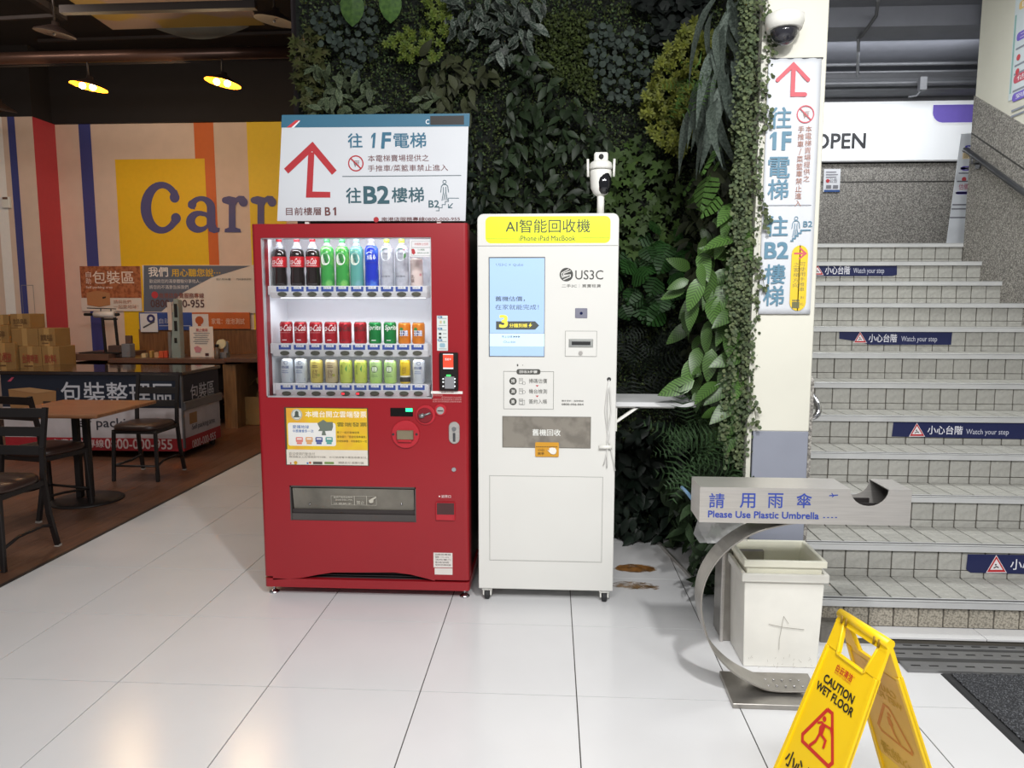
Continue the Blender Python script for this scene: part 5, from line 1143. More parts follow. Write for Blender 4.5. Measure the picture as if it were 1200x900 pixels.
# two large leaves over the top of the picture
for px, py, s_, lab in ((412, -12, .20, 'broad bright green leaf hanging at the top of the wall above the board, left one'), (457, -14, .19, 'broad bright green leaf at the very top of the wall, right of its twin')):
    p = at_y(px, py, YG-.2); v, f = leaf_simple(.7, 6, .1, .3, .7); me = bpy.data.meshes.new('leaf'); me.from_pydata([(a*s_, b*s_, c*s_) for a, b, c in v], [], f); me.materials.append(Lbr)
    o = inst('broad_leaf', me, p, rot=(math.radians(-75), 0, .2)); tag(o, lab, 'leaf')

# ================================================================== umbrella bag stand
YU = 2.6
t = thing('umbrella_bag_stand', 'stainless umbrella bagging stand with a curved leg and blue lettering on its box', 'stand', (.8, 2.68, 0))
UX0, UX1, UZ1, UZ0, UD = .543, 1.293, .822, .69, .16
cc0, rc = 1.145, .062
ang = [math.radians(180+180*i/12) for i in range(13)]
prof = [(UX0, UZ0), (UX1, UZ0), (UX1, UZ1)]+[(cc0+rc*1.08*math.cos(a), UZ1+.0+rc*math.sin(a)) for a in ang[::-1]]+[(UX0, UZ1)]
shell = MB(M_steel); th = .003
shell.prism(prof, FRY(YU), -th, 0, M_steel); shell.prism(prof, FRY(YU+UD), 0, th, M_steel)
shell.box(UX0, UX0+th, YU+th, YU+UD-th, UZ0, UZ1).box(UX1-th, UX1, YU+th, YU+UD-th, UZ0, UZ1).box(UX0+th, cc0-rc*1.08, YU+th, YU+UD-th, UZ1-th, UZ1).box(cc0+rc*1.08, UX1-th, YU+th, YU+UD-th, UZ1-th, UZ1).box(UX0+th, UX1-th, YU+th, YU+UD-th, UZ0, UZ0+th)
shell.build('box', t, fix=True)
MB(mat('painted_box_shade', '1c1716', .7)).box(UX0+.01, UX1-.01, YU+.05, YU+.055, UZ0+.004, UZ1-.064).box(cc0-rc*1.0, cc0+rc*1.0, YU+UD-.02, YU+UD-.012, UZ0+.004, UZ1-.07).box(UX0+.004, UX1-.004, YU+.004, YU+UD-.004, UZ0+.004, UZ0+.007).box(UX1-.007, UX1-.004, YU+.004, YU+UD-.004, UZ0+.004, UZ1-.005).build('slot_shade_sheets', t)  # dark sheets added inside the steel box to stand in for its shade
P = Print(FRY(YU-.0004), .0004, WY(YU)); Ku = crop(800, 540, 4.2857); B = lambda x0, y0, x1, y1: P.bx(*Ku(x0, y0), *Ku(x1, y1)); bl_ = ink('2c4296')
for ch, x0 in (('請', 133), ('用', 288), ('雨', 428), ('傘', 572)): P.text(ch, B(x0, 163, x0+76, 236), bl_, bold=.01)
P.line([P.W(*Ku(x, y)) for x, y in ((735, 175), (780, 172))], .004, bl_); P.line([P.W(*Ku(x, y)) for x, y in ((748, 162), (758, 176), (750, 182))], .003, bl_)
P.text('Please Use Plastic Umbrella', B(128, 255, 683, 288), bl_, bold=.03)
for x in (705, 725, 745, 765): P.rect(B(x, 282, x+10, 287), bl_)
P.build('lettering', t)
# curved flat leg
pts = [(.90, .690), (.834, .676), (.737, .642), (.640, .5685), (.581, .4755), (.5617, .382), (.574, .289), (.615, .183), (.694, .0976), (.79, .045), (.85, .030), (.96, .030)]
def spline(P_, n=4):
    out = []
    for i in range(len(P_)-1):
        p0, p1, p2, p3 = P_[max(i-1, 0)], P_[i], P_[i+1], P_[min(i+2, len(P_)-1)]
        for k in range(n):
            t_ = k/n; out.append(tuple(.5*((2*b)+(-a+c)*t_+(2*a-5*b+4*c-d_)*t_*t_+(-a+3*b-3*c+d_)*t_**3) for a, b, c, d_ in zip(p0, p1, p2, p3)))
    return out+[P_[-1]]
sp_ = spline(pts); M_steel2 = mat('worn_steel', 'a8a49e', .32, .85, var=.1, scale=12)
b = MB(M_steel2); n = len(sp_); vs = []
for i, (x, z) in enumerate(sp_):
    a_, c_ = sp_[max(i-1, 0)], sp_[min(i+1, n-1)]; dx, dz = c_[0]-a_[0], c_[1]-a_[1]; L_ = math.hypot(dx, dz); nx_, nz2 = -dz/L_*.006, dx/L_*.006
    vs += [(x, 2.62, z), (x, 2.735, z), (x+nx_, 2.735, z+nz2), (x+nx_, 2.62, z+nz2)]
b.add(vs, [(i*4+k, i*4+(k+1) % 4, i*4+4+(k+1) % 4, i*4+4+k) for i in range(n-1) for k in range(4)]+[(3, 2, 1, 0), (n*4-4, n*4-3, n*4-2, n*4-1)], None, False)
b.build('curved_leg', t, bevel=.0008)
MB(M_steel2).hull8([(.676, 2.55, 0), (1.01, 2.55, 0), (1.03, 2.79, 0), (.681, 2.79, 0)], [(.676, 2.55, .02), (1.01, 2.55, .02), (1.03, 2.79, .02), (.681, 2.79, .02)]).build('base_plate', t, bevel=.002)
for i in range(5):
    for yy in (2.655, 2.70): MB(M_chrome).cyl((.835+i*.032, yy, .036), (.835+i*.032, yy, .039), .004, n=8).build('bolt', t)
# plastic bags hanging at its left end
M_bag = mat('clear_plastic_film', 'ffffff', .12, var=.02, alpha=.30)
bb = MB(M_bag)
for i in range(7):
    x = .565+i*.022; y0 = YU+UD-.04+.004*i
    rr_ = [(x+.012*math.sin(k*1.7+i), y0+.03*k*.3+.012*math.cos(k*2+i), .70-.035*k) for k in range(5)]
    vs = []
    for k, q in enumerate(rr_): vs += [(q[0]-.02+.012*k*.6, q[1], q[2]), (q[0]+.035+.016*k*.6, q[1]+.006, q[2])]
    bb.add(vs, [(2*k, 2*k+1, 2*k+3, 2*k+2) for k in range(4)], None, True)
o = bb.build('bag_bundle', fix=False); tag(o, 'bundle of clear plastic umbrella bags hanging under the left end of the stand box', 'plastic bags'); stuff(o)
a = at_y(799, 571, 2.85); o = MB(mat('blue_tip_film', '7fa6c8', .2, alpha=.7)).tube([at_y(812, 586, 2.76), at_y(806, 578, 2.80), at_y(799, 571, 2.85)], .007, 8).build('rolled_bag_tip'); tag(o, 'bluish rolled bag tip poking out behind the left end of the stand box', 'plastic bag')
# steel bin behind, and the nested white bins
t = thing('steel_receptacle', 'low stainless steel box standing behind the white bin on its left', 'box', (.85, 3.16, 0))
MB(M_steel2).box(.757, .93, 3.09, 3.25, 0, .42).build('body', t, bevel=.006)
MB(M_steel).box(.750, .765, 3.082, 3.10, 0, .42).build('corner_strip', t, bevel=.003)
M_bin = mat('cream_bin_plastic', 'e4e2da', .45, var=.05, scale=6); M_bin2 = mat('pale_yellow_bin_plastic', 'f2f0de', .45, var=.03)
def bin_(name, x0, x1, y0, y1, z0, z1, taper, m, lab, rim, bottom=True):
    t = thing(name, lab, 'bin', ((x0+x1)/2, (y0+y1)/2, z0)); tp = taper
    b = MB(m); w_ = .004
    def ringp(i_, z, dx): return [(x0+dx+i_, y0+dx+i_, z), (x1-dx-i_, y0+dx+i_, z), (x1-dx-i_, y1-dx-i_, z), (x0+dx+i_, y1-dx-i_, z)]
    L_ = [ringp(0, z0, tp), ringp(0, z1-rim, .008), ringp(-.006, z1-rim, .0), ringp(-.006, z1, 0), ringp(.010, z1, 0), ringp(.012, z1-rim, 0.004), ringp(.004, z0+.01, tp+.002)]
    vs = [p for q in L_ for p in q]; fs = [(i*4+k, i*4+(k+1) % 4, i*4+4+(k+1) % 4, i*4+4+k) for i in range(6) for k in range(4)]
    b.add(vs, fs+[(3, 2, 1, 0), (24, 25, 26, 27)], m); b.build('body', t, bevel=.004, seg=2)
    return t
to = bin_('waste_bin', .779, 1.112, 2.852, 3.125, 0, .405, .018, M_bin, 'white rectangular waste bin with a scratched cross on its front, under the umbrella stand box', .035)
P = Print(FRY(2.8585), .0005, WY(2.86)); Kb = crop(800, 690, 5.625); sk = ink('8f8a80')
P.line([P.W(*Kb(x, y)) for x, y in ((565, 232), (660, 252), (800, 268))], .0022, sk); P.line([P.W(*Kb(x, y)) for x, y in ((665, 180), (650, 260), (636, 330), (634, 400))], .0016, sk); P.line([P.W(*Kb(x, y)) for x, y in ((665, 180), (697, 230))], .0016, sk)
for i in range(26):
    x = R.uniform(430, 860); y = R.uniform(440, 518); P.line([P.W(*Kb(x, y)), P.W(*Kb(x+R.uniform(-16, 16), y+R.uniform(-22, 22)))], .0011, ink('a7a196'))
P.build('scratches', to)
bin_('inner_bin', .787, 1.104, 2.860, 3.117, .10, .457, .022, M_bin2, 'pale yellow bin liner tub nested in the top of the white waste bin', .028)

# ================================================================== wet floor sign
RA, RB = Vector((.8136, 1.985, .62)), Vector((.866, 1.798, .62))
L0, L1 = Vector((.581, 1.948, 0)), Vector((.648, 1.709, 0)); Q0, Q1 = Vector((1.032, 2.075, 0)), Vector((1.099, 1.835, 0))
M_yel = mat('yellow_sign_plastic', 'efc611', .38, var=.02, scale=3)
t = thing('wet_floor_sign', 'yellow folding caution wet floor board standing open in front of the bin', 'floor sign', ((RA+RB)/2-Vector((0, 0, .62))))
def panel(A, Bt, F0, F1, name, out):
    """A,B top corners, F0,F1 feet; local u along the width (0 at A side), v downwards in metres"""
    U = (Bt-A).normalized(); Vd = ((F0+F1)/2-(A+Bt)/2); H = Vd.length; Vd.normalize(); N_ = U.cross(Vd).normalized()
    if N_.dot(out) < 0: N_ = -N_
    mid = (A+Bt)/2; wt_, wb_ = (Bt-A).length, (F1-F0).length
    fr_ = lambda u, v, n=0: mid+U*u+Vd*v+N_*n
    hw = lambda v: (wt_+(wb_-wt_)*v/H)/2
    return fr_, hw, H
def board(fr_, hw, H, name, flip=1):
    b = MB(M_yel); th0, th1 = -.006, .006
    def pr(pts, a=th0, c=th1): b.prism(pts, fr_, a, c, M_yel)
    v0, v1, hx_ = .03, .092, .054
    pr([(-hw(0), 0), (hw(0), 0), (hw(.02), .020), (-hw(.02), .020)])
    for s_ in (-1, 1):
        q = [(s_*hw(.02), .02), (s_*hx_*1.2, .02), (s_*hx_*.9, v1), (s_*hw(v1), v1)]
        pr(q if s_ < 0 else q[::-1])
    pr([(-hw(v1), v1), (hw(v1), v1), (hw(H-.05), H-.05), (-hw(H-.05), H-.05)], -.003, .003)
    for s_ in (-1, 1):
        q = [(s_*hw(v1), v1), (s_*(hw(v1)-.012), v1), (s_*(hw(H)-.014), H), (s_*hw(H), H)]; pr(q if s_ < 0 else q[::-1], -.008, .008)
        q = [(s_*hw(H-.05), H-.06), (s_*.05, H-.06), (s_*.06, H-.005), (s_*hw(H), H-.0)]; pr(q if s_ < 0 else q[::-1])
    rim = [(-hx_*1.26, .020), (-hx_*.98, v1+.006), (hx_*.98, v1+.006), (hx_*1.26, .020)]
    for i in range(3):
        p_, q_ = fr_(*rim[i], .004), fr_(*rim[i+1], .004); b.tube([p_, q_], .0045, 6)
    return b.build(name, t, bevel=.0012)
outL = Vector((-.96, -.27, .3)); frL, hwL, HL = panel(RA, RB, L0, L1, 'front_panel', outL); board(frL, hwL, HL, 'front_panel')
outR = Vector((.96, .27, .3)); frR, hwR, HR = panel(RA, RB, Q0, Q1, 'rear_panel', outR); rp_ = board(frR, hwR, HR, 'rear_panel')
MB(M_yel).tube([RA+Vector((0, 0, .004)), RB+Vector((0, 0, .004))], .013, 12).build('hinge_bar', t)
for s_ in (.13, .22, .78, .87):
    c = RA.lerp(RB, s_); MB(mat('hinge_clip_ochre', '8a6a10', .6)).tube([c+Vector((-.012, -.003, .008)), c+Vector((-.014, -.004, -.012))], .003, 6).build('hinge_clip', t)  # clips in a darker ochre than the board
# printing: u to the right as read from the front, v down
class SP(Print): pass
P = Print(lambda u, v, n=0: frL(u, -v, .0035+n), .0005)
bk, rd_ = ink('1e1a14'), ink('c2281c')
P.text('白云清洁', (-.037, -.139, .027, -.119), rd_, bold=.02); P.text('®', (.029, -.126, .034, -.120), rd_, res=1); P.text('BAIYUN CLEANING', (-.037, -.146, .027, -.141), rd_, res=1)
P.text('CAUTION', (-.064, -.184, .055, -.162), bk, bold=.035); P.text('WET FLOOR', (-.080, -.214, .068, -.192), bk, bold=.035)
tri = [(x*.80-.004, (y+.318)*.89-.240) for x, y in ((-.075, -.435), (-.012, -.318), (.012, -.318), (.085, -.435), (.075, -.452), (-.065, -.452))]
sk = lambda p_: [(x*.80-.004, (y+.318)*.89-.240) for x, y in p_]
P.line(tri, .010, rd_, closed=True)
P.disc(sk([(-.010, -.348)])[0], .0072, rd_); P.poly(sk([(-.010, -.358), (.006, -.362), (.008, -.395), (-.010, -.398), (-.018, -.378)]), rd_, 2)
P.line(sk([(-.012, -.360), (-.032, -.372)]), .006, rd_); P.line(sk([(.000, -.362), (.030, -.358), (.045, -.372)]), .006, rd_, 3); P.line(sk([(.000, -.392), (.028, -.398), (.030, -.422)]), .008, rd_, 3); P.line(sk([(-.005, -.392), (-.010, -.420), (-.028, -.446)]), .008, rd_, 3)
P.text('小心地滑', (-.090, -.446, .070, -.402), bk, bold=.03); P.build('lettering', t)
P = Print(lambda u, v, n=0: frR(u, -v, -.0035-n), .0005); gh, gr2 = ink('c39a1a'), ink('c8801c')
P.rect((-.098, -.46, .098, -.11), mat('milky_yellow_label', 'dcb14a', .45), 1, rad=.01)
P.text('CAUTION', (-.060, -.184, .060, -.162), gh, bold=.03, mirror=True); P.text('WET FLOOR', (-.074, -.214, .074, -.192), gh, bold=.03, mirror=True)
P.line([(-a, b) for a, b in tri], .009, gr2, 2, closed=True); P.disc(sk([(.010, -.348)])[0], .0072, gr2, 2); P.poly(sk([(.010, -.358), (-.006, -.362), (-.008, -.395), (.010, -.398), (.018, -.378)]), gr2, 2); P.line(sk([(.005, -.392), (.010, -.420), (.028, -.446)]), .008, gr2, 3)
P.text('小心地滑', (-.080, -.446, .080, -.402), gh, bold=.02, mirror=True); P.build('show_through_print', t)

# ================================================================== drain, mat
t = thing('drain_cover', 'perforated grey metal drain cover across the foot of the stairs', 'drain cover', (2.0, 2.98, 0))
Md = mat('drain_steel', '8b8b8b', .4, .6, var=.1); Mdd = mat('drain_groove', '4e4d4c', .5, .4); Msl = mat('slot_dark', '161414', .8)
rowsY = [(3.055, 3.093, 1.43), (2.966, 3.030, 1.437), (2.858, 2.932, 1.45)]
for a_, b_, x0 in rowsY:
    s_ = MB(Md).box(x0, 3.38, a_, b_, 0, .012).build('plate', t, bevel=.0015)
    sl_ = MB(Msl); x = x0+.03
    while x < 3.3: sl_.box(x, x+.038, (a_+b_)/2-.004, (a_+b_)/2+.004, .011, .0126); x += .072
    stuff(sl_.build('slot_row', s_, fix=False))
for a_, b_ in ((3.032, 3.053), (2.934, 2.964)): MB(Mdd).box(1.435, 3.38, a_, b_, 0, .006).build('channel', t)
t = thing('entrance_mat', 'black looped entrance mat with a rubber edge in front of the drain', 'mat', (2.0, 2.4, 0))
MB(M_rubber).hull8([(1.575, 1.0, 0), (2.9, 1.0, 0), (2.9, 2.853, 0), (1.575, 2.853, 0)], [(1.585, 1.0, .006), (2.9, 1.0, .006), (2.9, 2.848, .006), (1.585, 2.848, .006)]).build('rubber_border', t)
b = MB(mat('black_pile', '2f3033', .95, var=.5, scale=180, col2='6a6c70', thr=(.5, .68))); nx, ny = 150, 160
hh = NR.uniform(.0, .009, (ny+1, nx+1)); vs = [(1.607+(2.5-1.607)*i/nx, 1.95+(2.840-1.95)*j/ny, .007+hh[j, i]) for j in range(ny+1) for i in range(nx+1)]
b.add(vs, [(j*(nx+1)+i, j*(nx+1)+i+1, (j+1)*(nx+1)+i+1, (j+1)*(nx+1)+i) for j in range(ny) for i in range(nx)]); stuff(b.build('pile', t, fix=False))

# ================================================================== step warning stickers
M_nav = mat('navy_sticker', '1d2450', .4, var=.02)
def sticker(kstep, poly, tri_px, zh_px, en_px, lab):
    Y = SY+(kstep-1)*SD+.013; P = PY(Y, .0005)
    t = thing('warning_sticker', lab, 'sticker', (at_y(tri_px[0], tri_px[1], Y)), 'navy warning stickers on the stair risers')
    P.poly([P.W(x, y) for x, y in poly], M_nav, 1); P.b.build('film', t, fix=False)
    P = PY(Y-.0006, .0005); x, y, s_ = tri_px; T = lambda k: [P.W(x-s_*k, y+s_*.75*k), P.W(x+s_*k, y+s_*.75*k), P.W(x, y-s_*.95*k)]
    P.poly(T(1.12), ink('e6dfe2'), 1); P.poly(T(1.0), ink('b8242c'), 2); P.poly(T(.68), ink('e6dfe2'), 3)
    c = P.W(x, y+s_*.2); u = abs(P.W(x+s_, y)[0]-P.W(x, y)[0]); P.line([(c[0]-.3*u, c[1]-.15*u), (c[0], c[1]+.05*u), (c[0]+.25*u, c[1]-.1*u)], .12*u, ink('1e1a1c'), 4); P.disc((c[0]-.1*u, c[1]+.25*u), .1*u, ink('1e1a1c'), 4, 8)
    P.text('小心台階', P.bx(*zh_px), ink('e8e8f0'), bold=.01)
    if en_px: P.text('Watch your step', P.bx(*en_px), ink('c6c8d6'))
    P.build('lettering', t)
sticker(11, [(953, 310), (1051.3, 310), (1051, 322), (1045, 323.5), (990, 323.5), (953, 323.5)], (958, 317, 6.5), (967, 311.5, 996, 321.5), (1000, 314, 1036, 322), 'navy step warning sticker on the second riser from the top')
sticker(8, [(983.5, 387.5), (1116, 388.5), (1114.5, 404), (1020, 404), (1004, 400), (983.5, 397)], (1008, 396, 7), (1018, 391.5, 1051, 401), (1056, 394, 1098, 402), 'navy step warning sticker with a torn lower left corner, fifth riser from the top')
sticker(5, [(1047, 494), (1260, 497), (1260, 516), (1045, 511.5)], (1074.5, 504.5, 8.5), (1087, 499, 1128, 509), (1132, 503, 1182, 511), 'navy step warning sticker on the riser level with the pillar grey base')
sticker(2, [(1134, 649.5), (1330, 652), (1330, 676), (1137, 671), (1132, 667)], (1167.5, 662, 11), (1184, 655.5, 1240, 668), None, 'lowest navy step warning sticker, cut by the right edge of the picture')

# ================================================================== handrails and posters at the stairs
M_rail = mat('dark_rail_steel', '6f7074', .3, .8)
t = thing('wall_handrail', 'dark steel handrail sloping down the right-hand stair wall', 'handrail', (3.35, 5.8, 2.5))
a = Vector((3.34, 6.20, 2.715)); b = Vector((3.34, 3.4, 2.715-(2.8)*dd)); MB(M_rail).tube([a+Vector((.0, .03, .01)), a, b], .021, 12).build('rail', t)
for k in (.03, .45, .9): p = a.lerp(b, k); MB(M_rail).tube([p, p+Vector((0, 0, -.07)), p+Vector((.06, 0, -.07))], .010, 8).box(3.385, 3.4, p.y-.03, p.y+.03, p.z-.11, p.z-.03).build('bracket', t)
t = thing('handrail_end', 'curved chrome handrail end sticking out beside the pillar', 'handrail', (1.24, 3.5, .97))
pts = [(1.262, 3.95, 1.24), (1.262, 3.62, 1.075), (1.267, 3.50, 1.02), (1.264, 3.455, .985), (1.25, 3.45, .955), (1.225, 3.46, .947), (1.205, 3.475, .955)]
MB(M_chrome).tube(spline(pts, 3), .014, 12).build('rail', t); MB(M_chrome).tube([(1.262, 3.85, 1.19), (1.262, 3.85, 1.12), (1.205, 3.85, 1.12)], .008, 8).build('bracket', t)
# poster on the right wall
t = thing('wall_poster', 'pale blue poster with purple lozenges in a clear sleeve on the right wall', 'poster', (3.4, 5.6, 2.9))
P = Print(FRXm(3.405), .001); Wx = lambda px, py: (-at_x(px, py, 3.405).y, at_x(px, py, 3.405).z)
k0 = Wx(1181.5, 119); top_ = Wx(1193, 0); u1 = -5.05; P.rect((k0[0], k0[1], u1, 4.0 if 0 else 3.75), ink('d3dde2'), 1); P.rect((k0[0]+.01, k0[1]+.05, k0[0]+.03, 3.6), ink('8fb8b4'), 2)
P.build('sheet', t); P = Print(FRXm(3.403), .001)
for i, (z_0, cc, s_) in enumerate(((3.62, 'e6c88a', '回饋'), (3.40, '7a68c8', '二手機'), (3.10, 'c85a6a', '估價'), (2.97, '7a68c8', '到府'))):
    P.rect((k0[0]+.05, z_0, k0[0]+.40, z_0+.06), ink(cc), 1, rad=.025); P.text(s_, (k0[0]+.09, z_0+.012, k0[0]+.30, z_0+.048), ink('f0f0f4'), l=2)
for z_0 in (3.34, 3.22, 3.16, 3.04, 2.90, 2.86): P.rect((k0[0]+.05, z_0, k0[0]+.36, z_0+.014), ink('8a8f9c'), 1)
for z_0 in (3.28, 3.18): P.disc((k0[0]+.09, z_0), .022, ink('c84a52'), 2)
P.build('poster_print', t)
# roll-up banner at the top of the stairs
YR = 7.0; t = thing('roll_up_banner', 'narrow pale promotional banner standing at the top of the stairs', 'banner', (at_y(1120, 284, YR).x, YR, 1.98))
WR = WY(YR); q = [WR(1108.9, 285.5), WR(1150, 286), WR(1160, 154.5), WR(1126.3, 157)]
MB(mat('banner_pale', 'dfe3ea', .5)).prism(q, FRY(YR), -.003, .003).build('panel', t); MB(M_steel).box(q[0][0]-.02, q[1][0], YR-.04, YR+.06, 1.975, 1.99).build('foot', t)
P = PY(YR-.004, .001); K = crop(1080, 0, 3.4615); B = lambda x0, y0, x1, y1: P.bx(*K(x0, y0), *K(x1, y1))
P.rect(B(166, 620, 230, 644), ink('e3cfa6')); P.text('回收', B(172, 624, 205, 640), ink('6a5a50')); P.rect(B(158, 674, 225, 692), ink('6a5ac0'), rad=.03); P.text('二手', B(175, 677, 200, 689), ink('e8e8f6'))
P.disc(P.W(*K(172, 727)), .02, ink('c8484e')); P.text('估價', B(150, 745, 190, 770), ink('b85a70')); P.rect(B(138, 777, 200, 788), ink('6a5ac0'), rad=.02)
for y in (700, 733, 828, 845, 880): P.rect(B(150-(y-700)*.2, y, 200-(y-700)*.1, y+5), ink('70707c'))
P.text('S', B(176, 590, 200, 615), ink('4a48b0'), bold=.04); P.build('banner_print', t)
# small notice on the granite
t = thing('granite_notice', 'small white printed notice taped to the granite below the OPEN sign', 'notice', (at_y(974, 212, 8.28)))
P = PY(8.285, .002); P.rect(P.bx(965, 198, 984.5, 225), ink('dcdde2')); P.rect(P.bx(965.5, 222.5, 984, 225), ink('30508a'), 2); P.build('sheet', t)
P = PY(8.280, .002)
for y in (201, 204, 207): P.rect(P.bx(968, y, 982-(y % 2)*2, y+1.2), ink('8a8a92'))
P.disc(P.W(970, 212), .02, ink('b83a40')); P.rect(P.bx(968, 217, 974, 221), ink('7a7a80')); P.rect(P.bx(976, 217, 982, 221), ink('7a7a80')); P.text('公告', P.bx(972, 209, 981, 214), ink('6a6a72')); P.build('notice_print', t)
# ================================================================== food court: boards on the mural wall
YM = 9.075
def board_y(name, lab, cat, b, m, Y=YM, th=.02, grp=None):
    u = PY(Y).bx(*b); t = thing(name, lab, cat, ((u[0]+u[2])/2, Y, u[1]), grp)
    MB(m).box(u[0], u[2], Y, Y+th, u[1], u[3]).build('panel', t); return t
M_osb = mat('chipboard_print', 'b06a42', .7, var=.3, scale=22, col2='8a4a2a', thr=(.42, .6)); M_pap = mat('printed_paper', 'ddd0c4', .6, var=.02)
K2 = crop(0, 260, 3.75); K4 = crop(80, 300, 5.217)
t = board_y('packing_sign', 'orange chipboard-patterned packing area sign with box picture, left of the long service banner', 'sign', (*K2(353, 195), *K2(618, 392)), M_pap)
P = PY(YM-.002, .002); B = lambda x0, y0, x1, y1: P.bx(*K4(x0, y0), *K4(x1, y1)); wq = ink('ead9cc')
P.rect(B(75, 62, 443, 256), M_osb); P.text('包裝區', B(150, 92, 402, 170), wq, bold=.01); P.text('自', B(108, 95, 140, 130), wq); P.text('助', B(108, 135, 140, 172), wq); P.text('Self packing area', B(110, 184, 272, 202), wq, bold=.01)
P.poly([P.W(*K4(x, y)) for x, y in ((112, 225), (180, 212), (255, 226), (258, 300), (190, 312), (118, 300))], ink('b27c50'), 2); P.poly([P.W(*K4(x, y)) for x, y in ((210, 250), (232, 247), (232, 256), (212, 262))], ink('3a2a20'), 3)
P.text('請與我們', B(278, 268, 385, 292), ink('b07a60')); P.text('一起愛地球！', B(278, 298, 430, 322), ink('b07a60')); P.build('print', t)
t = board_y('service_banner', 'long grey and cream customer service banner with phone number behind the red machine', 'banner', (*K2(630, 190), *K2(1180, 400)), M_pap)
P = PY(YM-.002, .002); g_ = ink('5d6474')
P.poly([P.W(*K4(x, y)) for x, y in ((462, 58), (1115, 60), (880, 130), (700, 225), (570, 340), (462, 340))], g_)
P.text('我們', B(492, 68, 610, 126), ink('eee6e0'), bold=.02); P.text('用心聽您說⋯', B(632, 78, 930, 126), ink('dfb428'), bold=.02)
P.text('歡迎將您的滿意體驗分享他人，', B(497, 142, 812, 166), ink('e0dad6'), res=2); P.text('將您的不滿意告訴我們', B(497, 178, 735, 202), ink('e0dad6'), res=2)
P.disc(P.W(*K4(530, 238)), .045, ink('c03a40'), 2); P.text('南港店免費服務專線', B(555, 226, 830, 258), ink('8a4a3c'), bold=.01); P.text('0800-000-955', B(505, 268, 832, 314), ink('5a3a3a'), bold=.02)
P.text('加入粉絲團', B(905, 136, 992, 148), ink('5a5a5c'), res=1); P.text('門市意見調查', B(1030, 136, 1120, 148), ink('5a5a5c'), res=1); P.build('print', t)
M_slat = mat('oak_laminate', '7f5836', .5, var=.2, scale=4, aniso=(12, 1, 1), col2='5f3f26')
t = board_y('wood_back_panel', 'oak laminate panel fixed behind the packing counter under the banners', 'panel', (163.5, 386, 305, 425), M_slat, th=.02)
t = board_y('tape_sign', 'blue strip sign with a white tape icon card, left half under the service banner', 'sign', (*K2(612, 398), *K2(845, 475)), mat('blue_strip', '35509a', .5), Y=YM-.02)
P = PY(YM-.024, .002); B = lambda x0, y0, x1, y1: P.bx(*K2(x0, y0), *K2(x1, y1))
P.rect(B(617, 403, 693, 484), ink('dcd8d8')); P.ring(P.W(*K2(664, 425)), .055, .03, ink('34346a'), 2); P.line([P.W(*K2(x, y)) for x, y in ((630, 465), (680, 438))], .02, ink('4a4a50'), 2); P.text('自助包裝', B(700, 424, 800, 448), ink('b8bcd4')); P.rect(B(700, 455, 838, 458), ink('b8bcd4')); P.build('print', t)
t = board_y('bulb_test_sign', 'orange strip sign with a light bulb card, right half under the service banner', 'sign', (*K2(845, 398), *K2(1097, 470)), mat('orange_strip', 'c8642a', .5), Y=YM-.02)
P = PY(YM-.024, .002); P.rect(B(845, 405, 917, 470), ink('d8d0cc')); P.disc(P.W(*K2(877, 433)), .055, ink('b8562a'), 2, 14); P.rect(B(870, 445, 884, 458), ink('b8562a'), 2); P.text('家電：燈泡測試', B(930, 424, 1075, 450), ink('e8cdb8')); P.build('print', t)
t = board_y('paper_notice', 'white paper notice with red title standing on the packing counter', 'notice', (*K2(835, 460), *K2(938, 602)), M_pap, Y=8.55, th=.004)
P = PY(8.547, .002); P.text('禁止使用', B(862, 468, 912, 482), ink('b8484a'), bold=.01)
for i in range(6): P.rect(B(850+(i % 2)*6, 488+i*9, 922-(i*5) % 14, 491+i*9), ink('8a8480'))
P.poly([P.W(*K2(x, y)) for x, y in ((852, 552), (868, 545), (888, 556), (880, 574), (860, 574))], ink('c8848a')); P.rect(B(902, 577, 918, 589), ink('4a2a2a')); P.build('print', t)

# ---- packing counter
M_lam = mat('brown_laminate_top', '6a4c3e', .35, var=.1); M_oak = mat('counter_oak', '8a6844', .5, var=.2, scale=4, aniso=(10, 10, 1), col2='6f5034')
YC = 8.25
def zc(py, px=200, Y=YC): return at_y(px, py, Y).z
t = thing('packing_counter', 'long brown-topped packing counter with open shelves along the mural wall', 'counter', (-4.3, 8.6, 0))
z1_, z2_ = zc(416.5), zc(421.5)
MB(M_lam).box(at_y(73, 418, YC).x, at_y(127, 418, YC).x, YC, 9.05, zc(423), z1_+.01).build('worktop', t, bevel=.004)
MB(M_lam).box(at_y(125, 418, YC).x, at_y(263, 418, YC).x, YC+.01, 9.05, zc(426), z2_+.01).build('worktop', t, bevel=.004)
MB(M_lam).box(at_y(263, 418, YC).x, at_y(330, 418, YC).x, YC-.03, 9.05, zc(424), zc(419)).build('worktop', t, bevel=.004)
for a_, b_ in ((73, 76), (125, 128), (261, 276)): MB(M_oak).box(at_y(a_, 450, YC).x, at_y(b_, 450, YC).x, YC+.02, 9.0, 0, zc(427)).build('side_panel', t)
MB(mat('counter_dark_back', '2a1d18', .8)).box(at_y(73, 450, YC).x, at_y(330, 450, YC).x, 8.95, 9.04, 0, zc(427)).build('back_panel', t)
MB(M_oak).box(at_y(276, 450, YC).x+.18, at_y(276, 450, YC).x+.22, 8.6, 9.0, 0, zc(427)).build('divider', t)
MB(M_lam).box(at_y(76, 450, YC).x, at_y(261, 450, YC).x, YC+.1, 8.95, .35, .37).build('shelf', t)
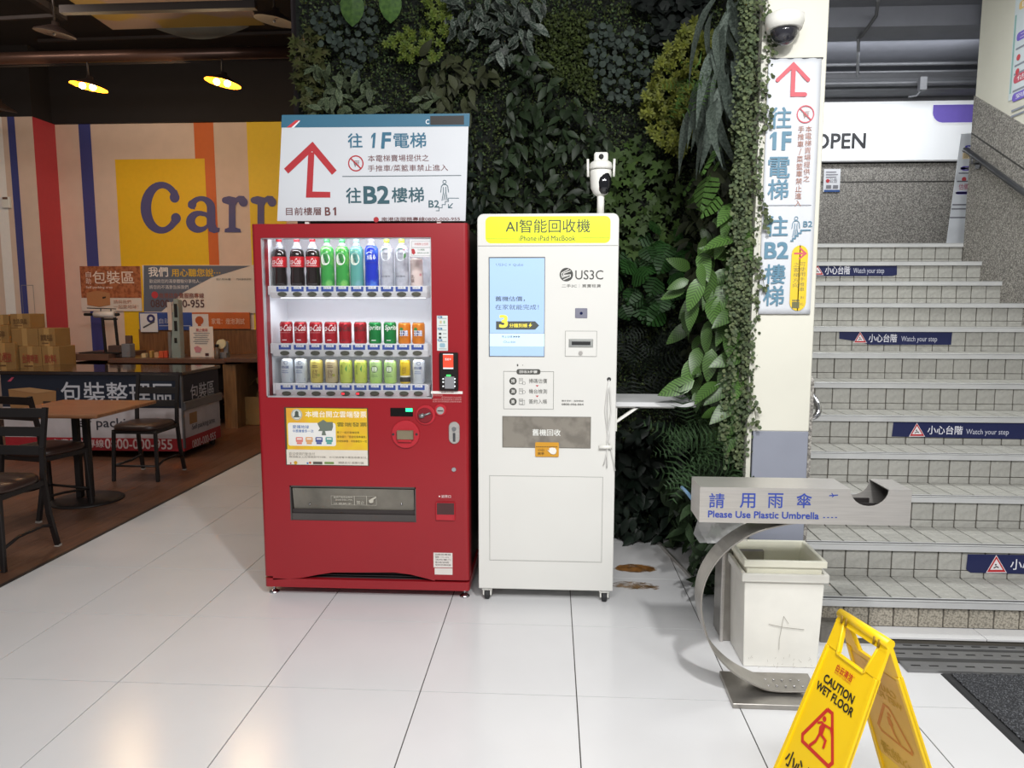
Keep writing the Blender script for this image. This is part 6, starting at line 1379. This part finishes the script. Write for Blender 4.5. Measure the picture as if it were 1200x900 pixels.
# cardboard boxes
M_card = mat('cardboard', '9a7848', .8, var=.06, scale=5); M_tape = ink('b5925c'); ik1, ik2 = ink('6a4a2c'), ink('9a4632')
def carton(lab, x0, x1, y0, y1, z0, z1, txt=None, rz=0, grp='cartons stacked left of the mural', m=None, tx2=None):
    c = ((x0+x1)/2, (y0+y1)/2, z0); t = thing('carton', lab, 'box', c, grp)
    m = m or M_card
    MB(m).box(x0, x1, y0, y1, z0, z1).build('body', t, bevel=.004)
    MB(M_tape).box((x0+x1)/2-.03, (x0+x1)/2+.03, y0-.001, y1+.001, z0+.001, z1+.001).build('tape', t)
    w_, h_ = x1-x0, z1-z0
    if txt:
        P = Print(FRY(y0-.002), .001); P.text(txt, (x0+w_*.15, z0+h_*.30, x0+w_*.85, z0+h_*.66), ik1 if not tx2 else ik2, res=2, bold=.02); P.rect((x0+w_*.2, z0+h_*.14, x0+w_*.6, z0+h_*.2), ik1); P.build('print', t)
    if rz: t.rotation_euler = (0, 0, rz)
    return t
def X8(px, Y=7.9): return at_y(px, 400, Y).x
zb_ = at_y(30, 434, 7.9).z; za = at_y(30, 407, 7.9).z; zz = at_y(30, 384, 7.9).z; zt_ = at_y(30, 368, 7.9).z
Z1_, Z2_, Z3_ = zb_, at_y(30, 406, 7.9).z, at_y(30, 385, 7.9).z
carton('nearest left carton with a red stamp on the lowest row of the stack', X8(-12), X8(16.5), 7.9, 8.2, zb_, at_y(8, 402, 7.9).z, '小心輕放', tx2=1)
carton('lowest row carton in the middle of the stack with red and black print', X8(19), X8(45), 7.93, 8.22, zb_, Z2_, '台灣啤酒', tx2=1)
carton('lowest row carton at the right end of the stack', X8(45.8), X8(66), 7.93, 8.22, zb_, Z2_, '飲料', tx2=1)
carton('second row carton cut by the left edge of the picture', X8(-15), X8(8), 7.93, 8.22, at_y(8, 402, 7.9).z+.001, at_y(4, 381, 7.9).z, '易碎')
carton('second row carton with a taped front facing the cart', X8(10), X8(41), 7.95, 8.22, Z2_+.001, Z3_, None)
carton('second row carton with a black printed block at the right of the stack', X8(41.7), X8(61), 7.95, 8.22, Z2_+.001, Z3_, '家電用品')
carton('top row carton cut by the left edge of the picture', X8(-12), X8(6.5), 7.97, 8.22, at_y(4, 381, 7.9).z+.001, at_y(4, 369, 7.9).z, None)
carton('topmost small carton with thin black print on the stack left of the red stripe', X8(8.5), X8(31.5), 7.97, 8.22, Z3_+.001, zt_, '生活良品')
t = thing('low_table', 'dark low table hidden behind the packing cart that carries the carton stack', 'table', (-5.9, 8.1, 0))
MB(M_black).box(-6.28, -5.42, 7.86, 8.235, zb_-.03, zb_).build('tabletop', t)
for x, y in ((-6.24, 7.9), (-5.49, 7.9), (-6.24, 8.20), (-5.49, 8.20)): MB(M_black).box(x-.02, x+.02, y-.02, y+.02, 0, zb_-.03).build('leg', t)
# open carton beside the counter
def opencarton(lab, x0, x1, y0, y1, z0, z1, grp=None):
    t = thing('open_carton', lab, 'box', ((x0+x1)/2, (y0+y1)/2, z0), grp)
    b = MB(M_card); w_ = .006; b.box(x0, x1, y0, y0+w_, z0, z1).box(x0, x1, y1-w_, y1, z0, z1).box(x0, x0+w_, y0+w_, y1-w_, z0, z1).box(x1-w_, x1, y0+w_, y1-w_, z0, z1).box(x0, x1, y0, y1, z0, z0+w_); b.build('body', t)
    MB(M_card).hull8([(x0-.10, y0, z1-.10), (x0, y0, z1-.006), (x0, y1, z1-.006), (x0-.10, y1, z1-.10)], [(x0-.095, y0, z1-.094), (x0, y0, z1), (x0, y1, z1), (x0-.095, y1, z1-.094)]).build('flap', t)
    MB(M_card).hull8([(x0, y1, z1-.004), (x1, y1, z1-.004), (x1, y1+.10, z1+.07), (x0, y1+.10, z1+.07)], [(x0, y1, z1), (x1, y1, z1), (x1, y1+.10, z1+.075), (x0, y1+.10, z1+.075)]).build('flap', t)
    Print(FRY(y0-.002), .001).text('↑↑', (x0+.14, z0+.05, x0+.20, z0+.08), ik1).build('print', t)
a = at_z(271.5, 498); b = at_z(312, 498); opencarton('open brown carton on the floor beside the red machine under the counter end', a.x, b.x, a.y, a.y+.36, 0, at_y(285, 465, a.y).z)
opencarton('open carton on the counter shelf half hidden by the red machine', at_y(296, 450, 8.5).x, at_y(318, 450, 8.5).x, 8.62, 8.9, .49, at_y(300, 444, 8.5).z)
MB(M_oak).box(at_y(276, 450, YC).x+.22, at_y(330, 450, YC).x, 8.60, 8.95, .47, .489).build('shelf', bpy.data.objects['packing_counter'])
# film roll stand on the counter
YR2 = 8.45
def W9(px, py, Y=YR2): return at_y(px, py, Y)
t = thing('wrapping_roll_stand', 'black metal stand holding a white wrapping film roll on the packing counter', 'stand', (W9(120, 415).x, YR2, z1_+.01))
zbase = z1_+.01
b = MB(M_black); a0, a1 = W9(100, 414), W9(145, 414); b.box(a0.x, a1.x, YR2-.12, YR2+.12, zbase, zbase+.012)
for px, px2 in ((123, 120), (138, 134.5)): p0, p1 = W9(px+1, 413), W9(px2, 372); b.bar((p0.x, YR2, zbase), (p1.x, YR2, p1.z), .025, .025, (0, 1, 0))
q0, q1 = W9(119, 374), W9(137, 374); b.bar((q0.x, YR2, q0.z), (q1.x, YR2, q1.z), .03, .02); b.build('frame', t)
p0, p1 = W9(99, 368.5), W9(139.5, 368.5); MB(M_black).tube([p0, p1], .018, 10).build('axle', t)
p0, p1 = W9(111, 368.5), W9(135, 368.5); MB(mat('white_film', 'e2d8d0', .3)).cyl(p0, p1, .04, n=18).build('film_roll', t)
p0, p1 = W9(102, 361), W9(136, 362); MB(M_black).tube([p0, p1], .006, 6).tube([W9(118, 361), W9(118, 368)], .006, 6).tube([W9(130, 362), W9(130, 368)], .006, 6).build('guide_wire', t)
# small things on the counter
def onc(px, Y=8.5): return at_y(px, 415, Y).x
zt2 = z2_+.01
t = thing('tape_cutter', 'grey-brown table tape cutter beside the wrapping roll stand', 'tape dispenser', (onc(138), 8.45, zt2))
MB(mat('brown_cutter', '4e3c36', .5)).box(onc(129.5, 8.45), onc(145, 8.45), 8.4, 8.55, zt2, at_y(137, 405, 8.4).z).build('base', t, bevel=.01)
MB(mat('grey_cutter', '7a7a7e', .4)).box(onc(145, 8.45)+.002, onc(155, 8.45), 8.4, 8.52, zt2, at_y(137, 403, 8.4).z).build('side', t, bevel=.008)
MB(mat('brown_card_reel', '5f4538', .6)).box(onc(147, 8.45), onc(154, 8.45), 8.46, 8.5, at_y(137, 403, 8.4).z, at_y(137, 393.5, 8.4).z).build('reel', t, bevel=.004)
t = thing('string_dispenser', 'tall pale green-grey metal string dispenser with slots standing on the counter', 'dispenser', (onc(205, 8.4), 8.4, zt2))
p = lambda x, y: (at_y(x, y, 8.4).x, at_y(x, y, 8.4).z)
MB(mat('pale_grey_metal', '98a39c', .4, .3)).prism([p(200, 420), p(212, 420), p(208.5, 352), p(203, 350)], FRY(8.4), -.10, 0).build('column', t, bevel=.004)
ks = 0
for y0, y1 in ((356, 372), (376, 388), (396, 402)): Print(FRY(8.398), .001).rect((p(204.5, y1)[0], p(204.5, y1)[1], p(207.5, y0)[0], p(207.5, y0)[1]), M_black).build('slot', t)
MB(mat('dispenser_label', 'c9b9ae', .5)).box(p(196, 380)[0], p(200.8, 380)[0], 8.42, 8.44, p(196, 387)[1], p(196, 354)[1]).build('label_card', t)
MB(mat('grey_box', '77706c', .5)).box(p(197, 400)[0], p(200.5, 400)[0], 8.40, 8.50, zt2, p(197, 389)[1]).build('spool_box', t)
for i, (x, w_, h_, cc, lab) in enumerate(((169, 5, 5, 'c9b48a', 'small cream packet left of the orange packets on the counter'), (177.5, 3, 8, 'b08a4a', 'small tan stick of tape between the packets'), (184, 5, 6, 'c89a70', 'tan packet touching the orange packets'), (189.5, 5, 7.5, 'd0562e', 'left orange packet beside the string dispenser'), (194.8, 4.5, 8, 'c8482a', 'right orange packet beside the string dispenser'))):
    o = MB(mat('packet_'+cc, cc, .6)).box(onc(x-w_/2, 8.42), onc(x+w_/2, 8.42), 8.40, 8.46, zt2, zt2+h_*.0105).build('packet', bevel=.004); tag(o, lab, 'packet')
t = thing('tape_dispenser', 'grey desk tape dispenser with a cream roll at the right end of the counter', 'tape dispenser', (onc(262, 8.4), 8.4, zt2))
MB(mat('grey_cutter', '7a7a7e', .4)).box(onc(256, 8.4), onc(267, 8.4), 8.36, 8.46, zt2, zt2+.07).bar((onc(265, 8.4), 8.41, zt2+.05), (onc(265.5, 8.4), 8.41, zt2+.20), .04, .05).build('base', t, bevel=.005)
a = at_y(260.5, 403, 8.4); MB(mat('cream_tape', 'd9c9a0', .4)).cyl((a.x, 8.36, a.z), (a.x, 8.42, a.z), .055, n=20).build('tape_roll', t)
t = thing('glass_jar', 'small dark jar between the paper notice and the tape dispenser', 'jar', (onc(255.5, 8.35), 8.33, zt2)); MB(mat('jar_glass', '6f5e50', .2)).lathe((onc(255.5, 8.35), 8.33, zt2), [(.03, 0), (.032, .01), (.032, .10), (.02, .12), (.02, .14)], 12).build('body', t); MB(M_black).cyl((onc(255.5, 8.35), 8.33, zt2+.14), (onc(255.5, 8.35), 8.33, zt2+.17), .024, n=12).build('lid', t)

# ---- packing cart with printed skirts
CX0, CX1, CY0, CY1, CZ0, CZ1 = -5.28, -3.50, 6.6, 7.36, .10, .82
t = thing('packing_cart', 'navy, white and red printed packing cart on wheels with a glossy dark top', 'cart', (-4.4, 7.0, 0))
MB(mat('cart_body', 'cfcac8', .5)).box(CX0, CX1-.004, CY0+.004, CY1, CZ0, CZ1-.02).build('body', t)
MB(mat('dark_gloss_top', '2b1e1b', .12, coat=.4)).box(CX0-.02, CX1+.02, CY0-.02, CY1+.02, CZ1-.02, CZ1+.012).build('top', t, bevel=.004)
zN, zR = at_y(150, 478, CY0).z, at_y(150, 513.5, CY0).z
nv, wh, rd2 = mat('navy_skirt', '1e2636', .5), mat('white_skirt', 'c9c2c4', .5), mat('red_skirt', 'b02a34', .5)
P = PY(CY0+.002, .002); P.rect((CX0, zN, CX1, CZ1-.02), nv); P.rect((CX0, zR, CX1, zN), wh); P.rect((CX0, CZ0-.03, CX1, zR), rd2)
P.text('包裝整理區', P.bx(72, 448, 203, 476), ink('c8cad2'), bold=.01); P.text('Self packing area', P.bx(84, 490, 199, 504), ink('2c2a34'), bold=.01); P.text('免費服務專線', P.bx(62, 514.5, 122, 524), ink('e6d0d0'), bold=.01); P.text('0800-000-955', P.bx(123.5, 514.5, 202, 526), ink('e6d0d0'), bold=.02)
P.poly([P.W(x, y) for x, y in ((10, 456), (35, 454), (66, 458), (66, 488), (40, 492), (14, 487))], ink('a4794e'), 2); P.poly([P.W(x, y) for x, y in ((10, 456), (35, 454), (66, 458), (42, 461))], ink('b88e62'), 3); P.rect(P.bx(51, 470, 60, 474), ink('3a2a22'), 3)
P.poly([P.W(x, y) for x, y in ((9, 447), (13, 447), (17, 442), (14, 442))], ink('c8506a'), 2); P.build('front_skirt', t)
def bX(x0, y0, x1, y1, X=CX1+.002): a_ = at_x(x0, (y0+y1)/2, X); b_ = at_x(x1, (y0+y1)/2, X); c_ = at_x((x0+x1)/2, y1, X); d_ = at_x((x0+x1)/2, y0, X); return (a_.y, c_.z, b_.y, d_.z)
P = Print(FRXp(CX1-.002), .002); P.rect((CY0, zN, CY1, CZ1-.02), nv); P.rect((CY0, zR, CY1, zN), wh); P.rect((CY0, CZ0-.03, CY1, zR), rd2)
P.text('包裝區', bX(223, 448, 251, 467), ink('c8cad2'), bold=.01); P.text('Self packing area', bX(225, 493, 252, 501), ink('2c2a34')); P.text('0800-000-955', bX(225, 511, 253, 520), ink('e6d0d0'), bold=.02)
P.rect(bX(222, 483, 231, 496), ink('a4794e'), 2); P.build('side_skirt', t)
MB(mat('cart_rail_grey', '77777a', .4, .5)).box(CX1, CX1+.03, CY0, CY1+.01, zN-.02, zN+.06).build('side_rail', t, bevel=.004)
MB(mat('cart_rail_grey', '77777a', .4, .5)).box(CX1-.01, CX1+.006, CY0-.006, CY0+.02, CZ0, CZ1-.02).build('corner_strip', t)
for x, y in ((CX1-.06, CY0+.07), (CX1-.06, CY1-.07), (CX0+.06, CY0+.07), (CX0+.06, CY1-.07)):
    c = MB(M_steel).box(x-.022, x+.022, y-.022, y+.022, .075, CZ0).build('castor', t); MB(M_rubber).cyl((x-.014, y, .04), (x+.014, y, .04), .04, n=16).build('wheel', c)

# ---- chairs and table
M_cf = mat('chair_black_metal', '2a2524', .45, .3); M_seat = mat('dark_brown_vinyl', '3a2924', .35, var=.1)
def chair():
    t = thing('cafe_chair', 'x', 'chair', (0, 0, 0), 'black ladder-back cafe chairs')
    W_, D_, H_ = .19, .19, .45           # faces -Y
    for s_ in (-1, 1):
        MB(M_cf).bar((s_*W_, -D_, 0), (s_*(W_-.012), -D_+.02, H_-.03), .026, .026, (0, 1, 0)).build('leg', t, bevel=.003)
        b = MB(M_cf); pts = [(s_*W_, D_+.06, 0), (s_*(W_-.006), D_+.01, .22), (s_*(W_-.01), D_-.012, .44), (s_*(W_-.01), D_+.0, .62), (s_*(W_-.012), D_+.05, .86)]
        for i in range(4): b.bar(pts[i], pts[i+1], .028, .022, (0, 1, 0))
        b.build('leg', t)
        MB(mat('foot_cap', 'b0a8a0', .5)).box(s_*W_-.015, s_*W_+.015, D_+.047, D_+.075, 0, .012).build('foot_cap', t)
    for z_0, y_ in ((.58, .002), (.69, .017), (.80, .04)): MB(M_cf).hull8([(-W_+.01, D_+y_-.006, z_0), (W_-.01, D_+y_-.006, z_0), (W_-.01, D_+y_+.004, z_0), (-W_+.01, D_+y_+.004, z_0)], [(-W_+.01, D_+y_+.006, z_0+.055), (W_-.01, D_+y_+.006, z_0+.055), (W_-.01, D_+y_+.016, z_0+.055), (-W_+.01, D_+y_+.016, z_0+.055)]).build('back_slat', t, bevel=.002)
    b = MB(M_seat)
    b.lathe((0, 0, 0), [(.0, .43), (.19, .43), (.212, .445), (.212, .46), (.19, .474), (.08, .482), (.0, .483)], 24, sx=.98, sy=1.0, caps=False)
    sq = MB(M_seat); n_ = 28; prof = [(1.0, .432), (1.02, .445), (1.02, .460), (.96, .474), (.6, .482), (.01, .484)]; vs = []
    for k_, z_0 in prof:
        for i in range(n_): a_ = 2*PI*i/n_; c_, d_ = math.cos(a_), math.sin(a_); e_ = (abs(c_)**4+abs(d_)**4)**-.25; vs.append((.195*k_*c_*e_, .20*k_*d_*e_-.01, z_0))
    sq.add(vs, [(j*n_+i, j*n_+(i+1) % n_, (j+1)*n_+(i+1) % n_, (j+1)*n_+i) for j in range(5) for i in range(n_)]+[tuple(range(n_))[::-1], tuple(range(5*n_, 6*n_))], None, True); sq.build('seat', t)
    MB(M_cf).box(-W_+.01, W_-.01, -D_+.01, -D_+.03, .40, .432).box(-W_+.01, W_-.01, D_-.03, D_-.01, .40, .432).box(-W_, -W_+.02, -D_+.01, D_-.01, .40, .432).box(W_-.02, W_, -D_+.01, D_-.01, .40, .432).build('seat_frame', t)
    MB(M_cf).tube([(-W_+.0, -D_+.006, .13), (0, -D_+.006, .13), (W_, -D_+.006, .13)], .010, 6).build('stretcher', t)
    for s_ in (-1, 1): MB(M_cf).tube([(s_*W_, -D_+.006, .13), (s_*(W_-.05), 0, .14), (s_*(W_-.03), D_-.02, .15), (s_*W_, D_+.028, .14)], .010, 6).build('stretcher', t)
    return t
ch = chair(); ch.location = (-3.46, 5.90, 0); ch['label'] = 'black ladder-back chair with its back against the printed packing cart'
dup(ch, (-3.21, 3.88, 0), 0.0, 'nearest black ladder-back chair, cut by the left edge beside the white tiles')
dup(ch, (-3.60, 4.86, 0), PI-.22, 'black ladder-back chair pushed to the near side of the wooden table')
t = thing('cafe_table', 'square wooden-topped cafe table on a round black pedestal base', 'table', (-3.5, 5.12, 0))
M_tw = mat('table_wood', '936545', .35, var=.12, scale=4, aniso=(1, 10, 1), col2='7a5034')
MB(M_tw).box(-3.86, -3.10, 4.70, 5.46, .695, .722).build('tabletop', t, bevel=.01, seg=3)
MB(M_cf).box(-3.56, -3.52, 5.10, 5.14, .02, .695).build('column', t); MB(M_cf).box(-3.48, -3.44, 5.10, 5.14, .02, .695).build('column', t)
MB(M_cf).lathe((-3.5, 5.14, 0), [(.25, 0), (.25, .008), (.22, .018), (.06, .03)], 32).build('base', t); MB(M_cf).box(-3.72, -3.28, 5.08, 5.16, .680, .695).build('top_bracket', t)

# ---- ceiling of the food court
M_met = mat('dark_beam_metal', '2c2422', .7, 0.)
def ztop(py, Y, px=150): return at_y(px, py, Y).z
tag(MB(mat('duct_metal', '5a4238', .35, .6)).tube([(-8.5, 7.0, ztop(66, 7)), (-5.5, 7.0, ztop(66, 7)), (-1.9, 7.0, ztop(62, 7, 260))], .055, 12).build('ceiling_pipe'), 'thick dark pipe catching the lamp light under the food court ceiling', 'pipe')
tag(MB(M_met).tube([(-8.5, 7.05, ztop(74, 7)), (-1.9, 7.05, ztop(67, 7, 300))], .018, 8).build('ceiling_rail'), 'thin rail just under the thick ceiling pipe', 'rail')
for (x0, y0, x1, y1, Y, th, lab) in ((72, 12, 300, 6, 6.0, .06, 'dark square beam crossing in front of the yellow hanging cloth'), (0, 22, 72, 18, 6.6, .03, 'thin dark rail at the upper left of the ceiling'), (45, 48, 345, 38, 8.4, .03, 'thin far rail behind the yellow hanging cloth')):
    a, b = at_y(x0, y0, Y), at_y(x1, y1, Y); tag(MB(M_met).bar(a, b, th, th).build('ceiling_beam'), lab, 'beam')
a, b = at_y(35, -5, 6.2), at_y(75, 20, 6.6); tag(MB(M_met).bar(a, b, .06, .06).build('ceiling_beam'), 'short slanted dark beam at the upper left of the ceiling', 'beam')
t = thing('hanging_cloth', 'yellow and beige patterned cloth panel hung flat under the dark ceiling', 'banner', at_z(200, 20, 4.0))
Mcl = mat('patterned_cloth', 'a3873e', .8, scale=1.6, col2='9a8478', thr=(.48, .52), detail=1)
q = [at_z(132, 33.5, 4.0), at_z(310, 28, 4.0), at_z(250, -40, 4.0), at_z(10, -50, 4.0)]
MB(Mcl).hull8([v-Vector((0, 0, .01)) for v in q], q).build('cloth', t)
b = MB(mat('grey_cloth_edge', '7a7466', .8)); a0, a1 = at_z(182, 33, 4.0), at_z(291, 30, 4.0); n = 14
vs = []
for i in range(n+1): k = i/n; p = a0.lerp(a1, k); vs += [p, p+Vector((0, .02, -.10*math.sin(PI*k)-.003))]
b.add(vs, [(2*i, 2*i+2, 2*i+3, 2*i+1) for i in range(n)]); b.build('sagging_edge', t)
M_gold = mat('lamp_gold_inside', 'd9902c', .35, .4); M_out = mat('lamp_black_outside', '241a16', .5)
def pendant(px, py, Y, lit, lab, grp):
    c = at_y(px, py, Y); t = thing('pendant_lamp', lab, 'lamp', c, grp)
    tilt = Matrix.Rotation(math.radians(-2 if lit else 4), 3, 'X') @ Matrix.Rotation(math.radians(9), 3, 'Y')
    def lat(prof, m, name):
        b = MB(m); b.lathe((0, 0, 0), prof, 28, caps=False); b.v = [tuple(c+tilt @ Vector(v)) for v in b.v]; return b.build(name, t, fix=False)
    r = .168
    lat([(r, 0), (r*.96, .012), (r*.5, .05), (.03, .075), (.03, .10), (.001, .10)], M_out, 'shade')
    if lit:
        lat([(r*.985, .0), (r*.9, .010), (r*.5, .035), (.001, .045)], glow('e88418', .75), 'reflector')
        for dx in (-.05, .055): MB(glow('ffd9a0', 28)).ball(c+tilt @ Vector((dx, -.02, .0)), .030).build('bulb', t)
        l = bpy.data.lights.new('lamp_bulb', 'POINT'); l.energy = 48; l.color = (1, .72, .42); l.shadow_soft_size = .06
        o = bpy.data.objects.new('lamp_bulb', l); COL.objects.link(o); o.location = c+Vector((0, -.02, -.07))
    else:
        lat([(r*.985, .0), (r*.5, .012), (.001, .014)], mat('unlit_disc', '4a3a34', .6), 'reflector'); MB(M_steel).ball(c+Vector((0, -.01, -.004)), .012).build('bulb', t)
    MB(M_out).tube([c+Vector((0, 0, .09)), c+Vector((.0, 0, .32 if lit else .5))], .010, 6).build('stem', t)
pendant(104, 102, 7.0, True, 'lit dish pendant lamp on the left, above the blue stripe', 'pendant lamps over the food court')
pendant(261, 97.5, 7.0, True, 'lit dish pendant lamp on the right, above the orange stripe', 'pendant lamps over the food court')
pendant(64.5, 40, 6.4, False, 'unlit dark dish lamp at the upper left of the ceiling', 'pendant lamps over the food court')
pendant(322, 25, 6.0, False, 'unlit dark dish lamp beside the plant wall top', 'pendant lamps over the food court')
pendant(-2, 128, 7.6, False, 'unlit dish lamp cut by the left edge of the picture', 'pendant lamps over the food court')
t = thing('wall_switch', 'small white thermostat box on the pale wall left of the blue stripe', 'switch', at_y(8, 237, 8.69)); u = PY(8.69).bx(4, 231, 13, 244)
MB(M_white).box(u[0], u[2], 8.66, 8.70, u[1], u[3]).build('body', t, bevel=.005); MB(mat('switch_brown', '6a4a3a', .5)).box(u[0]+.02, u[2]-.02, 8.652, 8.66, u[3]-.03, u[3]-.005).build('knob', t)
